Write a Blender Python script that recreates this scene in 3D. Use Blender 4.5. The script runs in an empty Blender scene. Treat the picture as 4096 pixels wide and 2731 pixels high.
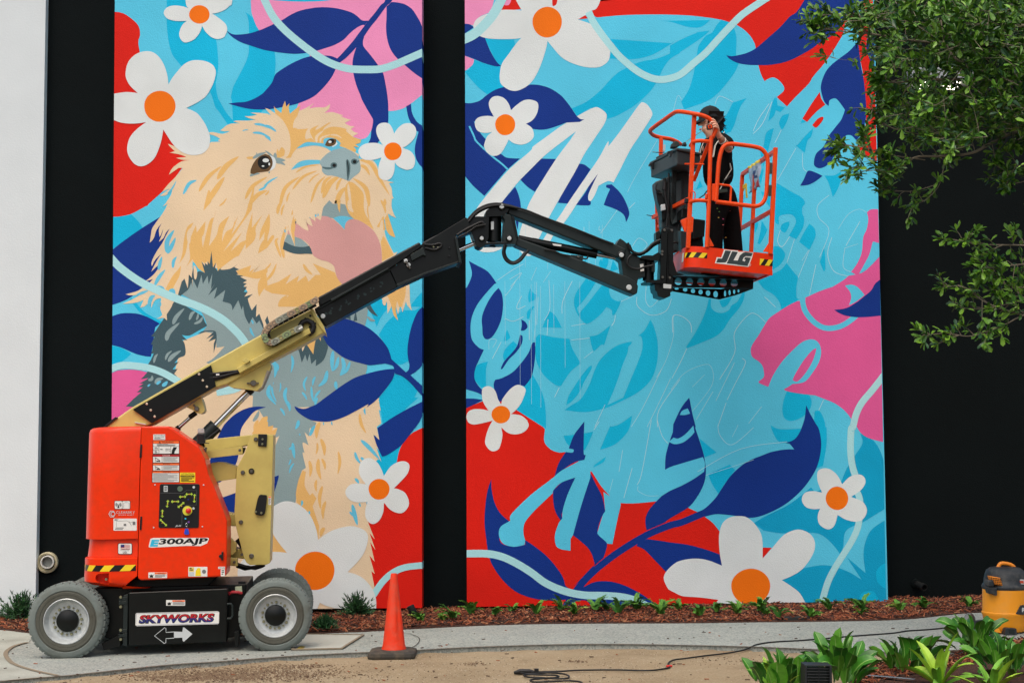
import bpy, bmesh, math, random
from mathutils import Vector, Matrix
from mathutils.geometry import tessellate_polygon
R = math.radians
random.seed(7)
sc = bpy.context.scene
COL = sc.collection
# ------------------------------------------------------------------ camera, world, sun
FPX = 6095.0
cam_d = bpy.data.cameras.new('camera'); cam = bpy.data.objects.new('camera', cam_d); COL.objects.link(cam)
cam_d.sensor_width = 36.0; cam_d.lens = 36.0*FPX/4096.0; cam_d.clip_end = 400; cam_d.clip_start = 0.1
CAMZ = 1.586
cam.matrix_world = Matrix.Translation((0, 0, CAMZ)) @ Matrix.Rotation(R(94.0), 4, 'X') @ Matrix.Rotation(R(-0.26), 4, 'Z')
sc.camera = cam
w = bpy.data.worlds.new('World'); sc.world = w; w.use_nodes = True
nt = w.node_tree; nt.nodes.clear()
sky = nt.nodes.new('ShaderNodeTexSky'); sky.sky_type = 'NISHITA'; sky.sun_disc = False
sky.sun_elevation = R(62); sky.sun_rotation = R(200); sky.air_density = 1.0; sky.dust_density = 7.0; sky.ozone_density = 1.0
hs = nt.nodes.new('ShaderNodeHueSaturation'); hs.inputs['Saturation'].default_value = 0.95
bgn = nt.nodes.new('ShaderNodeBackground'); bgn.inputs['Strength'].default_value = 0.15
wo = nt.nodes.new('ShaderNodeOutputWorld')
nt.links.new(sky.outputs[0], hs.inputs['Color']); nt.links.new(hs.outputs[0], bgn.inputs['Color']); nt.links.new(bgn.outputs[0], wo.inputs['Surface'])
sd = bpy.data.lights.new('sun', 'SUN'); sd.energy = 0.5; sd.angle = R(90); sd.color = (1.0, 0.99, 0.97)
sun = bpy.data.objects.new('sun', sd); COL.objects.link(sun)
# sun stands behind the camera, to the left: elevation 62
az = R(200); el = R(62)
sdir = Vector((math.sin(az)*math.cos(el), math.cos(az)*math.cos(el), math.sin(el)))
sun.rotation_euler = sdir.to_track_quat('Z', 'Y').to_euler()
sc.view_settings.view_transform = 'Standard'; sc.view_settings.look = 'None'
sc.view_settings.exposure = 0.30; sc.view_settings.gamma = 1.0
sc.view_settings.use_curve_mapping = False

# ------------------------------------------------------------------ picture -> place
CR = cam.matrix_world.to_3x3(); CO = Vector((0, 0, CAMZ))
def ray(px, py):
    return CR @ Vector(((px-2048)/FPX, -(py-1365.5)/FPX, -1))
GS = 0.0175                                  # the ground climbs gently to the right
def gz(x, y=0): return GS*x
def GP(px, py, dz=0.0):
    d = ray(px, py); t = (dz - CO.z)/(d.z - GS*d.x); return CO + d*t
class Basis:
    def __init__(s, m): s.m = m; s.i = m.inverted(); s.o = s.i @ CO
    def P(s, px, py, w):
        d = s.i.to_3x3() @ ray(px, py); t = (w - s.o.y)/d.y; return s.o + d*t
WORLD = Basis(Matrix.Identity(4))
A = GP(265, 2638); B_ = GP(1101, 2608)
ux = (B_-A).normalized(); uz = Vector((-GS, 0, 1)).normalized(); uy = uz.cross(ux).normalized(); uz = ux.cross(uy)
mo = (A+B_)/2
MM = Matrix(((ux.x, uy.x, uz.x, mo.x), (ux.y, uy.y, uz.y, mo.y), (ux.z, uy.z, uz.z, mo.z), (0, 0, 0, 1)))
MACH = Basis(MM)
FR = {'a': (430, 0, 3.672), 'b': (1060, 0, 3.672), 'c': (430, 400, 3.672), 'd': (1060, 400, 3.672), 'e': (430, 800, 3.672),
      'f': (1060, 800, 3.672), 'g': (430, 1200, 3.672), 'h': (1060, 1200, 3.672), 'i': (800, 1600, 1.8889),
      'j': (1840, 0, 2.6716), 'k': (2680, 0, 2.6716), 'l': (1840, 560, 2.6716), 'm': (2680, 560, 2.6716),
      'n': (1840, 1120, 2.6716), 'o': (2680, 1120, 2.6716), 'p': (1840, 1680, 2.0909), 'q': (2680, 1680, 2.0909),
      'H': (300, 1650, 2.4125), 'B': (400, 1300, 2.6133), 'M': (1000, 800, 2.1382), 'K': (2550, 400, 1.9117),
      'K2': (2500, 500, 2.177), 'W': (0, 2200, 1.7218), 'W2': (1366, 2200, 1.7218), 'W3': (2732, 2200, 1.7243),
      'T': (3200, 0, 2.177), 'T2': (3500, 700, 1.96), 'P': (2740, 400, 3.92), 'Q': (0, 2250, 3.26), 'D': (0, 0, 0.5742), 'S': (0, 0, 1.0)}
def S(fr, x, y):
    f = FR[fr]; return (f[0]+x/f[2], f[1]+y/f[2])
def parse(s):
    out = []; fr = 'S'
    for t in s.split():
        if t.endswith(':'): fr = t[:-1]; continue
        c = t.endswith('!'); t = t.rstrip('!'); x, y = t.split(',')
        q = S(fr, float(x), float(y)); out.append((q[0], q[1], c))
    return out
def smooth(pts, closed=True, sub=4):
    n = len(pts); out = []
    rng = n if closed else n-1
    for i in range(rng):
        p1 = pts[i]; p2 = pts[(i+1) % n]
        p0 = pts[(i-1) % n] if (closed or i > 0) else p1
        p3 = pts[(i+2) % n] if (closed or i+2 < n) else p2
        out.append((p1[0], p1[1]))
        if p1[2] and p2[2]: continue
        if p1[2]: p0 = p1
        if p2[2]: p3 = p2
        for k in range(1, sub):
            t = k/sub; t2 = t*t; t3 = t2*t
            out.append(tuple(0.5*((2*p1[j]) + (-p0[j]+p2[j])*t + (2*p0[j]-5*p1[j]+4*p2[j]-p3[j])*t2 + (-p0[j]+3*p1[j]-3*p2[j]+p3[j])*t3) for j in (0, 1)))
    if not closed: out.append((pts[-1][0], pts[-1][1]))
    return out
def clip(poly, quad):
    out = poly; n = len(quad)
    for i in range(n):
        ax, ay = quad[i]; bx, by = quad[(i+1) % n]; inp = out; out = []
        if not inp: break
        def side(p): return (bx-ax)*(p[1]-ay)-(by-ay)*(p[0]-ax)
        for j in range(len(inp)):
            p = inp[j]; q = inp[(j+1) % len(inp)]; sp = side(p); sq = side(q)
            if sp >= 0: out.append(p)
            if (sp >= 0) != (sq >= 0):
                t = sp/(sp-sq); out.append((p[0]+(q[0]-p[0])*t, p[1]+(q[1]-p[1])*t))
    return out
def area(p): return sum(p[i][0]*p[(i+1) % len(p)][1]-p[(i+1) % len(p)][0]*p[i][1] for i in range(len(p)))/2
def tess(poly):
    try: return tessellate_polygon([[Vector((x, y, 0)) for x, y in poly]])
    except Exception: return []
def strip(pts, w0, w1=None):
    """outline of a stroke through pts; width w0 everywhere, or 0 > w0 > 0 (a blade) when w1 == 'blade'"""
    L = []; Rr = []; n = len(pts)
    for i in range(n):
        a = pts[max(0, i-1)]; b = pts[min(n-1, i+1)]
        dx, dy = b[0]-a[0], b[1]-a[1]; m = math.hypot(dx, dy) or 1
        t = i/(n-1); h = w0/2
        if w1 == 'blade': h = w0/2*(math.sin(math.pi*t**0.8)**0.8 if 0 < t < 1 else 0.0) + 0.2
        L.append((pts[i][0]-dy/m*h, pts[i][1]+dx/m*h)); Rr.append((pts[i][0]+dy/m*h, pts[i][1]-dx/m*h))
    return L + Rr[::-1]
# ------------------------------------------------------------------ materials
def lin(c):
    c = c/255.0; return c/12.92 if c <= 0.04045 else ((c+0.055)/1.055)**2.4
MATS = {}
def mat(name, rgb, rough=0.6, metal=0.0, spec=0.5, bump=0.0, bscale=60, var=0.0, vscale=3, coat=0.0, emit=0, trans=0, dirt=None, dscale=6, dfac=0.4, sub=None):
    if name in MATS: return MATS[name]
    m = bpy.data.materials.new(name); m.use_nodes = True; t = m.node_tree; bs = t.nodes['Principled BSDF']
    c = (lin(rgb[0]), lin(rgb[1]), lin(rgb[2]), 1)
    bs.inputs['Base Color'].default_value = c; bs.inputs['Roughness'].default_value = rough; bs.inputs['Metallic'].default_value = metal
    bs.inputs['Specular IOR Level'].default_value = spec; bs.inputs['Coat Weight'].default_value = coat; bs.inputs['Coat Roughness'].default_value = 0.12
    if trans: bs.inputs['Transmission Weight'].default_value = trans
    if emit: bs.inputs['Emission Color'].default_value = c; bs.inputs['Emission Strength'].default_value = emit
    tc = t.nodes.new('ShaderNodeTexCoord'); src = None
    if var or dirt:
        n = t.nodes.new('ShaderNodeTexNoise'); n.inputs['Scale'].default_value = vscale; n.inputs['Detail'].default_value = 5
        t.links.new(tc.outputs['Object'], n.inputs['Vector'])
        mr = t.nodes.new('ShaderNodeMapRange'); mr.inputs['From Min'].default_value = 0.3; mr.inputs['From Max'].default_value = 0.7
        mr.inputs['To Min'].default_value = 1-var; mr.inputs['To Max'].default_value = 1+var; t.links.new(n.outputs['Fac'], mr.inputs['Value'])
        mx = t.nodes.new('ShaderNodeVectorMath'); mx.operation = 'SCALE'; mx.inputs[0].default_value = c[:3]; t.links.new(mr.outputs[0], mx.inputs['Scale'])
        src = mx.outputs[0]
    if dirt:
        n2 = t.nodes.new('ShaderNodeTexNoise'); n2.inputs['Scale'].default_value = dscale; n2.inputs['Detail'].default_value = 8; n2.inputs['Roughness'].default_value = 0.65
        t.links.new(tc.outputs['Object'], n2.inputs['Vector'])
        m2 = t.nodes.new('ShaderNodeMapRange'); m2.inputs['From Min'].default_value = 0.45; m2.inputs['From Max'].default_value = 0.75; m2.inputs['To Max'].default_value = dfac
        t.links.new(n2.outputs['Fac'], m2.inputs['Value'])
        mi = t.nodes.new('ShaderNodeMix'); mi.data_type = 'RGBA'; t.links.new(m2.outputs[0], mi.inputs['Factor']); t.links.new(src, mi.inputs['A'])
        mi.inputs['B'].default_value = (lin(dirt[0]), lin(dirt[1]), lin(dirt[2]), 1); src = mi.outputs['Result']
    if src: t.links.new(src, bs.inputs['Base Color'])
    if bump:
        nb = t.nodes.new('ShaderNodeTexNoise'); nb.inputs['Scale'].default_value = bscale; nb.inputs['Detail'].default_value = 6
        t.links.new(tc.outputs['Object'], nb.inputs['Vector'])
        bp = t.nodes.new('ShaderNodeBump'); bp.inputs['Strength'].default_value = bump; bp.inputs['Distance'].default_value = 0.01
        t.links.new(nb.outputs['Fac'], bp.inputs['Height']); t.links.new(bp.outputs[0], bs.inputs['Normal'])
    MATS[name] = m; return m
def paint(name, rgb): return mat('wall paint '+name, rgb, rough=0.66, spec=0.2, bump=0.5, bscale=120, var=0.075, vscale=1.3)
PC = {k: paint(k, v) for k, v in dict(cyan=(88, 204, 236), teal=(0, 186, 228), dteal=(0, 164, 208), ribbon=(172, 226, 231), navy=(4, 50, 136), red=(222, 26, 8),
      pale_lit_pink=(240, 148, 194), pink=(226, 92, 156), orange=(246, 118, 4), white=(222, 230, 229), cream=(231, 208, 173), gold=(230, 185, 112),  # paler pink: partly its own tone, partly brighter upper light in the colour
      grey=(140, 164, 166), slate=(66, 92, 100), tongue=(212, 158, 154), nose=(150, 176, 180), brown=(100, 76, 48), black=(22, 26, 26), slash=(100, 196, 226)).items()}
CHALK = mat('chalk', (185, 228, 240), rough=0.9)
# ------------------------------------------------------------------ mesh building
class MB:
    def __init__(s): s.v = []; s.f = []; s.mi = []
    def add(s, vs, fs, mi=0):
        o = len(s.v); s.v += [tuple(v) for v in vs]; s.f += [tuple(i+o for i in f) for f in fs]; s.mi += [mi]*len(fs); return s
    def box(s, c, d, rot=None, mi=0):
        vs = [Vector((x*d[0]/2, y*d[1]/2, z*d[2]/2)) for x in (-1, 1) for y in (-1, 1) for z in (-1, 1)]
        if rot is not None: vs = [rot @ v for v in vs]
        c = Vector(c); return s.add([v+c for v in vs], [(0, 1, 3, 2), (4, 6, 7, 5), (0, 4, 5, 1), (2, 3, 7, 6), (0, 2, 6, 4), (1, 5, 7, 3)], mi)
    def bar(s, a, b, wd, ht, up=Vector((0, 0, 1)), mi=0):
        a = Vector(a); b = Vector(b); d = (b-a); L = d.length; x = d/L; y = up.cross(x)
        if y.length < 1e-4: y = Vector((1, 0, 0))
        y.normalize(); z = x.cross(y); m = Matrix((x, y, z)).transposed()
        return s.box((a+b)/2, (L, wd, ht), m, mi)
    def tube(s, pts, r, n=8, cap=True, mi=0, closed=False):
        pts = [Vector(p) for p in pts]; N = len(pts); rs = r if isinstance(r, (list, tuple)) else [r]*N
        o = len(s.v); up = None
        for i in range(N):
            if closed: d = pts[(i+1) % N]-pts[i-1]
            else: d = pts[min(N-1, i+1)]-pts[max(0, i-1)]
            if d.length < 1e-9: d = Vector((0, 0, 1))
            d.normalize()
            if up is None: up = Vector((0, 0, 1)) if abs(d.z) < 0.9 else Vector((1, 0, 0))
            x = up - d*up.dot(d)
            if x.length < 1e-5: x = d.orthogonal()
            x.normalize(); up = x; y = d.cross(x)
            for k in range(n):
                a = 2*math.pi*(k+0.5)/n; s.v.append(tuple(pts[i]+(x*math.cos(a)+y*math.sin(a))*rs[i]))
        for i in range(N if closed else N-1):
            j = (i+1) % N
            for k in range(n):
                k2 = (k+1) % n; s.f.append((o+i*n+k, o+i*n+k2, o+j*n+k2, o+j*n+k)); s.mi.append(mi)
        if cap and not closed:
            s.f.append(tuple(o+k for k in range(n))[::-1]); s.f.append(tuple(o+(N-1)*n+k for k in range(n))); s.mi += [mi, mi]
        return s
    def lathe(s, prof, c, axis, n=24, mi=0):
        """prof: (radius, distance along axis)"""
        c = Vector(c); ax = Vector(axis).normalized(); x = ax.orthogonal().normalized(); y = ax.cross(x); o = len(s.v); m = len(prof)
        for r, h in prof:
            for k in range(n):
                a = 2*math.pi*k/n; s.v.append(tuple(c+ax*h+(x*math.cos(a)+y*math.sin(a))*max(r, 1e-5)))
        for i in range(m-1):
            for k in range(n):
                k2 = (k+1) % n; s.f.append((o+i*n+k, o+i*n+k2, o+(i+1)*n+k2, o+(i+1)*n+k)); s.mi.append(mi)
        return s
    def prism(s, basis, poly, w0, w1, mi=0):
        """poly in source pixels, traced on plane w0 of the basis and given depth to w1"""
        if area(poly) < 0: poly = poly[::-1]
        L = [basis.P(x, y, w0) for x, y in poly]; n = len(L)
        return s.ext([(p.x, p.z) for p in L], w0, w1, mi)
    def ext(s, xz, w0, w1, mi=0):
        n = len(xz)
        vs = [(x, w0, z) for x, z in xz] + [(x, w1, z) for x, z in xz]
        fs = [(i, (i+1) % n, n+(i+1) % n, n+i) for i in range(n)]
        for t in tess([(x, z) for x, z in xz]): fs += [tuple(t), tuple(n+k for k in t)[::-1]]
        return s.add(vs, fs, mi)
    def flat(s, basis, poly, w, mi=0):
        t = tess(poly)
        return s.add([basis.P(x, y, w) for x, y in poly], t, mi)
    def build(s, name, m, parent=None, sm=None, bev=0, seg=2, loc=None, kind=None):
        me = bpy.data.meshes.new(name); me.from_pydata(s.v, [], s.f)
        ms = m if isinstance(m, (list, tuple)) else [m]
        for q in ms: me.materials.append(q)
        if len(ms) > 1: me.polygons.foreach_set('material_index', s.mi)
        bm = bmesh.new(); bm.from_mesh(me); bmesh.ops.recalc_face_normals(bm, faces=bm.faces); bm.to_mesh(me); bm.free()
        if sm is not None:
            me.shade_smooth(); me.set_sharp_from_angle(angle=R(sm))
        o = bpy.data.objects.new(name, me); COL.objects.link(o)
        if parent: o.parent = parent
        if loc: o.location = loc
        if bev:
            b = o.modifiers.new('bevel', 'BEVEL'); b.width = bev; b.segments = seg; b.limit_method = 'ANGLE'; b.angle_limit = R(40)
        if kind: o['kind'] = kind
        return o
def thing(name, label, cat, m=None, group=None):
    o = bpy.data.objects.new(name, None); COL.objects.link(o); o.empty_display_size = 0.2
    if m is not None: o.matrix_world = m
    o['label'] = label; o['category'] = cat
    if group: o['group'] = group
    return o
def tag(o, label, cat, group=None):
    o['label'] = label; o['category'] = cat
    if group: o['group'] = group
    return o
def ell(cx, cy, rx, ry=None, n=28, wob=0.012):
    ry = ry or rx; ph = random.random()*6
    return [(cx+rx*math.cos(2*math.pi*k/n)*(1+wob*math.sin(3*2*math.pi*k/n+ph)), cy+ry*math.sin(2*math.pi*k/n)*(1+wob*math.sin(2*2*math.pi*k/n+ph))) for k in range(n)]
def text_polys(s, x0, y0, x1, y1, shear=0.0, bold=0.0, drop=0.0):
    """triangles of a word fitted to a pixel box (y1 = baseline), leaning by shear; drop = how far the right end sits lower"""
    c = bpy.data.curves.new('t', 'FONT'); c.body = s; c.offset = bold; c.resolution_u = 3
    o = bpy.data.objects.new('t', c); COL.objects.link(o); dg = bpy.context.evaluated_depsgraph_get()
    me = bpy.data.meshes.new_from_object(o.evaluated_get(dg)); bpy.data.objects.remove(o); bpy.data.curves.remove(c)
    vs = [v.co.copy() for v in me.vertices]; fs = [tuple(p.vertices) for p in me.polygons]; bpy.data.meshes.remove(me)
    if not vs: return [], []
    a = min(v.x for v in vs); b = max(v.x for v in vs); lo = min(v.y for v in vs); hi = max(v.y for v in vs)
    out = []
    for v in vs:
        u = (v.x-a)/(b-a); t = (v.y-lo)/(hi-lo)
        out.append((x0+(x1-x0)*u+shear*t*(y1-y0), y1-(y1-y0)*t+drop*u))
    return out, fs
def add_text(mb, basis, w, s, x0, y0, x1, y1, mi=0, **kw):
    pv, fs = text_polys(s, x0, y0, x1, y1, **kw)
    mb.add([basis.P(x, y, w) for x, y in pv], fs, mi)
def rect(fr, x0, y0, x1, y1, dy=0, r=0):
    """pixel rectangle; right side dy lower"""
    if not r: return [S(fr, x0, y0), S(fr, x1, y0+dy), S(fr, x1, y1+dy), S(fr, x0, y1)]
    out = []
    for cx, cy, a0 in ((x1-r, y0+r, -90), (x1-r, y1-r, 0), (x0+r, y1-r, 90), (x0+r, y0+r, 180)):
        for k in range(4):
            a = R(a0+30*k); x = cx+r*math.cos(a); y = cy+r*math.sin(a); out.append(S(fr, x, y+dy*(x-x0)/(x1-x0)))
    return out
# ------------------------------------------------------------------ ground
def nodes_mat(name, build):
    m = bpy.data.materials.new(name); m.use_nodes = True; t = m.node_tree; build(t, t.nodes['Principled BSDF']); return m
def ramp(t, fac, stops):
    r = t.nodes.new('ShaderNodeValToRGB'); e = r.color_ramp.elements
    while len(e) < len(stops): e.new(0.5)
    for k, (p, c) in enumerate(stops): e[k].position = p; e[k].color = (lin(c[0]), lin(c[1]), lin(c[2]), 1)
    t.links.new(fac, r.inputs[0]); return r.outputs[0]
def noise(t, sc_, det=6, ro=0.6, vec=None):
    n = t.nodes.new('ShaderNodeTexNoise'); n.inputs['Scale'].default_value = sc_; n.inputs['Detail'].default_value = det; n.inputs['Roughness'].default_value = ro
    tc = t.nodes.new('ShaderNodeTexCoord'); t.links.new(tc.outputs['Object'], n.inputs['Vector']); return n.outputs['Fac']
def mixc(t, f, a, b, mode='MIX'):
    n = t.nodes.new('ShaderNodeMix'); n.data_type = 'RGBA'; n.blend_type = mode
    if isinstance(f, float): n.inputs['Factor'].default_value = f
    else: t.links.new(f, n.inputs['Factor'])
    for k, v in (('A', a), ('B', b)):
        if isinstance(v, tuple): n.inputs[k].default_value = (lin(v[0]), lin(v[1]), lin(v[2]), 1)
        else: t.links.new(v, n.inputs[k])
    return n.outputs['Result']
def bumpn(t, bs, h, st, dist=0.01):
    b = t.nodes.new('ShaderNodeBump'); b.inputs['Strength'].default_value = st; b.inputs['Distance'].default_value = dist
    t.links.new(h, b.inputs['Height']); t.links.new(b.outputs[0], bs.inputs['Normal'])
def m_dirt(t, bs):
    base = ramp(t, noise(t, 0.9, 7, 0.65), [(0.3, (118, 99, 74)), (0.5, (151, 133, 105)), (0.72, (167, 154, 128))])
    fine = ramp(t, noise(t, 60, 8, 0.75), [(0.3, (101, 87, 66)), (0.5, (155, 139, 113)), (0.7, (189, 181, 159))])
    c = mixc(t, 0.4, base, fine)
    d2 = t.nodes.new('ShaderNodeMapRange'); d2.inputs['From Min'].default_value = 0.58; d2.inputs['From Max'].default_value = 0.68; d2.inputs['To Max'].default_value = 0.85; t.links.new(noise(t, 2.1, 9, 0.75), d2.inputs['Value'])
    c = mixc(t, d2.outputs[0], c, mixc(t, 0.35, c, (69, 54, 40)))
    t.links.new(c, bs.inputs['Base Color']); bs.inputs['Roughness'].default_value = 0.95; bs.inputs['Specular IOR Level'].default_value = 0.1
    bumpn(t, bs, noise(t, 45, 9, 0.75), 0.6, 0.015)
def m_agg(t, bs):
    v = t.nodes.new('ShaderNodeTexVoronoi'); v.inputs['Scale'].default_value = 85; tc = t.nodes.new('ShaderNodeTexCoord'); t.links.new(tc.outputs['Object'], v.inputs['Vector'])
    sp = t.nodes.new('ShaderNodeSeparateColor'); t.links.new(v.outputs['Color'], sp.inputs[0])
    peb = ramp(t, sp.outputs[0], [(0.0, (62, 72, 74)), (0.2, (99, 110, 109)), (0.45, (139, 146, 139)), (0.8, (155, 158, 148)), (1.0, (176, 178, 166))])
    big = ramp(t, noise(t, 1.6, 7, 0.65), [(0.3, (141, 146, 138)), (0.7, (168, 173, 166))])
    c = mixc(t, 0.45, peb, big)
    st = t.nodes.new('ShaderNodeMapRange'); st.inputs['From Min'].default_value = 0.55; st.inputs['From Max'].default_value = 0.75; st.inputs['To Max'].default_value = 0.5; t.links.new(noise(t, 0.8, 8, 0.7), st.inputs['Value'])
    c = mixc(t, st.outputs[0], c, (132, 124, 104))
    t.links.new(c, bs.inputs['Base Color']); bs.inputs['Roughness'].default_value = 0.85; bumpn(t, bs, v.outputs['Distance'], 0.6, 0.004)
def m_conc(t, bs):
    big = ramp(t, noise(t, 2.5, 8, 0.65), [(0.3, (135, 136, 123)), (0.5, (160, 163, 150)), (0.75, (177, 180, 168))])
    c = mixc(t, 0.25, big, ramp(t, noise(t, 120, 4), [(0.35, (99, 101, 94)), (0.6, (180, 184, 175))]))
    t.links.new(c, bs.inputs['Base Color']); bs.inputs['Roughness'].default_value = 0.85; bumpn(t, bs, noise(t, 160), 0.3, 0.004)
def m_soil(t, bs):
    c = ramp(t, noise(t, 30, 8, 0.7), [(0.3, (38, 22, 14)), (0.55, (78, 44, 28)), (0.75, (116, 70, 46))])
    t.links.new(c, bs.inputs['Base Color']); bs.inputs['Roughness'].default_value = 0.95; bumpn(t, bs, noise(t, 60), 1.0, 0.03)
DIRT = nodes_mat('sandy dirt', m_dirt); AGG = nodes_mat('exposed aggregate concrete', m_agg); CONC = nodes_mat('smooth concrete', m_conc); SOIL = nodes_mat('mulch soil', m_soil)
def sheet(name, pts3, m, dz=0.0, thick=0.0, parent=None):
    """flat piece of ground through pts (x, y); follows the slope"""
    xy = [(p.x, p.y) for p in pts3]
    if area(xy) < 0: xy = xy[::-1]
    n = len(xy); vs = [(x, y, gz(x)+dz) for x, y in xy]; fs = list(tess(xy))
    if thick:
        vs += [(x, y, gz(x)+dz-thick) for x, y in xy]; fs += [(i, n+i, n+(i+1) % n, (i+1) % n) for i in range(n)]
    mb = MB(); mb.add(vs, fs); o = mb.build(name, m, parent); return o
def gpoly(s, sub=4): return [GP(x, y) for x, y in smooth(parse(s), True, sub)]
path_near = "S: -300,2790! -100,2745 110,2722 261,2710 521,2682 700,2664 871,2653 1162,2631 1366,2620 1656,2607 1889,2595 2237,2584 2480,2583 2732,2587 3022,2594 3312,2606 3579,2616 3718,2614 3900,2600 4008,2577 4150,2560 4400,2545!"
path_far = "4400,2425! 4150,2432 3950,2449 3834,2457 3602,2480 3312,2487 3022,2490 2732,2494 2237,2496 1947,2503 1714,2514 1482,2527 1366,2532 1243,2537 900,2548 500,2548 200,2541 97,2532 0,2521 -300,2500!"
def pin(poly, x, y):
    c = False; n = len(poly); j = n-1
    for i in range(n):
        if (poly[i][1] > y) != (poly[j][1] > y) and x < (poly[j][0]-poly[i][0])*(y-poly[i][1])/(poly[j][1]-poly[i][1])+poly[i][0]: c = not c
        j = i
    return c
pathxy = [(p.x, p.y) for p in gpoly(path_near+' '+path_far)]
# dirt ground reaches to the horizon; finely divided near the camera so it is uneven
nx, ny = 150, 60; gm = MB(); random.seed(3)
xs = [-60, -30, -15, -9] + [-6.5+13*i/nx for i in range(nx+1)] + [9, 15, 30, 60]
ys = [-40, -10, 2, 6] + [8+5.0*j/ny for j in range(ny+1)] + [15, 16.5, 30, 80]
from mathutils import noise as mn
vs = []
for y in ys:
    for x in xs:
        inn = -6.6 < x < 6.6 and 7.9 < y < 13.2
        h = 0.0
        if inn: h = 0.010*mn.noise(Vector((x*1.1, y*1.3, 0))) + 0.007*mn.noise(Vector((x*5, y*6, 3))) + 0.005*mn.noise(Vector((x*16, y*18, 9))) + (0.024 if not pin(pathxy, x, y) and y < 12.2 else -0.01)
        vs.append((x, y, GS*max(-9, min(9, x)) - 0.035 + h))
W_ = len(xs); gm.add(vs, [(j*W_+i, j*W_+i+1, (j+1)*W_+i+1, (j+1)*W_+i) for j in range(len(ys)-1) for i in range(W_-1)])
gm.build('ground', DIRT, sm=60, kind='structure')
pth = sheet('path', gpoly(path_near+' '+path_far), AGG, 0.012, 0.10); pth['kind'] = 'structure'
JO = mat('joint grit', (128, 116, 96), 0.95); JD = mat('joint dark', (70, 66, 58), 0.95)
def gline(name, s, wd, m, dz, parent=None, kind=None):
    p = smooth(parse(s), False, 6); g = [GP(x, y) for x, y in p]; xy = strip([(q.x, q.y) for q in g], wd)
    o = sheet(name, [Vector((x, y, 0)) for x, y in xy], m, dz, 0, parent)
    if kind: o['kind'] = kind
    return o
gline('path_edge', path_near, 0.03, mat('dark brown edge', (84, 68, 50), .95, var=.3, vscale=6), 0.017, kind='structure')  # dark brown strip along the near edge of the path
mb = MB(); mb.add([(x, y, GS*max(-9, min(9, x))+.035) for y in (-40, 8.7) for x in (-60, -9, 9, 60)], [(0, 1, 5, 4), (1, 2, 6, 5), (2, 3, 7, 6)]); mb.build('unseen_dark_ground', mat('dark_bounce_absorber', (58, 60, 62), .9, bump=.4, bscale=80, var=.15), kind='structure')  # unseen dark ground, added to cut bounce light on the lower wall
# smooth concrete apron left of the curved joint, utility lid and joints
ap = sheet('concrete_apron', gpoly("S: -300,2780! -100,2740 110,2722 250,2708! 170,2690 90,2668 30,2648 20,2625 45,2600 115,2574! 140,2543! 97,2534 0,2523 -300,2502!"), CONC, 0.016); ap['kind'] = 'structure'
gline('path_joint', "W: 190,648 110,668 55,700 38,730 55,765 100,800 220,840 400,880", 0.035, JO, 0.021, kind='structure')
gline('path_joint', "W2: 420,578 480,590 530,612 535,640 500,675 430,700", 0.008, JD, 0.018, kind='structure')
lid = thing('utility_lid', 'pale square concrete utility lid set in the path right of the lift', 'lid')
LG = mat('pale lid concrete', (172, 174, 164), 0.8, bump=0.2, var=0.05)
q = [GP(1196, 2545), GP(1453, 2548), GP(1366, 2603), GP(1170, 2607)]
sheet('lid_panel', q, LG, 0.022, 0.02, lid)
for i in range(4):
    a, b = q[i], q[(i+1) % 4]
    xy = strip([(a.x, a.y), (b.x, b.y)], 0.02); sheet('lid_frame', [Vector((x, y, 0)) for x, y in xy], JO, 0.027, 0.01, lid)
# mulch beds
bed1 = sheet('mulch_bed_soil', [GP(x, y) for x, y in smooth(parse("S: 4400,2430! 4150,2436 3950,2452 3834,2460 3602,2483 3312,2490 3022,2493 2732,2497 2237,2499 1947,2506 1714,2517 1482,2530 1366,2535 1243,2540 900,2552 500,2552 200,2545 97,2536 0,2525 -300,2505!"))] + [Vector((-9, 15.4, 0)), Vector((9, 15.4, 0))], SOIL, 0.02, 0.10); bed1['kind'] = 'structure'
bedp = gpoly("S: 3400,2760! 3425,2700 3470,2674 3602,2655 3760,2640 3900,2612 4008,2583 4150,2566 4400,2550! 4500,2950! 3300,2950!")
bed2 = sheet('mulch_bed_front', bedp, SOIL, 0.015, 0.08); bed2['kind'] = 'structure'
CH = [mat('mulch chip %s' % n, c, 0.9) for n, c in (('dark', (62, 32, 20)), ('red', (120, 62, 38)), ('brown', (148, 84, 52)), ('tan', (176, 124, 88)), ('grey', (70, 52, 42)))]
def chips(name, xy, n, dz, seed):
    rnd = random.Random(seed); mb = MB(); x0 = min(p[0] for p in xy); x1 = max(p[0] for p in xy); y0 = min(p[1] for p in xy); y1 = max(p[1] for p in xy)
    for _ in range(n):
        x = rnd.uniform(x0, x1); y = rnd.uniform(y0, y1)
        if not pin(xy, x, y): continue
        l = rnd.uniform(0.02, 0.075); wd = rnd.uniform(0.005, 0.013)
        m = Matrix.Rotation(rnd.uniform(0, 6.28), 3, 'Z') @ Matrix.Rotation(rnd.gauss(0, 0.35), 3, 'Y') @ Matrix.Rotation(rnd.uniform(-.6, .6), 3, 'X')
        h = 0.02*mn.noise(Vector((x*3, y*3, 1)))
        mb.box((x, y, gz(x)+dz+h+rnd.uniform(0, 0.02)), (l, wd, 0.006), m, rnd.choices((0, 1, 2, 3, 4), (4, 5, 4, 1.2, 2))[0])
    return mb.build(name, CH, kind='stuff')
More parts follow.
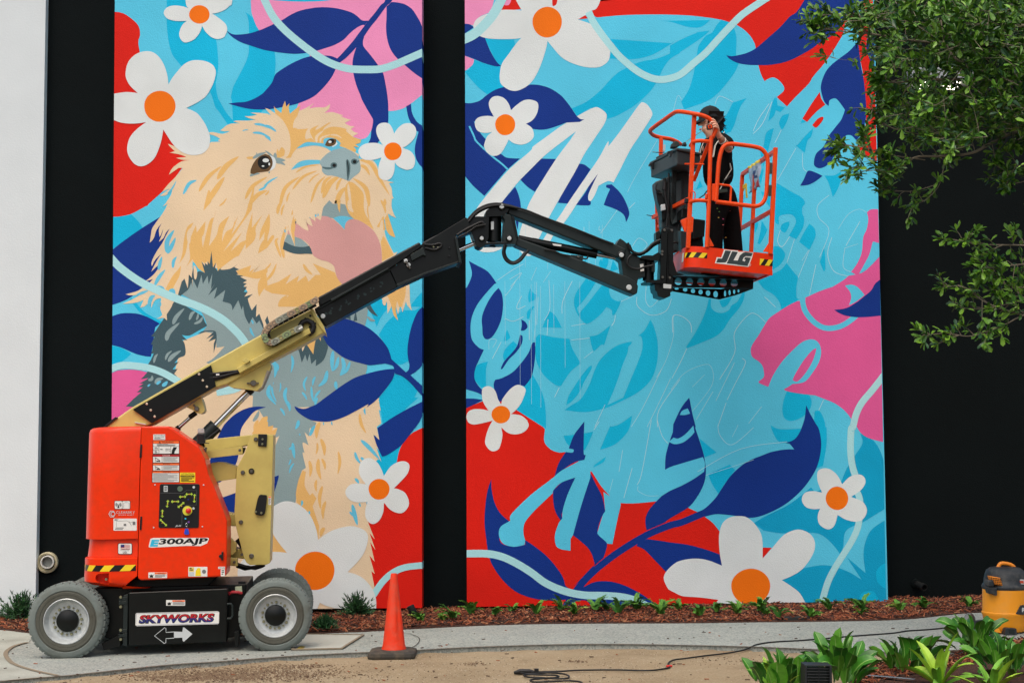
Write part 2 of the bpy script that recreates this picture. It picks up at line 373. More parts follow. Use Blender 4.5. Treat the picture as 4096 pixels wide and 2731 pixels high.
b1 = [(p.x, p.y) for p in [GP(x, y) for x, y in smooth(parse("S: 4200,2432! 3950,2450 3834,2458 3602,2481 3312,2488 3022,2491 2732,2495 2237,2497 1947,2504 1714,2515 1482,2528 1243,2538 900,2550 500,2550 200,2543 97,2534 0,2523 -100,2515!"))]] + [(-5.3, 15.2), (5.4, 15.2)]
chips('mulch', b1, 26000, 0.02, 1)
chips('mulch', [(p.x, p.y) for p in bedp if p.y > 9.0], 9000, 0.015, 2)
# pebbles and clods on the dirt, litter on the path
PB = [mat('pebble pale', (196, 186, 166), 0.9), mat('pebble brown', (112, 92, 70), 0.95), mat('litter brown', (70, 46, 32), 0.95), mat('litter rust', (150, 80, 44), 0.9)]
rnd = random.Random(5); mb = MB()
def lump(mb, c, r, mi, fl=0.6):
    vs = [(c[0]+r*dx*rnd.uniform(.7, 1.2), c[1]+r*dy*rnd.uniform(.7, 1.2), c[2]+r*fl*dz_) for dx, dy, dz_ in ((1, 0, 0), (0, 1, 0), (-1, 0, 0), (0, -1, 0), (0, 0, 1), (0, 0, -.5))]
    mb.add(vs, [(0, 1, 4), (1, 2, 4), (2, 3, 4), (3, 0, 4), (1, 0, 5), (2, 1, 5), (3, 2, 5), (0, 3, 5)], mi)
pathxy = [(p.x, p.y) for p in gpoly(path_near+' '+path_far)]
for _ in range(5000):
    p = GP(rnd.uniform(-50, 4150), 2600+150*rnd.random()**0.8)
    if pin(pathxy, p.x, p.y): continue
    lump(mb, (p.x, p.y, gz(p.x)-0.008), rnd.uniform(0.002, 0.005), rnd.choices((0, 1, 2), (5, 4, 2))[0])
for cx, cy, sx, sy, n in ((1000, 2690, 420, 30, 2600), (780, 2705, 300, 18, 1300), (1900, 2650, 60, 8, 60), (2300, 2640, 40, 5, 60), (1200, 2660, 160, 10, 300), (3350, 2650, 200, 12, 160), (3000, 2640, 300, 20, 120)):
    for _ in range(n):
        p = GP(rnd.gauss(cx, sx/2), rnd.gauss(cy, sy/2))
        if pin(pathxy, p.x, p.y): continue
        lump(mb, (p.x, p.y, gz(p.x)-0.006), rnd.uniform(0.002, 0.010), rnd.choices((1, 2), (3, .6))[0])
mb.build('pebbles', PB, kind='stuff')
mb = MB()
for _ in range(260):
    p = GP(rnd.uniform(0, 4096), rnd.uniform(2500, 2731)); l = rnd.uniform(0.01, 0.035)
    mb.box((p.x, p.y, gz(p.x)+(0.018 if pin(pathxy, p.x, p.y) else -0.002)), (l, l*.4, 0.004), Matrix.Rotation(rnd.uniform(0, 6.3), 3, 'Z'), rnd.choice((2, 2, 3)))
mb.build('leaf_litter', PB, kind='stuff')
# ------------------------------------------------------------------ walls
YW = 15.18; YP = 14.93
BLK = mat('black stucco', (8, 15, 16), 0.85, spec=0.12, bump=0.5, bscale=90, var=0.12, vscale=1.3)
WHT = mat('white stucco', (213, 222, 224), 0.75, bump=0.2, bscale=70, var=0.03, vscale=2)
PLN = mat('black plinth', (10, 10, 10), 0.8, bump=0.3)
bw = thing('black_building_wall', 'black stucco building wall behind both painted mural panels', 'wall')
mb = MB(); mb.box((0.6, YW+0.15, 4.1), (14.0, 0.3, 9.0)); mb.build('wall_face', BLK, bw)
mb = MB(); mb.box((0.6, YW-0.02, 7.47), (14.0, 0.62, 0.35)); mb.build('roof_overhang', BLK, bw)
ww = thing('white_building_wall', 'white stucco wall at the far left edge standing on a black plinth', 'wall')
Lt = WORLD.P(172, 0, 15.09); Lb = WORLD.P(141, 2459, 15.09)
mb = MB(); mb.ext([(-9, Lb.z), (Lb.x, Lb.z), (Lb.x, 8.5), (-9, 8.5)], 15.09, 15.6); mb.build('wall_face', WHT, ww)
mb = MB(); mb.ext([(-9, -0.4), (Lb.x-0.01, -0.4), (Lb.x-0.01, Lb.z-0.002), (-9, Lb.z-0.002)], 15.10, 15.6); mb.build('plinth', PLN, ww)
# ------------------------------------------------------------------ mural
ST = 0.00022
def panel(name, label, quad):
    t = thing(name, label, 'mural')
    mb = MB(); mb.prism(WORLD, quad, YP, YW+0.01); mb.build('panel_board', PC['cyan'], t); return t
QL = [(460, -70), (1688, -70), (1688.3, 2430), (441, 2440)]
QR = [(1859, -70), (3496, -70), (3519.6, 1120), (3551.9, 2403.6), (1867.7, 2426)]
ML = panel('mural_panel', 'left painted mural panel showing a shaggy golden dog among daisies and navy leaves', QL)
MR = panel('mural_panel', 'right painted mural panel with unfinished white script on cyan, behind the work basket', QR)
class Canvas:
    def __init__(s, root, quad): s.root = root; s.quad = quad
    def polys(s, name, col, polys, z, parent=None, kind=None):
        mb = MB()
        for p in polys:
            p = clip(p, s.quad)
            if len(p) < 3: continue
            s.k = (getattr(s, 'k', 0)+1) % 23
            mb.flat(WORLD, p, YP - ST*(z + 0.042*s.k))
        if not mb.v: return None
        return mb.build(name, PC[col] if isinstance(col, str) else col, parent or s.root, kind=kind)
    def sh(s, name, col, txt, z, parent=None):
        for t in txt.split('|'): r = s.polys(name, col, [smooth(parse(t))], z, parent)
        return r
    def ribbon(s, txt, wd, z, col='ribbon', name='painted_ribbon', parent=None):
        return s.polys(name, col, [strip(smooth(parse(txt), False, 6), wd)], z, parent)
    def blades(s, name, col, txt, z, parent=None):
        """ 'x,y x,y [x,y] width | ...' """
        ps = []; fr = ''
        for t in txt.split('|'):
            tk = t.split(); wd = float(tk[-1]); body = [k for k in tk[:-1]]
            if body[0].endswith(':'): fr = body[0]
            else: body = [fr]+body
            p = parse(' '.join(body)); sc_ = FR[fr[:-1]][2]
            if len(p) == 2:
                mx, my = (p[0][0]+p[1][0])/2, (p[0][1]+p[1][1])/2; dx, dy = p[1][0]-p[0][0], p[1][1]-p[0][1]; b = random.choice((-.08, .08))
                p = [p[0], (mx-dy*b, my+dx*b, False), p[1]]
            ps.append(strip(smooth(p, False, 5), wd/sc_, 'blade'))
        for q in ps: s.polys(name, col, [q], z, parent)
    def daisy(s, txt, c, z):
        d = s.sh('painted_daisy', 'white', txt, z)
        fr, x, y, rx, ry = c; x, y = S(fr, x, y); k = FR[fr][2]
        s.polys('daisy_centre', 'orange', [ell(x, y, rx/k, ry/k, 40)], z+1, d); return d
L = Canvas(ML, QL); Rp = Canvas(MR, QR)
N = 'painted_leaf'; PT = 'painted_patch'
# ---- left panel
L.sh(PT, 'red', "a: 60,180! 110,180! 170,184 260,215 360,285 430,350 468,420 478,520 476,780 c: 820,430! 990,680 1200,880! 1090,1010 1000,1130 860,1290 760,1390 560,1568 e: 600,70 460,150 350,205 220,240 60,252!", 1)
L.sh(N, 'teal', "a: 865,-290! 870,100 868,300 880,480 905,650 950,800 1030,910 1110,1000! 1300,1100! 1500,1340 1580,1568 c: 1640,180 1780,380! 1880,340! 1840,300 1740,180 1650,20 a: 1620,1430 1590,1250 1610,1110 1628,960 1620,800 1590,570 1500,400! 1300,-290! | a: 2015,180! 2100,235 2160,300 2235,445! b: 130,700! 152,850 155,980 140,1120! c: 2280,150! 2200,310! 1850,345! 1840,300! 1835,150 1825,0 a: 1812,1440 1840,1300 1880,1210 1960,1060 2030,920 2070,800 2078,680 2078,450 2072,320 2050,230 | e: 60,250! 200,240 345,210! 420,280 480,350 512,410! 60,730! | g: 40,668! 180,695 350,785! 270,860 150,935 40,968!", 1)
L.sh(PT, 'pale_lit_pink', "a: 2100,-290! 2110,130 2140,260 2190,390 2280,520! b: 300,760! 640,780! 690,900! 490,1525! d: 490,60! 440,200! 900,500! 1300,545! 1420,580! 1500,545 1560,450! 1700,300! 1810,165! 1900,160 2030,125 2150,50 b: 2200,1480 2330,1375! 2340,-290!", 2)
L.sh(PT, 'pink', "g: 30,1090! 150,1035 300,1020 450,1030 585,1060! 600,1300! 400,1568! 30,1900!", 2)
L.sh(PT, 'teal', "b: 50,-290! 60,-5! 150,10 400,25 600,28 850,20 1000,0! 1050,-290!", 3)
L.ribbon("g: 330,-20 400,50 480,150 600,240 790,340", 13, 3, 'teal', 'painted_stem')
L.sh(PT, 'teal', "h: 1530,40! 1800,-20! 1860,80! 1790,140 1700,260 1640,395! 1560,180! | h: 2340,60! 2200,150 2050,150 1900,230 1780,340 1670,510! 1800,700! 1860,880! 1980,950 2110,890! 2400,700! | h: 1910,1085! 2040,1130! 2130,1210! 2240,1330! 2200,1420! 2100,1568! 1690,1568! 1670,1440! 1800,1280! 1880,1150! | i: 1350,-20! 1380,180! 1300,600! 1400,620! 1500,450! 1560,300! 1450,200! 1560,60! 1650,-20! | f: 1520,1530! 1700,1420! 1760,1568! | f: 2400,1260! 2230,1430 2130,1568! 2400,1568!", 2)
L.sh(PT, 'red', "i: 1710,195! 1600,250 1530,330 1500,400 1485,480! 1400,600! 1250,900! 1300,1620! 1710,1620!", 3)
L.sh(N, 'navy', "a: 1755,455! 1800,490 1850,508 1920,512 2080,495 2230,450 2350,400 b: 140,352 250,300 380,220 520,160 700,122 860,110 1060,128 1250,180 1340,230 1410,295! 1450,308 1520,308! 1465,375! 1430,372 1350,410 1250,490 1150,590 1020,665 880,712 760,750 620,780 440,795 250,780 0,740 a: 2120,680 1960,625 1850,560 1780,500 | b: 1060,862! 980,830 890,820 700,825 560,860 400,930 250,1020 150,1100 100,1220 0,1340 a: 2260,1390 2160,1450 2030,1498 1900,1508 1775,1525! c: 1870,85 2060,130 2200,142 2350,142! d: 130,130! b: 360,1555 520,1510 700,1430 820,1330 950,1180 1020,1060 1040,1010 1110,915! | b: 1450,545 1438,610 1450,690 1540,800 1660,960 1730,1070 1760,1180 1790,1350 1808,1500 d: 1812,150 1806,350 1750,500! 1650,640! 1515,640! 1550,560 1562,450 1575,400 1587,300 1560,240 1500,140 1425,0 b: 1400,1400 1340,1250 1300,1090 1285,950 1300,830 1340,700! | b: 1860,35! 1950,42 2060,70 2160,140 2230,240 2290,350 2340,500! 2340,1190! 2300,1150 2240,1110 2160,1050 2060,965 1940,860 1850,740 1800,600 1778,430 1785,250 1785,100! | d: 2075,95! 2145,60! 2155,170 2190,260 2250,340 2340,395! 2340,1000! 2310,990! 2260,940 2215,850 2200,740 2215,620 2255,470! 2210,440 2150,350 2100,240", 4)
L.sh('painted_stem', 'navy', "b: 1830,-290! 1770,0 1700,80 1620,185 1520,308 1380,490 1290,610 1200,715 1100,825 1040,880! 1110,915! 1200,845 1340,700! 1450,545 1550,400 1640,290 1780,100 1870,0 1920,-290!", 5)
L.sh(N, 'navy', "e: 60,740! 240,600 512,410 790,238! 1000,500! 900,1100! 500,1290! 380,1400 240,1480 60,1545! | g: 40,248! 180,200 320,190 460,205 600,255 770,345! 700,400! 640,830! 560,825 420,790 300,740 180,690 40,655!", 4)
L.ribbon("b: -40,-60 10,40 90,200 190,340 340,490 520,640 700,775 880,890 1050,965 1250,1015 1500,1025 1700,1015 1900,955 2100,870 2360,755", 30, 6)
L.ribbon("e: 40,840 150,960 260,1050 400,1150 550,1240 700,1310 900,1400 1100,1480 1280,1540 g: 1500,170 1700,290 1850,420 1960,540 2060,700 2110,880 2060,1120 1900,1290 1600,1350", 31, 12)
L.ribbon("g: 20,1020 200,960 400,965 600,995 800,1060 1000,1170 1150,1260", 28, 12)
L.ribbon("i: 1310,1470 1380,1370 1460,1300 1560,1260 1720,1243", 26, 12)
# dog
DOGB = "c: 885,645! 940,665 1000,690! 1500,640! 1520,620! 1660,615! 1620,595! 1655,572! 1580,530 1500,505! 1500,478 1560,475 1620,490 1690,500! 1760,480 1800,458! 1720,462 1655,450! 1700,415 1750,375 1830,348 1945,348! 1850,318! 1900,305 2060,305 2180,290! 2080,270 2010,240! 2100,240 2200,220! 2100,190! 2220,190 2350,205! d: 90,230! 0,120! 60,140 150,200! 250,250! 560,140! 640,100 730,40! 640,130! 760,110 880,110 955,60! 940,130 870,195! 980,180 1060,200 1155,230! 1110,240! 1180,270 1265,295! 1170,340! 1240,380 1320,390! 1260,430! 1310,470 1370,492! 1310,525! 1290,545! 1415,585! 1370,620 1405,630! 1330,655! 1380,690! 1290,680! 1340,735! 1325,770! 1380,800! 1370,860! 1480,890! 1580,890 1650,980 1680,1150! 1800,1190 1895,1212! 1820,1225! 1860,1300 1870,1400 1890,1445! 1865,1460 f: 1860,100 1890,200 1925,265! 1850,230 1810,200! 1800,300! 1735,280! 1760,480 1800,600 1890,780! 1950,760! 1700,1100! 1900,1300! 2120,1180! 2130,1500! h: 2155,155! 2090,80! 2070,20! 2020,180! 1990,60! 1955,210! 1900,10! 1800,200! 1790,20! 1760,80! 1700,-50! 1000,200! 200,300! 0,400! g: 2300,420! 2230,200! 2180,280! 2190,80! 2120,150! 2060,0! e: 2060,1450! 2010,1420 2060,1350! 1900,1100! 1600,1000! 1430,1070! 1250,900! 1250,1280! 1195,1090! 1180,1300! 1130,1155! 1100,1250 1040,1400 960,1520 g: 940,100 870,210! 875,300! 830,260! 720,275! 800,220 775,120 790,-30! 700,0 640,120! 650,-25! 560,80 480,110! 530,0! e: 400,1510 220,1525! 400,1440 580,1330! 430,1390 340,1400 265,1385! 450,1330 600,1230! 670,1160! 540,1200! 600,1160 680,1090 735,1020 755,950! 740,960 640,1055! 720,900 790,790! 700,880 650,975! 650,900 720,760 800,640 860,520 915,420! 860,480 820,560 755,615! 800,500 820,415! 790,500 765,545! 755,430 800,340! 720,440 680,560 620,630! 640,500 655,420 720,320 780,240 850,130 880,60! 810,98! 870,30! c: 870,1490 930,1400 950,1325! 860,1400 765,1410! 920,1300! 800,1350! 900,1230 1000,1130 1105,1003! 1050,1000 1000,1030 900,1100! 940,1020 1000,960 1100,900 1210,888! 1100,880 1005,853! 1165,838! 1050,800 910,775! 990,755! 930,700"
BODY = "g: 980,1080! 1100,600! 1600,400! 2300,450! h: 300,400! 900,700! 1500,940! 1400,1400! 1680,1440! i: 1350,0! 1365,80! 1350,70! 1370,175! 1335,200! 1355,300! 1320,265! 1360,390! 1330,350! 1370,465! 1340,450 1250,560! 1250,700! 1270,920! 1320,1050! 1280,1000! 1325,1130! 1285,1070! 1320,1220! 1280,1170! 1320,1310! 1295,1290! 1320,1420! 1330,1620! -300,1620! -400,200!"
dog = L.sh('painted_dog', 'cream', BODY, 5)
def F(name, col, txt, z): return L.sh(name, col, txt, z, dog)
def FB(col, txt, z, name='fur_strand'): return L.blades(name, col, txt, z, dog)
L.sh(N, 'navy', "i: 500,52! 430,48 350,62 260,110 180,190 130,290 90,400 60,520! 120,620! 150,620! 220,560 280,460 300,330 310,220 370,130 420,80 | i: 100,760! 265,700! 380,640 480,610 595,565! 590,600 550,720 500,800 350,900 200,950! 180,850!", 8)
F('chest_fur', 'grey', "e: 1080,1380! 1180,1310! 1250,1150! 1400,1080! 1600,1100! 1900,1300! g: 2100,0! 2300,450! h: 0,200! 460,680! 600,500! 1100,250! 1350,100 1500,60 1500,240 1470,370! 1495,940! 1500,1000 1475,1090! 1300,1160 1100,1280 900,1430 700,1568! i: 715,55! 780,110! 860,160! 880,170! 855,230! 830,210 825,275! 790,240! 820,340! 775,320 790,400! 775,400 800,510! 770,530! 735,640! 725,750! 700,900! 500,900! 545,400! 600,270! 555,290! 585,210! 510,200! 500,120! 480,130! 450,80! 395,60! B: 1600,740! 1530,700 g: 2040,1290! 1450,915! 1560,850 1720,680! 1600,700! 1595,500! 1400,460! 1465,375! 1420,250! e: 1300,1500!", 6)
F('shoulder_fur', 'slate', "g: 960,0! 1100,60 1400,240! 1430,320! 1465,375! 1330,450 1200,520 1090,510! 1170,590! 1095,580! 1135,650 1142,800 1050,850 980,925! 1050,905! 1000,960 955,1018! 1030,1010! 980,1080! 1100,1200! 900,1300! 400,1568! 270,1560! 380,1450! 500,1350! 430,1355! 520,1275! 455,1275! 530,1225! 470,1225! 615,1140! 490,1160! 540,1110 585,1060! 600,935! 640,870 680,780! 630,790! 655,750 665,650! 635,655! 690,540! 640,530! 700,460 780,340 850,240! 900,150", 7)
F('shoulder_fur', 'slate', "g: 1330,500! 1400,455 1560,448 1600,500 1598,620 1560,780! 1560,640! 1588,570! 1480,610! 1560,515! 1445,575! 1560,465! 1450,465", 7)
dog2 = F('head_fur', 'cream', DOGB, 8)
F('ruff_fur', 'slate', "e: 1030,1410! 1090,1200! 1130,1155! 1180,1300! 1195,1090! 1250,1280! 1240,1100 1270,965! 1290,1170! 1330,1050 1430,1070! 1380,900! 1430,970! 1430,925! 1470,955! 1470,900! 1500,940! 1527,750! 1550,990! 1595,915! 1580,990! 1620,1045! 1650,1010! 1710,960! 1660,1020 1800,1010 1915,940! 1860,985! 1935,1020! 1880,1040! 1980,1070! 1890,1095! 2000,1115! 1950,1130! 2050,1180! 1990,1215! 2045,1225! 1990,1275! 2050,1275! 2000,1350! 2060,1350! 2010,1420! 2135,1380! 2060,1450! 2090,1568! g: 2120,150! 2190,60! 2180,250! 2230,200! 2290,360! 2300,450! 2230,300! 2190,345! 2130,250! 2080,355! 2020,240 1990,80! 1970,145! 1920,0! 1835,150! 1810,60 e: 1690,1490! 1730,1320! 1565,1450! 1610,1280! 1480,1400! 1580,1220! 1520,1310! 1540,1080! 1485,1240! 1470,1110! 1400,1230! 1380,1100! 1320,1300! 1250,1160! 1200,1290! 1180,1320! 1080,1400! 1070,1430!", 9)
F('ruff_fur', 'slate', "h: 460,680! 500,760 540,920! 590,800! 620,900! 655,790! 680,940! 750,870! 745,970! 860,880 920,720 915,650 840,500! 560,600! | h: 1450,50! 1530,30! 1580,130 1660,240! 1560,190 | h: 0,300! 35,230! 70,350! 30,380! | h: 1190,260! 1250,190! 1260,290! | h: 1300,310! 1330,140! 1355,300!", 9)
F('gold_fur', 'gold', "d: 130,90! 160,130 240,195! 260,100 295,15! 310,100! 360,50! 350,120 365,205! 430,150 520,80! 500,160! 420,400! 480,430! 560,430! 640,420! 600,580! 680,560! 750,630! 690,625 600,640 520,680 460,720 400,800! 380,850! 300,855! 350,800 375,700 370,560 340,440 260,300 150,200! | d: 660,450 740,390 900,340 970,335! 880,400 850,450! 960,400 1080,400 1200,430! 1190,460! 1290,545! 1415,585! 1400,625! 1330,655! 1380,695! 1300,685! 1340,735! 1325,770! 1200,715 1070,660 1110,640 1060,590 980,560 880,560 860,640! 750,630! 700,560 | d: 160,840! 180,720 200,760! 245,690! 290,740 280,820! 190,860! | d: 1170,1330! 1190,1250 1230,1200! 1300,1220 1400,1310 1450,1400 f: 1450,100 1480,220 1530,290! 1600,440! 1500,370 1400,310 1310,280! 1230,200 1190,100! | f: 270,725! 380,780 520,798 700,795! 760,855 900,900 1010,975! 1040,1100 1130,1240! 1050,1280! 900,1400! 700,1450! 500,1568! 200,1568! 350,1400! 100,1370! 0,1320! 0,1270! 200,1200! 390,1080! 300,1240! 500,1110! 470,1210! 600,1110! 640,1200! 740,1100! 820,1100! 700,930! 740,1110! 550,950! 480,830! | f: 1740,230! 1770,450! 1640,390! | f: 1760,270! 1800,200! 1870,420 1915,548! 1840,520 1780,430 | f: 1700,620! 1735,520! 1800,630 1890,810! 1720,900! 1715,750 | f: 1790,1390! 2070,1230! 2060,1400 2010,1568! h: 1970,100! 1940,10! 1920,150 1955,300! 1890,220 1850,60 | h: 585,610! 760,530! 730,650 710,795! | h: 760,500! 815,490! 820,605!", 10)
F('gold_fur', 'gold', "e: 1130,1010! 1210,870 1200,640 1250,480 1300,370! 1310,480! 1440,310! 1420,480 1385,560 1400,700! 1460,450 1510,290 1560,260! 1600,130! 1540,350! 1490,680! 1600,520 1650,350 1790,235! 1700,450 1680,620! 1740,470 1840,400 1870,220! 1860,330 1920,230! 1820,510! 2000,260 2060,100! 2170,-290! 2120,140! 1950,380! 1700,760! 1980,470! 1810,755! 1960,620! 2060,580! 1930,820! 1860,850 1740,940! 1650,1010! 1620,1045! 1595,915! 1550,990! 1527,750! 1500,940! 1470,900! 1430,930! 1380,900! 1430,1070! 1330,1000 1250,870! | e: 1055,930! 1100,780 1120,600 1170,400 1265,330! 1200,470 1180,600 1140,800 | e: 840,1340! 880,1250 960,1110 1030,1030 1080,960! 1060,1100 1000,1220 920,1370! | e: 2130,180! 2040,500 2030,720! 2150,600 2180,500! 2180,400 2280,215! 2120,410! | e: 2350,240! 2250,450 2230,600! 2350,400! f: 60,300! | e: 2210,790! 2250,650 2350,520! 2350,700! | e: 1890,1045! 2000,1000 2110,960! 2080,1060! 2160,1000! 2110,1090! 2250,940! 2150,1060 2350,1000! 2350,1060! 2260,1140 2180,1155 2060,1130 1940,1100 | e: 2225,1420! 2205,1300 2230,1180 2330,1060! 2350,1250! 2280,1330 | e: 1410,160! 1440,0 1490,-150 1530,0 1470,90", 10)
F('leg_fur', 'gold', "i: 895,1050! 840,880 730,770! 725,700 745,600 775,530! 800,540! 790,640 830,720! 850,700! 880,740! 850,800! 900,950! | i: 390,255! 470,130! 510,120! 515,200! 555,190! 545,230! 585,210! 570,260! | i: 500,1140! 520,970! 590,1070 655,1150!", 9)
FB('gold', "c: 1340,1350 1680,970 60|1610,1170 1930,830 80|1420,1568 1600,1300 1720,1130 80|2020,1460 2130,1270 2350,1130 55|2060,1568 2200,1400 2350,1330 60|2040,850 2200,830 40|1640,1560 1750,1440 25|d: 215,1568 300,1290 515,1125 55|400,1320 560,1130 770,1040 40|450,1070 600,980 800,955 28|640,1220 800,1080 22|670,1520 760,1260 890,1120 40|830,1380 880,1200 980,1130 50|850,1450 950,1230 1100,1120 80|1045,1330 1080,1220 1130,1150 40|1030,1568 1100,1380 1190,1280 70|1530,1568 1480,1300 1290,1150 65|1400,960 1480,1000 1540,1110 50|1390,880 1560,940 1680,1150 1830,1400 60|320,1500 370,1350 25|1740,1568 1760,1450 50|0,1400 60,1330 25|f: 180,210 260,0 50|240,230 290,60 30|0,600 40,400 60,200 60|380,420 430,140 430,540 50|240,850 160,620 200,560 40|0,720 100,560 130,520 50|0,1020 90,920 25|0,1200 170,930 40|560,940 700,1100 45|200,1568 330,1400 60|1530,290 1530,0 16|1700,0 1770,200 40|280,860 250,640 310,380 55|i: 1205,100 1255,250 24|912,290 940,420 30|885,320 875,410 15|1045,385 1040,560 22|825,455 830,580 26|895,440 915,600 30|920,440 945,525 22|880,600 880,690 20|925,645 910,820 27|950,760 930,900 26|905,165 880,290 32|940,960 910,1030 30|440,150 410,240 26|470,160 455,230 18|270,1340 285,1390 16", 11)
FB('cream', "d: 420,420 460,300 550,175 50|490,430 540,330 690,215 45|560,430 620,340 760,250 40|740,440 850,360 980,300 45|600,580 620,480 660,400 38|760,630 760,540 860,450 40|810,630 830,560 960,510 28|960,515 1050,520 1130,565 24|1220,1230 1240,1400 1270,1568 40|f: 1230,0 1250,120 1300,180 60|910,160 950,60 960,0 50|980,190 1020,80 1050,0 50|1160,180 1130,80 1140,0 60|h: 500,655 560,650 550,750 50|1760,80 1760,-40 50|f: 1600,430 1680,560 1720,280 90|e: 1200,650 1200,480 1290,370 60|1290,1170 1290,1040 1270,960 50|1130,1010 1200,850 50|i: 870,150 870,140 10", 11)
FB('slash', "c: 1110,1390 1200,1230 1310,1180 50|2130,485 2250,490 2400,560 35|2150,355 2280,370 2440,440 35|2220,1330 2350,1240 30|880,1380 950,1300 1010,1190 25|1980,460 2070,440 14|d: 0,370 90,410 170,470 40|0,530 50,560 90,610 34|-20,1270 80,1190 190,1130 28|e: 870,780 880,600 980,440 70|880,790 940,680 1000,550 60|960,1000 970,900 1015,830 45|750,1030 770,930 800,830 50|690,1260 760,1130 850,1020 55|720,1270 800,1300 840,1340 60|900,1350 960,1330 990,1400 60|420,1400 520,1360 600,1330 40|600,1568 640,1440 700,1400 60|750,1568 760,1480 60|f: 660,270 650,200 35|740,250 740,200 30|775,240 785,100 22|290,480 290,430 20|h: 90,870 160,980 140,1140 62|390,810 410,920 380,1070 38|620,1120 570,1230 600,1340 34|740,1120 700,1260 34|915,1030 880,1180 780,1270 62|680,1260 690,1400 720,1500 34|815,1320 720,1480 34|540,1350 615,1465 32|320,1280 290,1400 340,1568 52|75,1240 50,1380 165,1540 60|100,1260 170,1500 30|225,1210 210,1350 20|1040,1190 1060,1320 50|1000,740 985,900 990,1050 60|1080,830 1050,960 1000,1040 50|1130,840 1160,980 1100,1110 60|1250,900 1200,1030 1100,1110 44|180,930 190,1040 26|770,1430 740,1568 40|120,1240 130,1200 8|g: 2110,290 2140,355 26|2095,400 2160,540 34|800,1260 880,1190 55|720,1240 790,1190 40|590,1270 630,1235 26|i: 1215,300 1280,360 1360,450 30|1170,390 1215,480 22|1215,430 1250,455 20|1170,590 1200,630 22|1150,785 1170,870 1190,945 32|1130,840 1180,880 18|745,150 720,220 26|700,320 705,380 715,440 26|670,370 700,350 16|605,60 640,118 18|650,0 680,85 24|1245,60 1250,110 14|830,270 850,220 870,190 26|935,165 935,190 8|995,160 1000,190 10|770,755 765,800 16|825,835 822,870 14|685,445 668,490 12|710,475 675,552 14|1205,775 1215,805 12|215,985 225,1030 16|750,250 755,270 8|510,160 515,150 6", 11)
FB('grey', "g: 960,360 1010,250 1130,120 60|865,600 900,480 1060,330 70|1200,295 1240,200 1290,170 45|1305,295 1330,190 30|1270,350 1360,310 1400,240 40|850,880 880,800 945,745 36|890,905 960,820 1080,740 60|680,925 700,840 740,790 36|595,1175 650,1160 655,1105 45|700,1230 740,1170 820,1150 55|i: 400,160 430,120 445,80 26|d: 130,880 200,880 300,890 60|160,860 150,775 50|160,920 230,920 300,960 40|130,850 60,790 0,745 30|c: 2130,860 2220,810 2330,770 45|2090,1120 2150,1090 2240,1080 40|2200,820 2190,770 12|d: 60,1080 70,1050 20|h: 1500,240 1560,290 1620,300 40", 11)
F('muzzle_shade', 'slash', "d: 460,720! 520,670 600,625 690,622 860,640! 860,590 900,560 990,560 1060,590 1115,640! 1100,680 1200,715! 1000,760 960,750! 900,710 800,680 700,672 580,690 | d: 380,1030! 450,950 530,900 650,880 810,885! 810,940! 680,950 520,985", 12)
F('mouth', 'grey', "f: 870,90! 945,5! 1000,60! 1100,50! 1180,70! 1230,200 1310,280! 1150,235 1000,270! 830,235! 850,130 | f: 330,505! 380,515 450,545 540,580 640,670! 560,690 440,680 340,640 285,600!", 12)
F('mouth', 'slate', "f: 285,605! 340,640 440,680 560,690 650,672! 680,730 698,795! 600,790 520,795 420,785 330,755 260,720! | f: 440,310! 460,320! 450,400!", 13)
F('mouth', 'slash', "f: 1000,270! 1080,240 1180,238 1310,278! 1240,290 1190,340 1170,440! 1100,360", 13)
F('tongue', 'tongue', "f: 330,500! 340,440! 440,460! 450,340! 480,360! 600,430! 640,450! 600,290! 620,390! 640,280! 700,380! 660,260! 740,310! 740,250! 815,300! 835,235! 920,245 1000,285 1080,350 1170,445! 1175,380 1200,320 1260,285 1330,285 1420,320 1510,380 1600,460 1660,560 1700,680 1715,800 1715,920! 1600,1120! 1400,1250! 1180,1260! 1120,1220 1060,1140 1030,1040 1010,970 930,910 820,880 740,840 700,795 660,680 580,600 500,560 400,520!", 14)
F('gold_fur', 'gold', "f: 330,400! 380,500 440,690! 430,440! 440,330! 400,180! 370,300! | f: 1060,0! 1110,0! 1100,190! 1070,120", 15)
F('head_fur', 'cream', "f: 340,430! 390,560 445,690! 400,540 380,400 430,200! 350,250! | f: 440,200! 470,330 560,420 640,455! 590,370 570,300 600,260! 620,340 700,390! 650,250! 700,280 745,320! 730,220! 780,200 815,305! 850,130! 700,60! 500,100!", 16)
F('nose', 'nose', "d: 1130,710 1200,720 1300,770 1370,830 1390,900 1405,990 1390,1060 1330,1110 1280,1150 1235,1195! 1165,1165! 1080,1135 980,1110 900,1105 840,1050 835,985 805,930 820,880 900,800 980,750 1050,725", 14)
nm = paint('nostril', (84, 112, 116))
for cx, cy in ((1012, 962), (1312, 908)):
    x, y = S('d', cx, cy); L.polys('nostril', nm, [ell(x, y, 13.5, 12)], 15, dog); L.polys('nostril', 'black', [ell(x+1, y, 7.5, 7)], 16, dog)
L.polys('nostril', nm, [strip(smooth(parse("d: 835,985 900,1005 980,1000 1040,960"), False, 5), 9, 'blade'), strip(smooth(parse("d: 1205,870 1225,1000 1215,1190"), False, 5), 16, 'blade'), strip(smooth(parse("d: 1300,930 1350,920 1385,885"), False, 5), 6, 'blade')], 15, dog)
L.polys('nostril', 'black', [strip(smooth(parse("d: 1205,880 1222,1000 1215,1130"), False, 5), 4, 'blade')], 16, dog)
F('eye', 'white', "d: 80,815! 140,850 160,920 140,1000 80,1040! 0,900! | d: 1030,590! 1062,640 1040,670 990,690 980,640", 13)
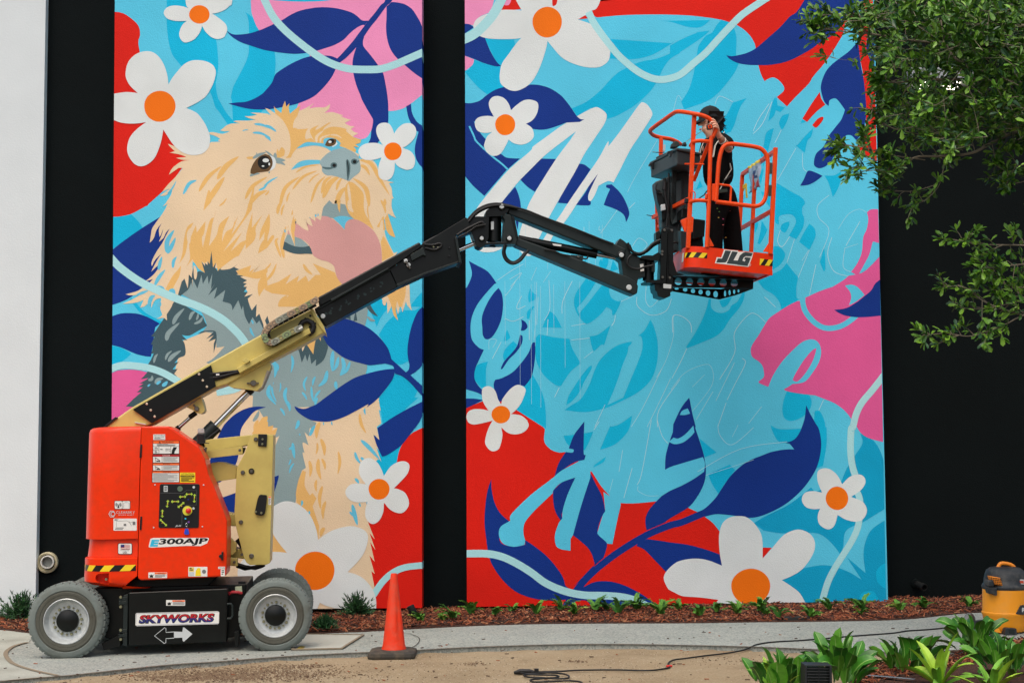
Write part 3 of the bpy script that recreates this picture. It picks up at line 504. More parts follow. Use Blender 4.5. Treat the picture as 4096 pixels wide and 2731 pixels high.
F('eye', 'brown', "c: 2100,1080! 2105,1020 2150,920 2220,840 2300,800 d: 20,800 80,830 110,900 105,970 60,1040 0,1055 c: 2200,1070 2150,1090 | d: 880,668! 900,620 930,585 980,570 1040,580 1045,620 1020,660 960,685 910,680", 14)
for q in (ell(1056, 651, 25.5, 27), ell(*S('d', 978, 608), 11, 9)): L.polys('pupil', 'black', [q], 15, dog)
for q in (ell(1063, 642, 13, 8), ell(1077, 657, 3.6, 5.5), ell(1052, 665, 5.5, 3), ell(*S('d', 955, 617), 6.5, 5)): L.polys('eye_glint', 'white', [q], 16, dog)
L.sh(N, 'navy', "h: 840,420! 1110,262! 1200,275 1330,320 1470,380 1600,470 1720,590 1800,700 1840,800 1860,880! 1780,930! 1680,940 1560,955 1500,950 1400,925 1270,890 1150,840 1040,760 930,670 870,570 840,500 | h: 1905,1010! 1800,1015 1650,1040 1475,1085 1380,1115 1280,1160 1150,1240 1050,1310 900,1420 780,1510 i: 870,35 800,62 760,62 712,45! 730,80 780,120 840,150 900,160 980,160 1080,130 1180,80 1270,30 h: 1500,1568 1640,1460 1760,1320 1850,1200 1890,1120 1905,1070! | h: 2350,70! 2250,160 2190,280 2140,430 2105,600 2092,750 2105,880 2120,950 2110,1020 2070,1060! 2135,1100! 2200,1060 2280,990 2350,900! | i: 1700,0! 1560,70 1440,140 1340,210! 1355,300! 1310,260! 1335,340 1375,425! 1420,410 1520,340 1600,240 1660,160 1700,60!", 12)
L.sh('painted_stem', 'navy', "h: 1840,850! 1950,950 2070,1060! 2135,1100! 2200,1160 2310,1260! 2350,1380! 2330,1430! 2230,1320 2130,1210 2020,1120 1910,1080! 1900,1010! 1870,960 1760,930!", 13)
L.daisy("a: 1190,125! 1150,50 1125,-290! 1430,-290! 1455,18! 1500,-290! 1850,-290! 1830,40 1790,90 1720,150 1620,190 1535,205! 1600,245 1700,320 1745,375 1758,440 1735,510 1700,555 1610,578 1520,545 1440,470 1410,420 1388,380! 1375,440 1330,520 1260,590 1150,628 1090,600 1055,530 1060,460 1100,370 1165,310! 1050,315 940,300 870,270 825,195 860,125 930,92 1010,85 1110,100", ('a', 1350, 216, 150, 134), 17)
L.daisy("a: 895,1245! 880,1120 840,980 780,870 700,790 610,757 500,765 400,810 320,890 280,980 265,1080 275,1160 330,1260 445,1372! 370,1360 260,1355 100,1378! 60,1378! c: 60,290! 105,302 200,335 340,350 450,345 570,328! 480,390 400,460 330,550 298,640 288,730 305,810 350,890 410,950 480,975 560,960 650,900 710,820 760,700 795,580 820,435! 860,500 930,610 1000,695 1100,770 1200,805 1300,810 1400,785 1470,720 1500,650 1505,540 1470,430 1420,330 1330,210 1250,160 1155,122! 1280,60 1380,0 a: 1450,1410 1520,1300 1570,1180 1592,1070 1575,1000 1530,945 1430,900 1300,887 1200,905 1110,960 1020,1060 950,1150", ('S', 639, 426, 62.6, 62.4), 17)
L.daisy("d: 1898,498! 1870,420 1820,350 1740,335 1670,360 1635,420 1640,500 1680,590 1730,668! 1650,635 1540,632 1450,655 1390,705 1372,770 1410,850 1470,880 1550,885 1640,870 1712,845! 1675,950 1660,1060 1690,1150 1770,1182 1850,1150 1895,1060 1908,920! 1960,980 2050,1020 2110,1025 2180,990 2205,900 2190,820 2130,750 2020,705! 2100,660 2180,580 2220,500 2215,420 2170,360 2110,342 2020,360 1940,430", ('d', 1878, 756, 129, 131), 17)
L.daisy("i: 1390,572! 1370,520 1340,470 1290,437 1240,445 1210,480 1200,540 1220,590 1256,636! 1200,628 1140,635 1105,670 1100,710 1130,750 1180,770 1266,768! 1250,820 1250,880 1280,925 1320,932 1360,900 1385,840 1390,772! 1430,820 1480,848 1530,850 1570,810 1578,760 1550,700 1500,672 1465,665! 1520,610 1570,550 1582,490 1550,462 1500,465 1440,500", ('i', 1353, 672, 79, 78), 17)
L.daisy("i: 892,1055! 880,980 840,880 790,820 720,775 650,762 590,780 540,820 520,900 540,980 590,1070 658,1152! 600,1145 520,1145 400,1160 320,1210 288,1270 290,1340 350,1400! 420,1480! 700,1520! 880,1590! 905,1528! 950,1550 1020,1570! 1330,1590! 1330,1500 1300,1420 1240,1350 1180,1315 1115,1296! 1190,1220 1240,1150 1268,1060 1260,1000 1210,965 1130,950 1020,975 950,1010", ('i', 868, 1287, 149, 144), 17)
# side return of the left panel (paint wraps round the edge)
for y0, y1, c in ((-70, 160, 'pale_lit_pink'), (160, 195, 'navy'), (195, 232, 'ribbon'), (232, 330, 'navy'), (330, 380, 'pale_lit_pink'), (380, 505, 'cyan'), (505, 670, 'navy'), (670, 1225, 'cyan'), (1225, 1450, 'navy'), (1450, 1570, 'cyan'), (1570, 1650, 'navy'), (1650, 1710, 'cyan'), (1710, 2248, 'red'), (2248, 2276, 'ribbon'), (2276, 2430, 'red')):
    a = WORLD.P(1688, y0, YP); b = WORLD.P(1688, y1, YP); mb = MB()
    x = a.x+0.0015; mb.add([(x, YP, a.z), (x, YP, b.z), (x, YW-.002, b.z), (x, YW-.002, a.z)], [(0, 1, 2, 3)]); mb.build('painted_edge', PC[c], ML)
# ---- right panel
Z = Rp.sh
Z(PT, 'red', "j: 420,125! 460,60! 560,-290! 1600,-290! 1410,115! 1450,185 1560,180 1750,165 2000,158 2200,158 k: 0,160 200,168 400,190 550,215 635,240 710,268! 790,320 860,390 905,470 915,520! 945,700! 970,790 1010,870! 1050,845 1100,830 1150,850 1200,900 1220,940 1210,980 1140,1040! 1250,1140! 1340,1040 1480,900 1530,820 1650,680 1760,520! 1850,370! 1870,260! 2060,60! 2300,-290! | k: 2010,440! 2100,-290! 2260,-290! 2260,1568! m: 2260,250! 2000,120! 2010,20! k: 2010,1500! 2080,1400 2095,1200 2080,950 2060,780 2030,620 | n: 50,1370! 150,1330 235,1295! 420,1200! 545,1420! 600,1385! 885,1568! p: 710,75! 705,180 760,245 830,270 875,265! 1000,350! 1090,430! 1105,435 1180,550 1250,630! 1300,690! 1450,695 1640,678! 1700,650! q: 150,730! 235,770! 290,805 360,860 415,930! 600,1000! 775,1063! 853,1065! 778,1150! 500,1450! 405,1500! 370,1560! p: 40,1590!", 1)
Z(N, 'teal', "j: 1600,420! 1660,385 1750,365 1860,345 1900,290 1980,250 2100,228 k: 0,235 100,265 200,292 300,298 370,270 440,205! 505,215! 440,310 360,390 200,500 0,630! 0,490! 150,410 290,352! 250,350 100,400 0,480! j: 2300,440 2180,520 2050,590 1900,630 1750,635 1600,628! | j: 1840,695! 1960,655 2100,630 2250,570 2351,490! 2351,570! 2250,630 2180,720 2135,810! 2100,880 2040,970 1950,1060 1850,1140 1750,1200 1650,1250 1560,1275! 1400,1150! 1250,1240! 1195,1160! 1350,1090 1500,970 1600,860 1700,770 1780,730! | k: 550,215! 635,240! 680,300 710,400 705,590! 735,680! 690,780 600,900 500,1010 380,1090 150,1170! 120,1090! 200,960 250,800 285,610 300,510 340,440 390,380 450,350 500,270", 2)
Z(PT, 'teal', "k: 670,1100! 820,1050! 760,1130 720,1230 690,1330 650,1410! 560,1440! 500,1300! 600,1230 | k: 1050,1300! 1070,1200 1110,1060 1140,1050! 1150,1130! 1230,1150! 1180,1200! 1130,1180! 1110,1240 | k: 1165,1310! 1200,1240 1275,1215! 1250,1300 1200,1385 1170,1340 | k: 1000,1568! 1030,1420 1110,1370! 1060,1568! m: 1010,250 950,400! 970,480! 1000,320! 960,100! | k: 1395,1320! 1415,1275! 1450,1305! | k: 1350,1568! 1440,1460 1530,1370! 1510,1460 m: 1470,10 1440,140! 1345,60! | j: 50,760! 100,740 150,640! 290,690 430,712! 440,850 480,930! 290,1010! 200,940 100,830 | j: 265,410! 400,425 575,420! 590,480! 440,700! 390,660 320,530", 2)
Z(PT, 'pale_lit_pink', "j: 30,-290! 420,-290! 340,100 290,145 200,190 150,280! 90,260 30,258! | j: 480,-290! 600,-290! 540,30 460,55! | j: 30,590! 150,637! 130,700 30,775!", 2)
Z(N, 'navy', "j: 30,258! 100,262 150,295! 30,375! | j: 30,480! 200,385! 265,402! 320,540 390,660 440,708! 380,712 250,675 130,625 30,590! | j: 30,1100! 110,1105 210,1078 290,1015 380,960 480,930! 600,970! 755,905! 850,912 960,945 1070,1015 1140,1090 1195,1165 1250,1245 1290,1275 1330,1277! 1280,1305 1200,1312 1140,1312 1050,1345 930,1382 840,1388 760,1375! 700,1326! 300,1300! 30,1300! | j: 30,1250! 130,1265! 200,1400 275,1490! l: 255,80! 340,175! 430,150 500,190 640,200! 520,305! 495,325! 260,598! 150,500 80,420 30,350! | l: 870,200! 1035,205 1045,215 1010,228! 920,370 800,555! 720,500 645,425! 740,330 810,240 | l: 1275,255! 1330,265 1395,315! 1300,460 1150,680! 1045,672! 1130,500 1220,350 | l: 1475,360! 1440,450 1375,570 1370,640 1395,655 1390,695 1330,700 1240,695! 1340,560 1400,450 | l: 1620,475! 1700,550 1760,640 1800,740 1808,800 1775,880! 1750,800 1660,740 1535,695! 1570,600 1605,525! 1560,505! 1565,480! | l: 445,670! 520,580 590,500! 630,600 650,720 630,850 615,960! 590,850! 560,780! | l: 95,1292! 180,1340 260,1380 320,1430 390,1530! n: 370,40! 270,150 180,270 125,400 112,520 130,640 200,720 255,745! 200,860 160,960 155,1050 190,1120 245,1180! 245,1235! 180,1200 40,1160! 40,100! l: 75,1568 120,1470 125,1400 | n: 410,85! 445,140 460,250 445,400 400,520 340,610 280,632 245,590 238,500 232,420 250,340 300,230 360,140 | n: 655,420! 700,450 722,500 690,535 650,540! 660,480 | n: 640,585! 668,600 660,680 600,770 520,850 455,945 435,945! 470,870 560,770 610,700 628,640 | n: 780,665! 802,665! 805,780 790,920 760,1040 690,1135! 640,1125 560,1150 450,1290! 410,1290 370,1180 360,1110 375,1065! 450,1045 560,985 650,890 730,780 765,690 | n: 40,1265! 150,1265 245,1280! 150,1330 40,1380!", 3)
Rp.ribbon("j: 100,1350 150,1460 l: 170,10 250,90 350,180 440,250 510,315", 7, 4, 'cyan', 'painted_stem')
Z(N, 'navy', "k: 1600,-290! 1380,95 1280,180 1180,290 1080,380 1000,450 915,520 830,565 740,590 660,603 600,592! 640,635 720,675 830,695 940,698 1050,698 1180,678 1290,645 1400,590 1520,520 1640,430 1750,370 1850,250! 2050,60! 2150,-290! | k: 2010,440! 1920,545 1820,620 1700,720 1640,820 1612,920 1620,1000 1650,1090 1695,1135! 1700,1090! 1710,1070 1760,1052 1800,1080 1870,1175! 1830,1280 1760,1370 1700,1450 1640,1568 m: 1560,150 1537,250 1560,290 1610,303 1680,270 1740,200 1800,60! k: 1840,1500! 1880,1450 1940,1450 1990,1500! 2060,1420! 2095,1250 2095,1100 2070,850 2040,700 | k: 2095,500! 2120,300! 2260,300! 2260,760! 2150,680 | m: 1390,490! 1430,420 1460,350 1490,328 1560,350 1630,385! 1560,440 1480,480", 3)
Z(PT, 'red', "k: 1600,985! 1620,1060 1660,1120! 1560,1200 1465,1305! 1415,1270! 1500,1130 | k: 1520,1340! 1580,1270 1635,1250 1630,1290 1565,1365 | j: 1260,210! 1340,165! 1365,200!", 4)
Z(PT, 'teal', "n: 300,870! 280,940 278,1060 280,1140! 230,1150! 160,1070 152,1000 175,920 220,890 | n: 750,85! 775,130 820,160! 800,210 735,240! 728,170 | n: 780,280! 795,285 760,340 740,415! 715,415! 718,340 | n: 505,530! 540,615! 485,655 465,645! 480,580 | n: 570,650! 610,690! 560,770 470,860! 460,800 490,730 | n: 955,330! 1010,370 1060,450 1090,520! 1070,510 880,505! 920,410 | n: 805,620! 845,578! 1000,610 1170,628! 1200,730 1290,890! 1270,905! 1180,980 1080,1130! 1020,1120 900,1020 820,880 805,750 | n: 1350,-20! 1470,-10! 1400,110 1320,220 1250,300! 1270,360! 1380,230 1480,100 1540,30! 1605,60! 1595,120 1620,190 1680,225 1720,220! 1700,280 1650,370 1625,370! 1620,320 1565,290! 1500,370 1400,450 1340,470! 1270,390 1225,290 1220,200 1250,120 1300,50 | n: 1385,600! 1480,580 1610,480! 1570,600 1540,690 1510,690 1440,755 1420,745! 1400,680 | n: 2035,420! 2080,520 2110,650 2115,800 2090,950 2030,1080 1900,1200 1750,1280 1575,1360 1420,1400 1300,1410 1115,1388! 1200,1330 1290,1270 1380,1120 1440,960 1500,850 1600,750 1700,690 1825,658 1830,680 1800,710! 1790,780 1740,900 1700,1020 1650,1160 1575,1335! 1745,1255! 1800,1120 1850,1000 1900,880 1945,750 1950,660 1935,605 1905,595! 1960,550 2000,490 | n: 1410,915! 1400,960 1330,1080 1280,1190 1200,1290 1135,1335! 1160,1240 1220,1140 1300,1020 1380,925 | n: 775,1010! 850,1140 900,1280 918,1440 918,1560! p: 720,70! n: 600,1385! 650,1290 700,1180 690,1135! | n: 1600,1568! 1700,1540 1840,1445! p: 1430,20! 1400,100 1300,200 1170,248! 1220,130 1255,50! | l: 1330,1250! 1360,1245! 1340,1320! | l: 1510,1270 1580,1260 1580,1330 1540,1390 1485,1330 | l: 1635,1280! 1690,1380! 1600,1410!", 2)
Z(PT, 'teal', "m: 1140,460! 1300,555 1400,610 1440,660 1440,690! 1415,720 1415,790 1435,840 1420,940 1350,1060! 1270,1025! 1340,900 1340,840 1300,800 1240,795 1165,820 1165,900 1130,890! 1050,650! | m: 1175,960! 1200,900 1270,870! 1275,910 1230,990 | m: 1490,895! 1540,940 1558,1000 1545,1060 1490,1175! 1380,1090! 1430,990 | m: 1155,1135! 1210,1180 1230,1240 1180,1330 1090,1390! 1080,1140! | m: 1245,1315! 1290,1370 1370,1470! o: 1365,0! 1350,90 1355,190 1380,200! 1300,270 1190,315! 1170,240 1110,160 1000,90 925,-10! m: 1040,1450 1180,1390 | m: 1640,1160! 1655,1200 1660,1380 1640,1400! 1600,1300! 1620,1250 | m: 1650,380! 1750,380 1825,340! 1825,430 1790,530 1740,612! 1720,540 1690,450 | m: 850,990 880,900 945,850! 930,950 860,1055 | m: 980,860! 1040,960! 1000,1050 960,1115! 935,1105! 965,980 | m: 970,550! 1000,620! 1080,740! 1075,600! 1010,560! | m: 690,660! 800,580! 760,950 750,1100! 720,1000 690,800 | m: 280,530! 320,430! 350,500! | o: 415,200! 440,200! 440,290 490,340 560,352 630,320 660,270 720,230 770,140! 800,100! 790,200 740,300 640,420 570,530 490,600 380,650 190,725 180,700! 260,580 340,430 390,300 | o: 525,220! 660,180! 620,260 560,290 | o: 1250,1185! 1380,1210 1480,1225 1515,1310 1480,1400 1400,1470 1290,1505 1220,1470 1200,1380 1215,1280 | o: 1545,1400! 1600,1400 1650,1500 1660,1568! q: 1310,60! 1310,200 1280,380! 1180,420! | p: 865,130! 1000,115 1115,95! 1080,180 1045,250! 910,210 | p: 1220,305! 1200,350 1115,395! 1130,370 | q: 320,450! 500,370! 545,415! 450,540 405,615! 350,530 | q: 245,150! 390,270! 290,310! | q: 840,40! 920,75 1100,70! 1060,150 960,190 900,170 860,100", 2)
Z(PT, 'dteal', "q: 1590,110! 1700,170 1760,260 1795,370! 1860,380! 1860,700! 1700,800 1600,860! 1500,900 1460,950 1450,1050! 1430,1130! 1380,1060 1300,980 1200,940 940,945 780,920! 700,860! 800,800 1000,700 1180,560! 1210,600! 1430,520! 1480,400 1550,290 1610,190 | q: 1860,800! 1700,900 1640,1000 1618,1120 1635,1275! 1480,1145! 1600,1330! 1480,1260 1300,1210 1120,1235! 935,1335! 1133,1560! 1860,1560!", 2)
Z(PT, 'teal', "q: 1725,1300 1745,1230 1860,1160! 1860,1440! 1750,1370 | q: 1560,1560! 1600,1450 1680,1427 1720,1450 1780,1560!", 3)
Z(PT, 'pink', "m: 2105,775! 2150,742 2260,742! 2260,1110! 2190,1090 2165,1090! 2140,1200 2080,1320 2020,1430 1980,1435! 1935,1410! 2000,1320 2050,1200 2065,1040 2100,960 2120,850 | o: 1360,225! 1270,270 1150,345 1060,410 1000,500 940,600 880,690 863,750 880,820 950,870 990,920 1005,990 1000,1040 950,1080! 955,1100 1050,1140! 1190,880! 1300,800! 1300,1100! 1265,1140! 1215,1140 1215,1160 1250,1185 1380,1210 1550,1230! 1640,1265 1750,1310 1840,1370 1900,1430 1940,1490! 1930,1568! q: 1560,50! 1600,110 1680,155 1860,200! m: 2300,1200! 2235,1250! 2150,1340 2050,1420 1910,1450! 1850,1500 1740,1568! o: 1600,120 1445,190! 1450,212!", 3)
Rp.ribbon("o: 1413,205 1440,320 1520,430 1620,500 1720,515 1830,490 1930,430 2000,370", 22, 4, 'cyan', 'script_underpaint')
Z('script_underpaint', 'cyan', "o: 1870,60! 1940,48 2010,80 2080,160! 1990,230 1910,270! 1935,200 1925,130 | o: 1050,1140! 1100,1020 1190,880 1300,760 1400,670 1480,635 1550,640 1600,690 1615,780 1590,880 1530,980 1460,1070 1400,1100 1310,1110! 1265,1140! 1150,1200!", 4)
Z(PT, 'pink', "o: 1545,735 1562,740 1530,850 1470,960 1400,1050 1350,1085 1310,1065! 1340,1000 1420,870 1500,770", 5)
Z(N, 'navy', "o: 2300,-40! 2200,30 2150,110 2080,170 1990,240 1880,300 1755,318! 1810,355 1900,385 2050,398 2300,375! | o: 1455,1335! 1500,1430 1580,1568 q: 1215,0 1250,90 1265,200 1250,320 1210,430 1130,550 1020,660 900,740 760,800 660,815 560,800 460,788 380,785 290,805! 235,770! 300,730 380,650 440,560 520,450 640,350 780,290 860,262 960,245 1040,243! 1000,195! 965,190! 1040,160 1090,90 1120,0 o: 1410,1568 1440,1470 | o: 205,1255! 215,1300 240,1430 275,1568 q: 210,60 250,180 285,300 300,430 280,540 220,650 150,730 0,820 p: 1700,860 1560,920! 1550,830 1580,750 1640,680 1700,620! 1790,560! 1715,412! 1720,300 1750,185 1780,100! o: 35,1540! 100,1400 150,1320 | p: 1040,10! 1035,150 1035,280 1050,290 1040,330! 960,350 880,400 790,470! 820,370 860,300 885,265! 940,270 950,245 910,235! 950,130 1000,60 | p: 965,478! 920,580 880,700 850,790 860,820! 850,850! 800,770 780,680 778,600 785,580! 850,520 900,490 | p: 1080,420! 1100,460 1140,540 1190,640 1215,760! 1190,800 1160,880 1155,950 1220,1010 1228,1060 1200,1150! 1100,1230! 950,1390! 1110,1240 1115,1160 1080,1080 1020,1020 945,960! 960,880 1000,740 1050,580 1090,480! | p: 262,495! 265,580 290,690 340,780 420,850! 370,900 330,970 350,1030 450,1057 545,1040! 545,1000! 620,1050 720,1130 800,1220 860,1310 880,1380! 1000,1480! 870,1500 760,1505 620,1490 480,1440 380,1360 300,1260 245,1150 220,1000 205,850 215,680 235,570 | p: 1050,1385! 1130,1350 1240,1345 1350,1370 1460,1420 1560,1480 1650,1560! 1100,1560! 1060,1510 1000,1505 960,1520 930,1580! 870,1580! 900,1450! | p: 1475,1050! 1540,1080 1620,1160 1720,1265! 1850,1300! q: 435,1215! 415,1120! 300,1080 150,1040 0,1020 p: 1700,1010 1565,992! 1500,1020", 5)
Rp.ribbon("p: 870,1580 960,1440 1060,1320 1180,1210 1350,1085 1560,960 1750,880 q: 90,855 200,810 330,755", 27, 5, 'navy', 'painted_stem')
Z('script_underpaint', 'cyan', "q: -60,425! 0,392 100,360 275,308! 292,360 285,430! 200,490 100,545 0,590 -80,640! | q: -10,180! 40,200 110,185 170,140 205,100! 195,45! 130,115 70,152 30,145! | o: 105,1440! 130,1395 190,1370! 215,1425! 160,1440 | p: 790,470! 850,420 1000,340! 1090,430! 1090,480! 1050,600 1000,760 945,960! 925,990! 924,1090! 840,1075 800,1040 795,950 830,850! 855,820! 860,750 900,620 965,478! 850,520 785,580 775,610! 690,690 600,780 540,860 530,940 545,1000! 540,1040! 450,1057 360,1030 325,960 340,890 420,840! 425,790 520,690 620,600 720,525 | p: 1200,600! 1340,690! 1345,705! 1310,860 1275,1035! 1230,1030! 1215,1010 1155,955 1155,920 1195,790! 1215,760! | m: 2165,1090! 2190,1090 2260,1150! 2260,1220! 2180,1300 2100,1370 2020,1430! 2080,1320 2130,1220", 7)
Rp.ribbon("j: 470,-60 400,80 330,190 220,310 130,380 20,430", 38, 10)
Rp.ribbon("j: 1375,130 1420,230 1500,350 1600,480 1700,600 1850,730 1960,800 2080,845 2200,848 2351,800 k: 250,680 380,570 500,440 620,310 760,170 900,70 1100,-60", 28, 8)
Rp.ribbon("o: 2330,960 2230,1090 2150,1190 2050,1310 1990,1430 1955,1568 q: 1515,80 1510,250 1525,380 1560,490", 27, 8)
Rp.ribbon("q: 1560,590 1582,640 1590,700 1580,850 1550,950 1490,1060 1400,1200 1330,1330 1290,1450 1270,1530", 26, 8)
Rp.ribbon("p: 30,1115 220,1115 350,1140 480,1200 600,1275 700,1350 800,1400 920,1440 1050,1462 1200,1465 1340,1475 1450,1500 1600,1570", 30, 8)
Z('white_script', 'white', "j: 1250,1245! 1330,1200 1430,1152 1480,1152 1550,1200 1568,1250 1540,1330 1480,1420 1400,1540 l: 1330,150 1230,340 1120,530 1010,720 940,850 870,1000 830,1090 830,1190! 740,1240 660,1210 625,1120 630,1020 680,850 720,720 780,600 900,400 1040,185 1180,0 j: 1190,1480 1240,1405! 1100,1510 l: 1000,90 880,190 760,310 640,430 540,550 440,680 350,830! 450,1120 400,1180 310,1200 220,1190 140,1130 105,1010 110,900 150,790 200,700 320,550 520,320 750,120 j: 780,1568 900,1480 1050,1370 1140,1312! 1280,1305! 1330,1277! 1290,1275 | j: 1585,1568! 1700,1420 1800,1280 1920,1115 1960,1098 2010,1130 2055,1210 2030,1280 1900,1480 1840,1568 l: 1780,180 1700,340 1640,455! 1580,440 1480,490! 1440,590 1405,645 1380,650 1370,610 1390,540 1475,360! 1350,530 1240,695 1180,790 1100,900 1010,1000 960,1090! 880,1080! 950,970 1080,790 1150,680 1300,460 1480,200 1580,20", 6)
Rp.daisy("j: 570,-290! 590,-5! 660,115! 560,108 440,110 320,140 200,190 150,250 148,310 200,380 280,410 400,420 560,420 655,408! 600,470 520,580 450,680 425,790 430,880 470,930 540,968 620,970 720,920 800,830 870,680 920,520 935,440! 1000,520 1080,610 1180,670 1320,715 1420,725 1500,715 1570,670 1600,610 1605,490 1570,410 1500,330 1400,260 1260,212! 1340,165! 1410,115! 1480,60 1600,-290! 1060,-290! 1040,10 1010,65 990,65 985,20! 990,-290!", ('j', 932, 240, 157, 163), 7)
Rp.daisy("j: 545,1180! 520,1110 470,1050 400,1027 340,1045 308,1100 320,1170 362,1250! 300,1240 220,1248 170,1280 158,1330 180,1390 230,1418 290,1422 345,1412! 290,1460 260,1540 l: 258,70 285,130 350,172 430,150 490,60 j: 520,1492! 570,1530 650,1548 730,1525 785,1470 785,1410 760,1360 705,1325! 770,1290 820,1220 838,1140 820,1090 750,1067 680,1075 610,1120", ('j', 483, 1335, 107, 112), 9)
Rp.daisy("n: 450,1275! 440,1330! 405,1270! 380,1190 340,1145 290,1132 240,1160 235,1240 250,1310 305,1395! 240,1380 150,1378 90,1405 68,1460 90,1520 150,1542 250,1525 350,1500! 310,1568 p: 215,140 212,200 250,250 290,258 330,230 355,130 345,60! 400,105 470,118 540,95 575,45 560,0 n: 720,1500 650,1445 545,1430! 600,1385 660,1300 700,1190 690,1150 640,1120 590,1125 530,1170 480,1230", ('n', 437, 1436, 100, 93), 9)
Rp.daisy("q: 1440,535! 1400,460 1340,410 1280,402 1235,430 1235,510 1272,605! 1200,592 1130,605 1102,660 1130,720 1190,742 1255,740! 1235,800 1250,870 1320,912 1375,880 1402,790! 1470,830 1560,848 1620,820 1648,750 1610,680 1515,640! 1600,580 1635,520 1620,470 1570,452 1500,475", ('q', 1397, 652, 94, 97), 9)
Rp.daisy("q: 435,1215! 415,1100 410,960 440,860 500,812 580,800 650,815 720,880 770,980 775,1155! 860,1060 950,960 1050,915 1130,925 1190,970 1214,1040 1190,1130 1110,1240 1020,1300 935,1335! 1020,1390 1090,1450 1150,1560! 350,1560! 405,1500! 250,1480 110,1470 40,1440 0,1420 p: 1735,1400 1705,1330 1720,1270 1790,1200 q: 100,1170 210,1155 320,1170", ('q', 675, 1390, 163, 151), 9)
# chalk guide lines and drips of the unfinished lettering
CL = """n: 480,170 540,100 600,0|n: 660,170 610,270 620,310 700,275|n: 480,410 570,440 680,390|n: 1090,360 1100,220 1200,10|n: 820,20 810,400 790,640|n: 900,430 960,300 950,0|n: 1190,490 1340,465|n: 1190,640 1385,620|n: 1660,375 1650,440 1620,490|n: 1720,230 1850,170|n: 1890,180 1900,280 2040,375 2200,330 2260,200|n: 1990,60 1985,220 2040,285 2130,200|n: 2351,380 2280,390 2280,600 2200,860 2100,1040|n: 1830,1568 1960,1350 2160,940|n: 2110,1568 2130,1380 2351,1060|n: 2000,1568 2180,1200 2250,1050|n: 1325,835 1420,760|n: 1440,1568 1550,1330|n: 1060,1150 1010,1250|o: 30,560 30,390 120,385 215,460 230,560|o: 180,730 110,880 20,1050|o: 10,1170 160,990 380,900 450,950 460,1080 400,1200 240,1400|o: 240,1140 370,1010|o: 530,1060 690,780 690,560 840,370 930,370 1020,450|o: 770,835 805,890 700,1100 610,1280|o: 460,1190 280,1490|o: 690,880 490,1290|o: 980,1350 840,1530|o: 1010,180 1130,290|o: 1490,160 1520,20|o: 1640,1280 1590,1390|o: 510,1568 600,1310|m: 1600,1250 1700,970 1590,830 1580,700 1700,590|m: 1730,1040 1685,1220 1750,1400 1900,1455|m: 1870,1150 1850,1350 1930,1410|m: 1870,1155 2010,1110|m: 1880,1130 2030,870|m: 1800,950 1900,800 2020,740 2100,775|m: 1510,1560 1560,1330|m: 1410,1290 1480,1180 |m: 1370,1470 1490,1175|m: 1250,1310 1330,1060|m: 1180,960 1150,1080 1200,1140 1280,1030|m: 1345,90 1150,430|m: 1415,140 1420,290 1460,340|k: 890,1430 990,1320 1090,1090|k: 890,1400 950,1270 1060,1110|k: 480,1120 530,1030 670,1090|k: 20,1250 80,1030 125,1070|k: 1120,1530 1190,1390|l: 1790,560 1870,400 2110,0|l: 1840,1140 1910,1050 2000,1110 1960,1180|l: 1500,1000 1680,750|l: 1325,980 1325,930|l: 1490,920 1485,960 1510,965|l: 400,1500 560,1390 680,1325|l: 530,1490 660,1420 540,1568|l: 820,1360 760,1500|l: 890,1520 970,1400|l: 1870,670 1810,730|p: 1120,80 1165,10|p: 1480,540 1520,440 1600,0|p: 1250,600 1280,490|p: 1330,430 1360,250|p: 1370,650 1440,400|p: 1490,550 1490,590 1570,630 1660,630|p: 1650,0 1690,130 1740,195|q: 400,40 420,130 520,205 700,60|q: 520,140 570,40|q: 230,430 590,240 980,180|q: 300,460 700,330|n: 740,640 740,430|n: 820,480 835,180|n: 930,590 940,420|n: 345,840 440,660|n: 310,740 315,640 390,640 350,720"""
lines = [strip(smooth(parse(t), False, 5), random.choice((1.3, 1.7, 2.1))) for t in CL.split('|')]
for x in (480, 640, 760, 800, 860, 1000, 1120, 1280): lines.append(strip([S('n', x, random.uniform(0, 100)), S('n', x+4, random.uniform(300, 1500))], 0.9))
for x in (1180, 1380, 1450, 1520, 640, 700, 940): lines.append(strip([S('l', x, random.uniform(700, 1300)), S('l', x-3, random.uniform(1250, 1560))], 0.9))
Rp.polys('chalk_lines', CHALK, lines, 8, kind='stuff')
# ------------------------------------------------------------------ boom lift
ORG = mat('orange powder coat', (230, 50, 0), 0.35, spec=0.25, var=0.04, vscale=3, coat=0.12, dirt=(150, 60, 30), dscale=14, dfac=0.3)
ORG2 = mat('orange rail paint', (232, 70, 0), 0.42, spec=0.22, coat=0.0, var=0.05, vscale=6, dirt=(220, 190, 170), dscale=60, dfac=0.12)
BEI = mat('beige boom paint', (196, 180, 100), 0.42, spec=0.35, coat=0.1, var=0.04, vscale=3, dirt=(150, 122, 66), dscale=5, dfac=0.35)
BK = mat('black steel paint', (5, 9, 8), 0.36, spec=0.3, var=0.15, vscale=5, dirt=(24, 30, 28), dscale=7, dfac=0.35)
BK2 = mat('satin dark steel', (26, 35, 34), 0.42, spec=0.33, var=0.1, vscale=4, dirt=(40, 50, 48), dscale=12, dfac=0.3)
RUB = mat('black rubber hose', (14, 15, 15), 0.5, spec=0.4)
TYR = mat('grey tyre rubber', (110, 119, 115), 0.85, spec=0.15, bump=0.3, bscale=40, var=0.06, vscale=7, dirt=(82, 78, 66), dscale=6, dfac=0.6)
TYD = mat('dirty tyre sidewall', (86, 87, 79), 0.9, spec=0.15, bump=0.3, bscale=40, var=0.1, vscale=9, dirt=(66, 62, 52), dscale=8, dfac=0.6)
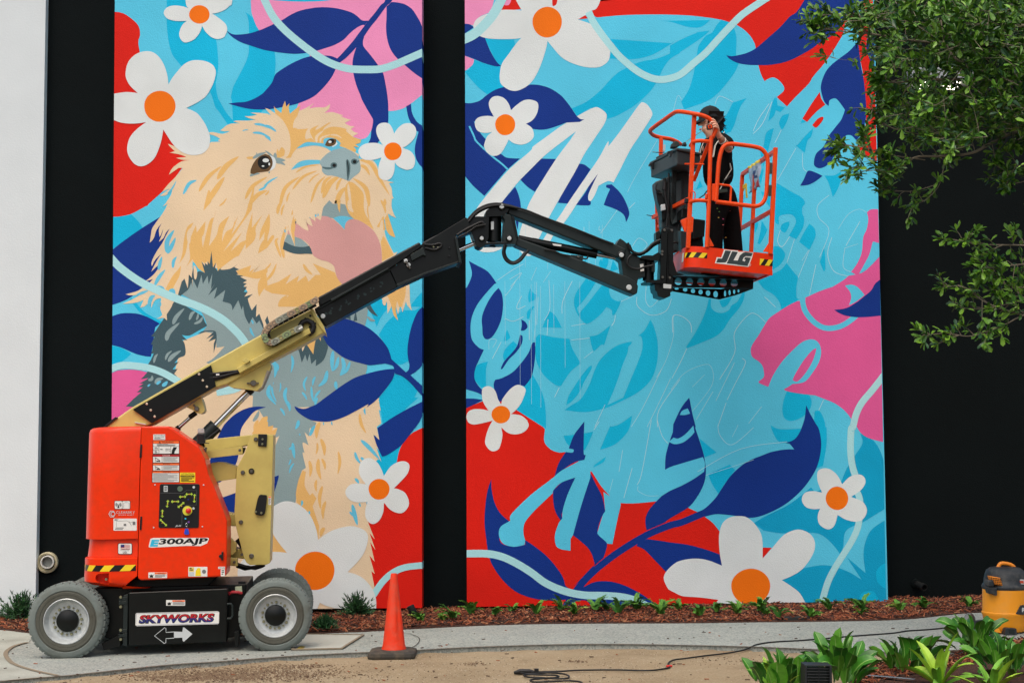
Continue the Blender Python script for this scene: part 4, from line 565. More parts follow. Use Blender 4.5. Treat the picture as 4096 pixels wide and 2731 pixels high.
RIM = mat('silver rim paint', (196, 202, 202), 0.36, metal=0.25, var=0.06, vscale=8, dirt=(96, 98, 92), dscale=14, dfac=0.4)
CHR = mat('chrome rod', (205, 208, 210), 0.12, metal=1.0)
BLT = mat('zinc bolt', (120, 116, 108), 0.35, metal=0.9)
GLD = mat('galvanized bolt', (150, 150, 120), 0.4, metal=0.8)
WST = mat('white sticker', (226, 226, 220), 0.4); YST = mat('yellow sticker', (236, 206, 30), 0.4); KST = mat('sticker black', (12, 13, 14), 0.35)
OST = mat('sticker orange', (240, 100, 30), 0.4); RST = mat('sticker red', (178, 20, 30), 0.4); BST = mat('sticker blue', (30, 40, 110), 0.4)
CYS = mat('sticker cyan', (40, 180, 215), 0.4); GRN = mat('lime green print', (170, 200, 60), 0.5); GRY = mat('sticker grey', (110, 112, 112), 0.5); LGR = mat('light grey print', (190, 196, 196), 0.5)
DGP = mat('dark grey plastic', (50, 62, 64), 0.5, spec=0.4, var=0.06, vscale=6)
LIFT = thing('boom_lift', 'orange, beige and black articulating boom lift on grey tyres reaching across the mural', 'boom lift', MM)
def part(mb, name, m, bev=0.0, sm=None, parent=None, **k): return mb.build(name, m, parent or LIFT, sm=sm, bev=bev, **k)
def PM(txt, w0, w1, name, m, bev=0.004, parent=None, basis=MACH, sm=None):
    mb = MB(); pts = parse(txt); poly = smooth(pts, True, 4) if any(not p[2] for p in pts) else [(p[0], p[1]) for p in pts]
    mb.prism(basis, poly, w0, w1); return part(mb, name, m, bev, sm, parent)
def BX(txt, w0, w1, name, m, bev=0.004, parent=None):   # all-corner polygon
    pts = [(p[0], p[1]) for p in parse(txt)]; mb = MB(); mb.prism(MACH, pts, w0, w1); return part(mb, name, m, bev, None, parent)
def bolt(fr, x, y, w, r, m=None, parent=None, name='bolt', h=0.014, n=6):
    p = MACH.P(*S(fr, x, y), w); mb = MB(); mb.lathe([(0, -h), (r*0.8, -h), (r, -h*.7), (r, 0.002)], p, (0, 1, 0), n if n > 6 else 12); return part(mb, name, m or BLT, sm=40, parent=parent)
# wheels ----------------------------------------------------------------
def wheel(cx, w0, cz, r, steer=0, far=False):
    wd = 0.175; s = 1 if not far else -1
    root = MB(); c = Vector((0, 0, 0))
    def W(name, m, prof, sm=35, n=56, parent=None):
        mb = MB(); mb.lathe([(a*r, b) for a, b in prof], c, (0, 1, 0), n); return mb.build(name, m, parent, sm=sm)
    # hub body is the wheel itself
    wh = W('wheel', RIM, [(0.60, 0.02), (0.605, 0.0), (0.585, -0.004), (0.565, 0.004), (0.54, 0.035), (0.50, 0.055), (0.42, 0.06), (0.32, 0.058), (0.30, 0.05), (0.28, 0.05)], n=48)
    wh.parent = LIFT; wh.matrix_parent_inverse = Matrix.Identity(4); wh.location = (cx, w0, cz); wh.rotation_euler = (0, 0, R(steer))
    ty = W('tyre', [TYR, TYD], [(0.60, 0.02), (0.615, -0.002), (0.66, -0.006), (0.70, -0.004), (0.705, -0.008), (0.76, -0.009), (0.775, -0.003), (0.80, -0.002), (0.82, -0.008), (0.90, -0.006), (0.955, 0.0), (0.985, 0.012), (1.0, 0.035), (1.0, wd-0.035), (0.985, wd-0.012), (0.9, wd), (0.60, wd-0.01)], n=72, parent=wh)
    for p in ty.data.polygons:
        c_ = p.center; rr = math.hypot(c_.x, c_.z)/r
        p.material_index = 1 if 0.60 < rr < 0.80 and c_.y < 0.05 else 0
    # tread lugs as raised blocks with grooves between, part of the tyre as one stuff piece
    mb = MB(); nl = 34
    for k in range(nl):
        a = 2*math.pi*k/nl
        for (y0, y1, da, r0, r1) in ((-0.0035, 0.055, 0.074, 0.90, 1.022), (0.07, wd-0.066, 0.07, 0.95, 1.022), (wd-0.055, wd+0.003, 0.074, 0.90, 1.022)):
            off = 0.09 if y0 > 0.06 and y0 < 0.1 else 0
            vs = []
            for y in (y0, y1):
                for rr in (r0, r1):
                    for d in (-da, da):
                        yy = y + (0.018 if (rr > 1 and y < 0.0) else 0) - (0.018 if (rr > 1 and y > wd) else 0)
                        vs.append((math.sin(a+d+off)*rr*r, yy, math.cos(a+d+off)*rr*r))
            mb.add(vs, [(0, 1, 3, 2), (4, 6, 7, 5), (0, 4, 5, 1), (2, 3, 7, 6), (0, 2, 6, 4), (1, 5, 7, 3)])
    tl = mb.build('tread_lugs', TYR, wh, bev=0.003, seg=1, kind='stuff')
    hub = W('hub', BK, [(0.0, 0.012), (0.10, 0.013), (0.20, 0.022), (0.28, 0.03), (0.30, 0.05), (0.30, 0.062)], n=32, parent=wh)
    for k in range(18):
        a = 2*math.pi*k/18+0.1; rr = 0.365*r; big = k % 2 == 0; mb = MB(); q = 0.012 if big else 0.008
        mb.lathe([(0, -0.02), (q*.7, -0.02), (q, -0.012), (q, 0)], (math.cos(a)*rr, 0.056, math.sin(a)*rr), (0, 1, 0), 8); mb.build('wheel_nut', GLD, wh, sm=30)
    mb = MB(); mb.lathe([(0.3*r, 0.06), (0.3*r, 0.4)], c, (0, 1, 0), 16); mb.build('axle_hub', BK, wh, sm=30)
    if far: wh.rotation_euler = (0, 0, R(180+steer)); wh.location = (cx, w0+wd, cz)
    return wh
RW = 0.287
for fr, px, py, w0, far, st in (('D', 632, 1407, 0.0, False, 0), ('D', 152, 1427, 0.0, False, -3)):
    p = MACH.P(*S(fr, px, py), 0.0); xx = p.x; rw_ = RW if px > 400 else .298; wheel(xx, 0.0, rw_+0.002, rw_, st, far); xf = MACH.P(*S('D', 641 if px > 400 else 221, 1400), 1.04).x; wheel(xf, 1.04, RW+0.002, RW, st, True)
# chassis ---------------------------------------------------------------
ch = BX("W: 640,262! 1700,232! 1690,560! 1600,600! 830,640! 720,600!", 0.20, 1.05, 'chassis', BK, 0.01)
BX("W: 884,290! 1570,262! 1560,630! 884,657!", 0.03, 0.20, 'battery_box', BK, 0.01)
BX("W: 700,640! 800,590! 830,560! 830,660! 715,690!", 0.10, 0.25, 'side_bracket', BK, 0.004)
BX("W: 850,310! 882,300! 876,660! 845,655!", 0.04, 0.2, 'door_edge', BK2, 0.004)
for y in (335, 360, 555, 585): BX(f"W: 818,{y-10}! 875,{y-14}! 875,{y+10}! 818,{y+14}!", 0.035, 0.12, 'hinge', BK2, 0.003)
for y in (322, 388, 548, 612): bolt('W', 832, y, 0.035, 0.012, GLD)
BX("W: 1615,560! 1645,556! 1640,665! 1615,660!", 0.1, 0.3, 'side_bracket', BK, 0.003)
BX("W: 900,262! 1620,222! 1690,226! 1690,262! 900,290!", 0.35, 0.95, 'deck_plate', BK2, 0.006)
BX("W: 1385,200! 1402,200! 1402,240! 1385,240!", 0.35, 0.4, 'deck_stop', BK); BX("W: 1640,215! 1690,215! 1690,262! 1645,258!", 0.3, 0.4, 'deck_stop', BK)
mb = MB(); mb.tube([MACH.P(*S('W', x, y), w_) for x, y, w_ in ((1575, 300, .12), (1600, 287, .1), (1640, 288, .1), (1665, 295, .12))], 0.012); part(mb, 'cable', mat('red cable', (170, 40, 50), .5), sm=40)
BX("W: 1618,252! 1664,250! 1668,285! 1620,286!", 0.15, 0.2, 'sensor_box', mat('pale green box', (170, 180, 150), .5), 0.003)
mb = MB(); mb.tube([MACH.P(*S('W', x, y), 0.02) for x, y in ((1565, 370), (1590, 368), (1600, 380), (1602, 450), (1590, 468), (1565, 470))], 0.009); part(mb, 'door_handle', BK2, sm=40)
# arms under chassis
p0 = MACH.P(*S('D', 152, 1425), 0.3); p1 = MACH.P(*S('D', 632, 1405), 0.3)
for p in (p0, p1):
    mb = MB(); mb.box((p.x, 0.61, 0.29), (0.16, 0.9, 0.14)); part(mb, 'axle', BK, 0.01)
mb = MB(); mb.box(((p0.x+p1.x)/2, 0.61, 0.33), (abs(p1.x-p0.x), 0.5, 0.2)); part(mb, 'chassis_beam', BK, 0.01)
# counterweight and hood ---------------------------------------------------
def rounded_plan(xl, xr, w0, w1, r, n=8):
    out = [(xr, w0)]
    for k in range(n+1):
        a = R(90*k/n); out.append((xl+r-r*math.sin(a), w0+r-r*math.cos(a)))
    for k in range(n+1):
        a = R(90*k/n); out.append((xl+r-r*math.cos(a), w1-r+r*math.sin(a)))
    out.append((xr, w1)); return out
def loft(rows, w0, w1, r, name, m, bev=0.01):
    mb = MB(); rings = []
    for fr, yl, xl, xr, ins, yr in rows:
        a = MACH.P(*S(fr, xl, yl), w0+.2); b = MACH.P(*S(fr, xr, yr), w0); z = (a.z+b.z)/2
        pl = rounded_plan(a.x+ins, b.x, w0+ins, w1-ins, r); o = len(mb.v); mb.v += [(x, y, z) for x, y in pl]; rings.append((o, len(pl)))
    n = rings[0][1]
    for (o, _), (q, _) in zip(rings, rings[1:]):
        for k in range(n): mb.f.append((o+k, o+(k+1) % n, q+(k+1) % n, q+k)); mb.mi.append(0)
    mb.f.append(tuple(range(n))); mb.mi.append(0); mb.f.append(tuple(rings[-1][0]+k for k in range(n))[::-1]); mb.mi.append(0)
    return part(mb, name, m, 0, 40)
cw = loft([('H', 137, 160, 636, .035, 137), ('H', 143, 145, 636, .015, 143), ('H', 160, 132, 636, .004, 160), ('H', 190, 126, 636, 0, 190), ('H', 700, 110, 620, 0, 700), ('H', 1215, 95, 607, 0, 1215)], 0.02, 1.2, 0.28, 'hood_cover', ORG)
loft([('H', 1217, 100, 606, .022, 1217), ('H', 1280, 98, 604, .02, 1280), ('H', 1390, 94, 603, .012, 1390)], 0.02, 1.2, 0.28, 'counterweight_band', ORG)
cwl = loft([('H', 1392, 92, 602, .012, 1392), ('H', 1402, 86, 602, 0, 1402), ('H', 1500, 83, 601, 0, 1500), ('W', 175, 572, 943, 0, 175), ('W', 215, 574, 890, 0, 215), ('W', 240, 600, 862, .02, 240), ('W', 262, 760, 840, .05, 262)], 0.02, 1.2, 0.28, 'counterweight', ORG)
def cut(o, cutter_mb):
    c = cutter_mb.build('cutter', ORG); c.parent = o.parent; bpy.context.view_layer.update()
    md = o.modifiers.new('b', 'BOOLEAN'); md.operation = 'DIFFERENCE'; md.object = c; md.solver = 'EXACT'
    dg = bpy.context.evaluated_depsgraph_get(); me = bpy.data.meshes.new_from_object(o.evaluated_get(dg)); old = o.data; o.modifiers.remove(md); o.data = me
    bpy.data.objects.remove(c); me.shade_smooth(); me.set_sharp_from_angle(angle=R(40))
cm = MB(); cm.prism(MACH, smooth(parse("W: 740,162! 700,164 655,172 640,195 650,222 690,236 738,240!")), -0.05, 0.13); cut(cwl, cm)
bolt('W', 733, 198, 0.07, 0.012, GLD, parent=cwl)
# hood door side (near) and its twin (far)
HOOD = "H: 640,130! 900,131! 940,150! 1190,322! 1252,440! 1290,600! 1345,720! 1440,965! 1468,1045! 1466,1400! 1458,1565! 1440,1580! 640,1616! 606,1600! 612,1215!"
hood = BX(HOOD, 0.0, 0.42, 'hood_door', ORG, 0.022)
hm = hood.modifiers[0]; hm.segments = 4
BX("H: 650,140! 900,141! 1190,330! 1440,965! 1460,1565! 640,1600!", 0.80, 1.2, 'hood_door', ORG, 0.022)
BX("H: 650,900! 1300,900! 1380,1300! 1420,1560! 650,1590!", 0.43, 0.79, 'turntable', BK, 0.01)
BX("W: 800,205! 1500,180! 1420,262! 860,285!", 0.22, 1.0, 'turntable_bearing', BK, 0.01)
for y0, y1 in ((305, 435), (1000, 1130)): BX(f"H: 630,{y0}! 648,{y0}! 642,{y1}! 622,{y1}!", -0.006, 0.02, 'hinge', KST, 0.002)
WF = -0.0012
def stick(name, m, polys, parent=hood, w=WF):
    mb = MB(); k = 0
    ms = []
    for mm, pl in polys:
        if mm not in ms: ms.append(mm)
        mb.flat(MACH, pl, w-0.0005*k, ms.index(mm)); k += 1
    return mb, ms, k
def sticker(items, parent=hood, w=WF, name='sticker'):
    """items: ('r', mat, fr, x0,y0,x1,y1[,radius]) | ('p', mat, poly) | ('t', mat, fr, text, x0,y0,x1,y1, kwargs) | ('l', mat, fr, x0,y0,x1,y1, n)"""
    mb = MB(); ms = []; k = 0
    for it in items:
        if it[1] not in ms: ms.append(it[1])
        mi = ms.index(it[1]); ww_ = w-0.0004*k
        if it[0] == 'r': mb.flat(MACH, rect(it[2], *it[3:7], 0, it[7] if len(it) > 7 else 0), ww_, mi)
        elif it[0] == 'p': mb.flat(MACH, it[2], ww_, mi)
        elif it[0] == 't': add_text(mb, MACH, ww_, it[3], *S(it[2], it[4], it[5]), *S(it[2], it[6], it[7]), mi=mi, **(it[8] if len(it) > 8 else {}))
        elif it[0] == 'l':
            fr, x0, y0, x1, y1, n = it[2:8]; h = (y1-y0)/n
            for q in range(n): mb.flat(MACH, rect(fr, x0, y0+q*h, x1-(x1-x0)*random.choice((0, 0, .15, .4)), y0+q*h+h*0.5), ww_, mi)
        if it[0] in 'rpt' or True: k += 1 if it[0] in 'rp' else 0.7
    return mb.build(name, ms, parent)
sticker([('r', WST, 'H', 755, 208, 870, 262, 4), ('t', KST, 'H', 'SKYWORKS', 762, 212, 864, 224), ('t', KST, 'H', '877-601-5438', 770, 228, 858, 238), ('l', GRY, 'H', 766, 242, 862, 258, 2)])
sticker([('r', KST, 'H', 750, 268, 1008, 400, 6), ('r', OST, 'H', 755, 272, 1003, 297), ('t', KST, 'H', 'WARNING', 836, 276, 950, 293), ('p', KST, [S('H', 808, 293), S('H', 828, 293), S('H', 818, 275)]), ('r', WST, 'H', 755, 299, 1003, 323), ('r', WST, 'H', 755, 326, 808, 358), ('r', WST, 'H', 755, 361, 808, 394), ('r', WST, 'H', 812, 326, 923, 394), ('r', WST, 'H', 927, 326, 1003, 394),
         ('l', GRY, 'H', 790, 301, 968, 322, 4), ('t', KST, 'H', '500 lbs', 872, 344, 920, 356), ('t', KST, 'H', '227 kg', 872, 360, 920, 373), ('l', KST, 'H', 822, 350, 860, 364, 1), ('p', KST, [S('H', 932, 394), S('H', 936, 360), S('H', 950, 332), S('H', 985, 332), S('H', 975, 350), S('H', 962, 370), S('H', 958, 394)]), ('l', GRY, 'H', 768, 332, 800, 352, 3), ('l', GRY, 'H', 768, 366, 800, 390, 3)])
for y0, y1, word, mm in ((402, 484, 'DANGER', RST), (485, 560, 'WARNING', OST)):
    sticker([('r', KST, 'H', 748, y0, 1010, y1, 3), ('r', mm, 'H', 753, y0+3, 1005, y0+20), ('t', WST if mm is RST else KST, 'H', word, 845, y0+6, 918, y0+17), ('r', WST, 'H', 754, y0+23, 838, y1-4), ('r', WST, 'H', 842, y0+23, 1004, y1-4), ('l', GRY, 'H', 850, y0+28, 990, y1-8, 5),
             ('p', KST, strip([S('H', 770, y0+30), S('H', 790, y0+40), S('H', 822, y0+62)], 2.2)), ('p', KST, rect('H', 785, y1-22, 822, y1-12)), ('p', KST, strip([S('H', 775, y0+30), S('H', 775, y1-8)], 1.4))])
sticker([('r', KST, 'H', 742, 562, 1008, 672, 3), ('r', OST, 'H', 748, 565, 1003, 580), ('t', KST, 'H', 'WARNING', 845, 567, 925, 578), ('r', WST, 'H', 748, 582, 1003, 668), ('l', GRY, 'H', 753, 586, 990, 664, 11)])
sticker([('r', YST, 'H', 1012, 577, 1160, 673, 2), ('t', KST, 'H', 'ATTENTION', 1026, 584, 1146, 600), ('r', KST, 'H', 1018, 604, 1153, 618), ('t', YST, 'H', "RENTER'S RESPONSIBILITY", 1022, 607, 1148, 616), ('l', KST, 'H', 1022, 623, 1150, 668, 4)])
pan = PM("H: 830,686! 1190,686! 1202,698! 1194,1098! 1184,1110! 816,1110! 806,1098! 818,698!", -0.006, 0.02, 'control_panel', KST, 0.002, hood)
def arrow2(x0, y0, x1, y1, h=11, hd=15):
    a = math.atan2(y1-y0, x1-x0); L_ = math.hypot(x1-x0, y1-y0); c, s_ = math.cos(a), math.sin(a)
    pts = [(0, 0), (hd*1.1, -h*1.5), (hd*1.1, -h*.5), (L_-hd*1.1, -h*.5), (L_-hd*1.1, -h*1.5), (L_, 0), (L_-hd*1.1, h*1.5), (L_-hd*1.1, h*.5), (hd*1.1, h*.5), (hd*1.1, h*1.5)]
    return [S('H', x0+u*c-v*s_, y0+u*s_+v*c) for u, v in pts]
sticker([('p', GRN, arrow2(*a)) for a in ((898, 840, 888, 915), (925, 856, 1008, 856), (1003, 812, 1075, 808), (1065, 787, 1138, 784), (1155, 782, 1150, 868), (1055, 862, 990, 915), (844, 932, 842, 1012), (818, 1025, 888, 1092))] +
        [('r', BST, 'H', 1086, 830, 1100, 843), ('r', CYS, 'H', 1058, 1013, 1074, 1028), ('r', mat('purple print', (110, 60, 150), .5), 'H', 1088, 1045, 1106, 1062), ('r', LGR, 'H', 856, 704, 895, 762, 4), ('l', KST, 'H', 862, 715, 890, 755, 3), ('p', mat('display green', (90, 110, 90), .4), ell(*S('H', 1013, 733), 11)), ('p', LGR, ell(*S('H', 1146, 718), 5)), ('t', LGR, 'H', 'JLG', 965, 1082, 1018, 1102, dict(shear=0.35, bold=0.03)),
         ('p', mat('orange print', (200, 140, 60), .5), ell(*S('H', 1102, 787), 3)), ('p', GRY, strip(smooth(parse("H: 822,775! 1040,775! 1075,748! 1175,748! 1170,890! 1075,890! 1035,930! 1030,1100!"), False, 2), 0.8)), ('p', LGR, ell(*S('H', 1143, 922), 5))], pan, -0.0072)
p = MACH.P(*S('H', 1085, 945), -0.008); mb = MB(); mb.lathe([(0.038, 0), (0.038, -0.006), (0.012, -0.007), (0.012, -0.02)], p, (0, 1, 0), 28); mb.build('stop_collar', mat('yellow collar', (214, 210, 60), .5), pan, sm=35)
mb = MB(); mb.lathe([(0.012, -0.018), (0.022, -0.02), (0.022, -0.03), (0.012, -0.037), (0, -0.038)], p+Vector((.01, 0, 0)), (0, 1, 0), 20); mb.build('stop_button', mat('red button', (200, 30, 24), .35), pan, sm=50)
for x, y in ((897, 880), (966, 856), (1040, 812), (1103, 787), (1155, 824), (1030, 900), (845, 972), (845, 1062)):
    p = MACH.P(*S('H', x, y), -0.009); mb = MB(); mb.lathe([(0.005, 0), (0.003, -0.014), (0.005, -0.022), (0, -0.024)], p, (0, 1, 0), 10); mb.build('toggle_switch', mat('brass toggle', (190, 140, 60), .4, metal=.6), pan, sm=50)
kt = MB(); kt.tube([MACH.P(*S('H', 1075+10*math.cos(a), 1082+16*math.sin(a)), -0.012) for a in [k*math.pi/6 for k in range(12)]], 0.0014, 6, closed=True); kt.build('key_ring', CHR, pan, sm=50)
PM("H: 1062,1118! 1092,1118! 1102,1165! 1092,1176! 1062,1174! 1052,1162!", -0.014, -0.006, 'key_tag', mat('blue key tag', (30, 70, 190), .4), 0.001, pan)
for x, y in ((772, 695), (1241, 696), (759, 1107), (1230, 1098)): bolt('H', x, y, -0.001, 0.006, LGR, hood, 'screw', 0.004)
# name plate E300AJP
def wordmark(items, parent, w, name='lettering'): return sticker(items, parent, w, name)
def halo(fr, pts, wd): return strip([S(fr, *q) for q in pts]+[S(fr, *pts[0])], wd)
sticker([('p', WST, [S('H', *q) for q in ((728, 1214), (760, 1206), (1286, 1205), (1294, 1216), (1276, 1258), (1262, 1264), (1212, 1285), (1080, 1283), (735, 1300), (712, 1296), (712, 1278))]),
         ('t', KST, 'H', '300AJP', 800, 1214, 1268, 1286, dict(shear=0.28, bold=0.035, drop=-3)), ('t', CYS, 'H', 'E', 722, 1224, 796, 1290, dict(shear=0.28, bold=0.06))])
PM("H: 1386,1378! 1398,1368! 1412,1366! 1414,1340! 1430,1340! 1428,1422! 1414,1426! 1408,1400! 1388,1394!", -0.03, 0.0, 'door_latch', KST, 0.003, hood)
sticker([('r', WST, 'H', 1382, 1484, 1448, 1505), ('t', KST, 'H', '3200 X 6000', 1386, 1489, 1444, 1500)])
sticker([('r', WST, 'W', 1520, 129, 1549, 178, 3), ('l', KST, 'W', 1526, 136, 1544, 172, 3)])
sticker([('r', WST, 'W', 1297, 113, 1428, 180, 2), ('r', mat('pale yellow print', (226, 196, 90), .5), 'W', 1300, 116, 1336, 146), ('r', LGR, 'W', 1300, 149, 1336, 176), ('p', YST, [S('W', 1345, 176), S('W', 1348, 140), S('W', 1362, 120), S('W', 1380, 122), S('W', 1384, 176)]), ('p', GRY, ell(*S('W', 1405, 146), 8)), ('l', KST, 'W', 1306, 120, 1330, 142, 2)])
sticker([('r', WST, 'W', 1022, 151, 1151, 190, 2), ('r', OST, 'W', 1065, 153, 1149, 164), ('t', KST, 'W', 'WARNING', 1085, 155, 1135, 163), ('l', GRY, 'W', 1067, 167, 1147, 188, 4), ('p', KST, [S('W', 1030, 186), S('W', 1033, 176), S('W', 1027, 168), S('W', 1037, 172), S('W', 1043, 164), S('W', 1047, 172), S('W', 1058, 166), S('W', 1052, 177), S('W', 1056, 186)])])
# left cover stickers
def cwst(items, name='sticker'): return sticker(items, cw, 0.0185, name)
cwst([('r', KST, 'H', 380, 848, 534, 930, 10), ('r', WST, 'H', 384, 852, 453, 926, 8), ('r', WST, 'H', 457, 852, 530, 926, 8), ('p', KST, [S('H', 408, 918), S('H', 418, 880), S('H', 428, 918)])] + [('p', KST, strip([S('H', 418+s_*r_*math.cos(a), 886+r_*math.sin(a)) for a in (-.8, -.4, 0, .4, .8)], 1.6)) for s_ in (-1, 1) for r_ in (10, 18, 26)] + [('p', GRY, strip([S('H', 468, 915), S('H', 468, 870), S('H', 495, 860), S('H', 522, 870), S('H', 522, 915)], 1.0))])
cwst([('t', LGR, 'H', 'CLEARSKY', 396, 948, 578, 972), ('t', LGR, 'H', 'SMART FLEET', 416, 980, 568, 991), ('p', LGR, strip([S('H', 357+30*math.cos(a), 976+33*math.sin(a)) for a in [R(60*k) for k in range(6)]]+[S('H', 387, 976)], 3.0)), ('p', LGR, strip([S('H', 374, 960), S('H', 362, 956), S('H', 348, 966), S('H', 346, 984), S('H', 358, 996), S('H', 374, 992)], 3.2))], 'lettering')
cwst([('r', WST, 'H', 371, 1020, 596, 1136, 6), ('p', GRY, strip([S('H', 400, 1100), S('H', 400, 1045), S('H', 500, 1042), S('H', 530, 1060), S('H', 560, 1050), S('H', 578, 1050)], 1.2)), ('p', GRY, strip([S('H', 392, 1110), S('H', 470, 1110)], 3)), ('l', GRY, 'H', 380, 1024, 420, 1042, 3), ('l', GRY, 'H', 385, 1120, 460, 1130, 1), ('p', GRY, rect('H', 470, 1070, 494, 1090)), ('p', GRY, rect('H', 556, 1050, 582, 1080)), ('p', GRY, strip([S('H', 520, 1045), S('H', 545, 1090)], 1.2))])
sticker([('r', KST, 'H', 413, 1258, 552, 1364, 14), ('r', WST, 'H', 418, 1262, 547, 1360, 12)] + [('r', RST if k % 2 == 0 else WST, 'H', 441, 1271+k*6.2, 529, 1271+(k+1)*6.2) for k in range(7)] + [('r', BST, 'H', 441, 1271, 474, 1296), ('t', KST, 'H', 'Built With Pride', 440, 1320, 522, 1328, dict(shear=.2)), ('t', KST, 'H', 'In The', 465, 1331, 495, 1338), ('t', KST, 'H', 'USA', 460, 1342, 502, 1354, dict(shear=.15, bold=.02))], cw, 0.03)
# hazard stripes wrapped on the counterweight
a0 = MACH.P(*S('H', 85, 1455), 0.22); a1 = MACH.P(*S('H', 602, 1472), 0.02); a2 = MACH.P(*S('H', 602, 1530), 0.02)
plan = rounded_plan(a0.x-0.002, a1.x-0.012, 0.018, 1.2, 0.28, 16)[:18][::-1]
plan = [p for p in plan if p[1] < 0.24]
cum = [0]
for p, q in zip(plan, plan[1:]): cum.append(cum[-1]+math.dist(p, q))
def onplan(s_):
    s_ = max(0, min(cum[-1]-1e-4, s_))
    for k in range(len(cum)-1):
        if cum[k+1] >= s_:
            t = (s_-cum[k])/(cum[k+1]-cum[k]); return (plan[k][0]+(plan[k+1][0]-plan[k][0])*t, plan[k][1]+(plan[k+1][1]-plan[k][1])*t)
mb = MB(); z1 = (a1.z+a0.z)/2+.0; z0 = z1-(a1.z-a2.z); ds = 0.0825; n_ = int(cum[-1]/ds)+2
for k in range(-1, n_+1):
    s0 = cum[-1]-k*ds-ds
    for j in range(6):
        sa = s0+ds*j/6; sb = s0+ds*(j+1)/6; q = []
        for s_, z, sk in ((sa, z0, -0.045), (sb, z0, -0.045), (sb, z1, 0.0), (sa, z1, 0.0)):
            x, y = onplan(s_+sk); q.append((x, y-0.0008, z))
        mb.add(q, [(0, 1, 2, 3)], k % 2)
o = mb.build('hazard_stripe', [YST, KST], cwl, sm=40)
# door stickers on the battery box
bb = [o for o in LIFT.children if o.name.startswith('battery_box')][0]
sk = []
def off(polyfr, pts): return [S(polyfr, *q) for q in pts]
sticker([('p', WST, off('W', [(942, 431), (1502, 418), (1510, 426), (1508, 500), (1500, 507), (942, 521), (933, 513), (934, 438)])), ('p', BST, strip(off('W', [(940, 436), (1504, 423), (1503, 503), (940, 516), (940, 436)]), 1.2)),
         ('t', KST, 'W', 'SKYWORKS', 952, 444, 1470, 506, dict(shear=0.22, bold=0.07, drop=-7)), ('t', RST, 'W', 'SKYWORKS', 956, 446, 1464, 500, dict(shear=0.22, bold=0.03, drop=-7))], bb, 0.0285, 'name_plate')
# lower half of the word in blue: same letters cut at mid height
pv, fs = text_polys('SKYWORKS', *S('W', 956, 446), *S('W', 1464, 500), shear=0.22, bold=0.03, drop=-7/1.72)
mb = MB()
for f in fs:
    poly = [pv[i] for i in f]; x0 = 956/1.7218; yy = lambda x: 2200+(474-12*(x*1.7218-956)/510)/1.7218
    poly = clip(poly if area(poly) > 0 else poly[::-1], [(0, yy(0)), (2000, yy(2000)), (2000, 4000), (0, 4000)])
    if len(poly) > 2: mb.flat(MACH, poly, 0.0262)
mb.build('name_plate', BST, bb)
sticker([('r', WST, 'W', 1144, 341, 1275, 380, 2), ('r', OST, 'W', 1187, 343, 1273, 353), ('t', KST, 'W', 'WARNING', 1205, 345, 1256, 352), ('l', GRY, 'W', 1190, 356, 1270, 377, 4), ('p', KST, off('W', [(1152, 376), (1156, 366), (1150, 358), (1160, 361), (1166, 353), (1170, 361), (1182, 356), (1175, 367), (1178, 376)]))], bb, 0.0285)
sticker([('p', LGR, strip(off('W', [(1198, 560), (1143, 564), (1143, 536), (1134, 531), (1064, 588), (1133, 641), (1142, 634), (1143, 606), (1198, 603)]), 2.6)), ('p', LGR, off('W', [(1198, 558), (1256, 560), (1260, 530), (1268, 529), (1325, 575), (1266, 628), (1258, 622), (1256, 600), (1198, 602)]))], bb, 0.0285, 'arrow_print')
# tower: mast plates and parallel arms -------------------------------------
for txt, w0, w1 in (("H: 1240,268! 1310,255! 1700,213! 1712,230! 1690,305! 1640,320! 1310,372! 1262,372!", .52, .80), ("H: 1262,372! 1616,322! 1620,402! 1270,442!", .44, .50), ("H: 1280,492! 1370,475! 1430,478! 1562,520! 1556,636! 1360,665! 1320,600!", .50, .82),
                    ("H: 1420,955! 1545,985! 1552,1095! 1440,1085!", .50, .80), ("H: 1440,1180! 1490,1195! 1560,1262! 1552,1340! 1520,1372! 1440,1372!", .42, .48), ("H: 1500,1310! 1625,1320! 1640,1412! 1440,1382!", .50, .80), ("H: 1440,1390! 1570,1402! 1568,1482! 1440,1472!", .42, .48)):
    BX(txt, w0, w1, 'tower_arm', BEI, 0.006)
BX("H: 1545,1235! 1600,1190! 1640,1260! 1600,1310!", .55, .75, 'tower_bracket', BK); BX("H: 1600,340! 1640,335! 1620,395!", .55, .7, 'tower_bracket', BK)
BX("H: 1340,650! 1366,660! 1366,730! 1340,710!", .5, .7, 'tower_bracket', BK)
mast = BX("H: 1720,207! 1856,206! 1846,1466! 1690,1468! 1655,1445! 1630,1400! 1550,1085! 1538,960! 1562,530! 1640,385! 1695,225!", .40, .412, 'mast_plate', BEI, 0.003)
BX("H: 1720,215! 1856,214! 1846,1450! 1690,1450! 1600,1085! 1590,960! 1600,530! 1660,385!", .80, .812, 'mast_plate', BEI, 0.003)
BX("H: 1850,206! 1915,214! 1880,1450! 1842,1467!", .40, .81, 'mast_channel', BEI, 0.004)
BX("H: 1768,206! 1855,208! 1848,328! 1765,322!", .385, .40, 'mast_block', KST, 0.003)
for x, y in ((1810, 256), (1808, 302)): bolt('H', x, y, .384, .009, GLD)
for x, y, r in ((1745, 256, .018), (1619, 576, .018), (1602, 1054, .018), (1703, 1380, .02)): bolt('H', x, y, .40, r, BLT)
p = MACH.P(*S('H', 1703, 564), .40); mb = MB(); mb.lathe([(.024, 0.005), (.024, -.006), (.016, -.006), (.016, 0)], p, (0, 1, 0), 24); part(mb, 'grommet', KST, sm=40); bolt('H', 1703, 565, .40, .014)
for x, y in ((1302, 520), (1590, 362), (1537, 1440), (1612, 1367)): bolt('H', x, y, .41, .012)
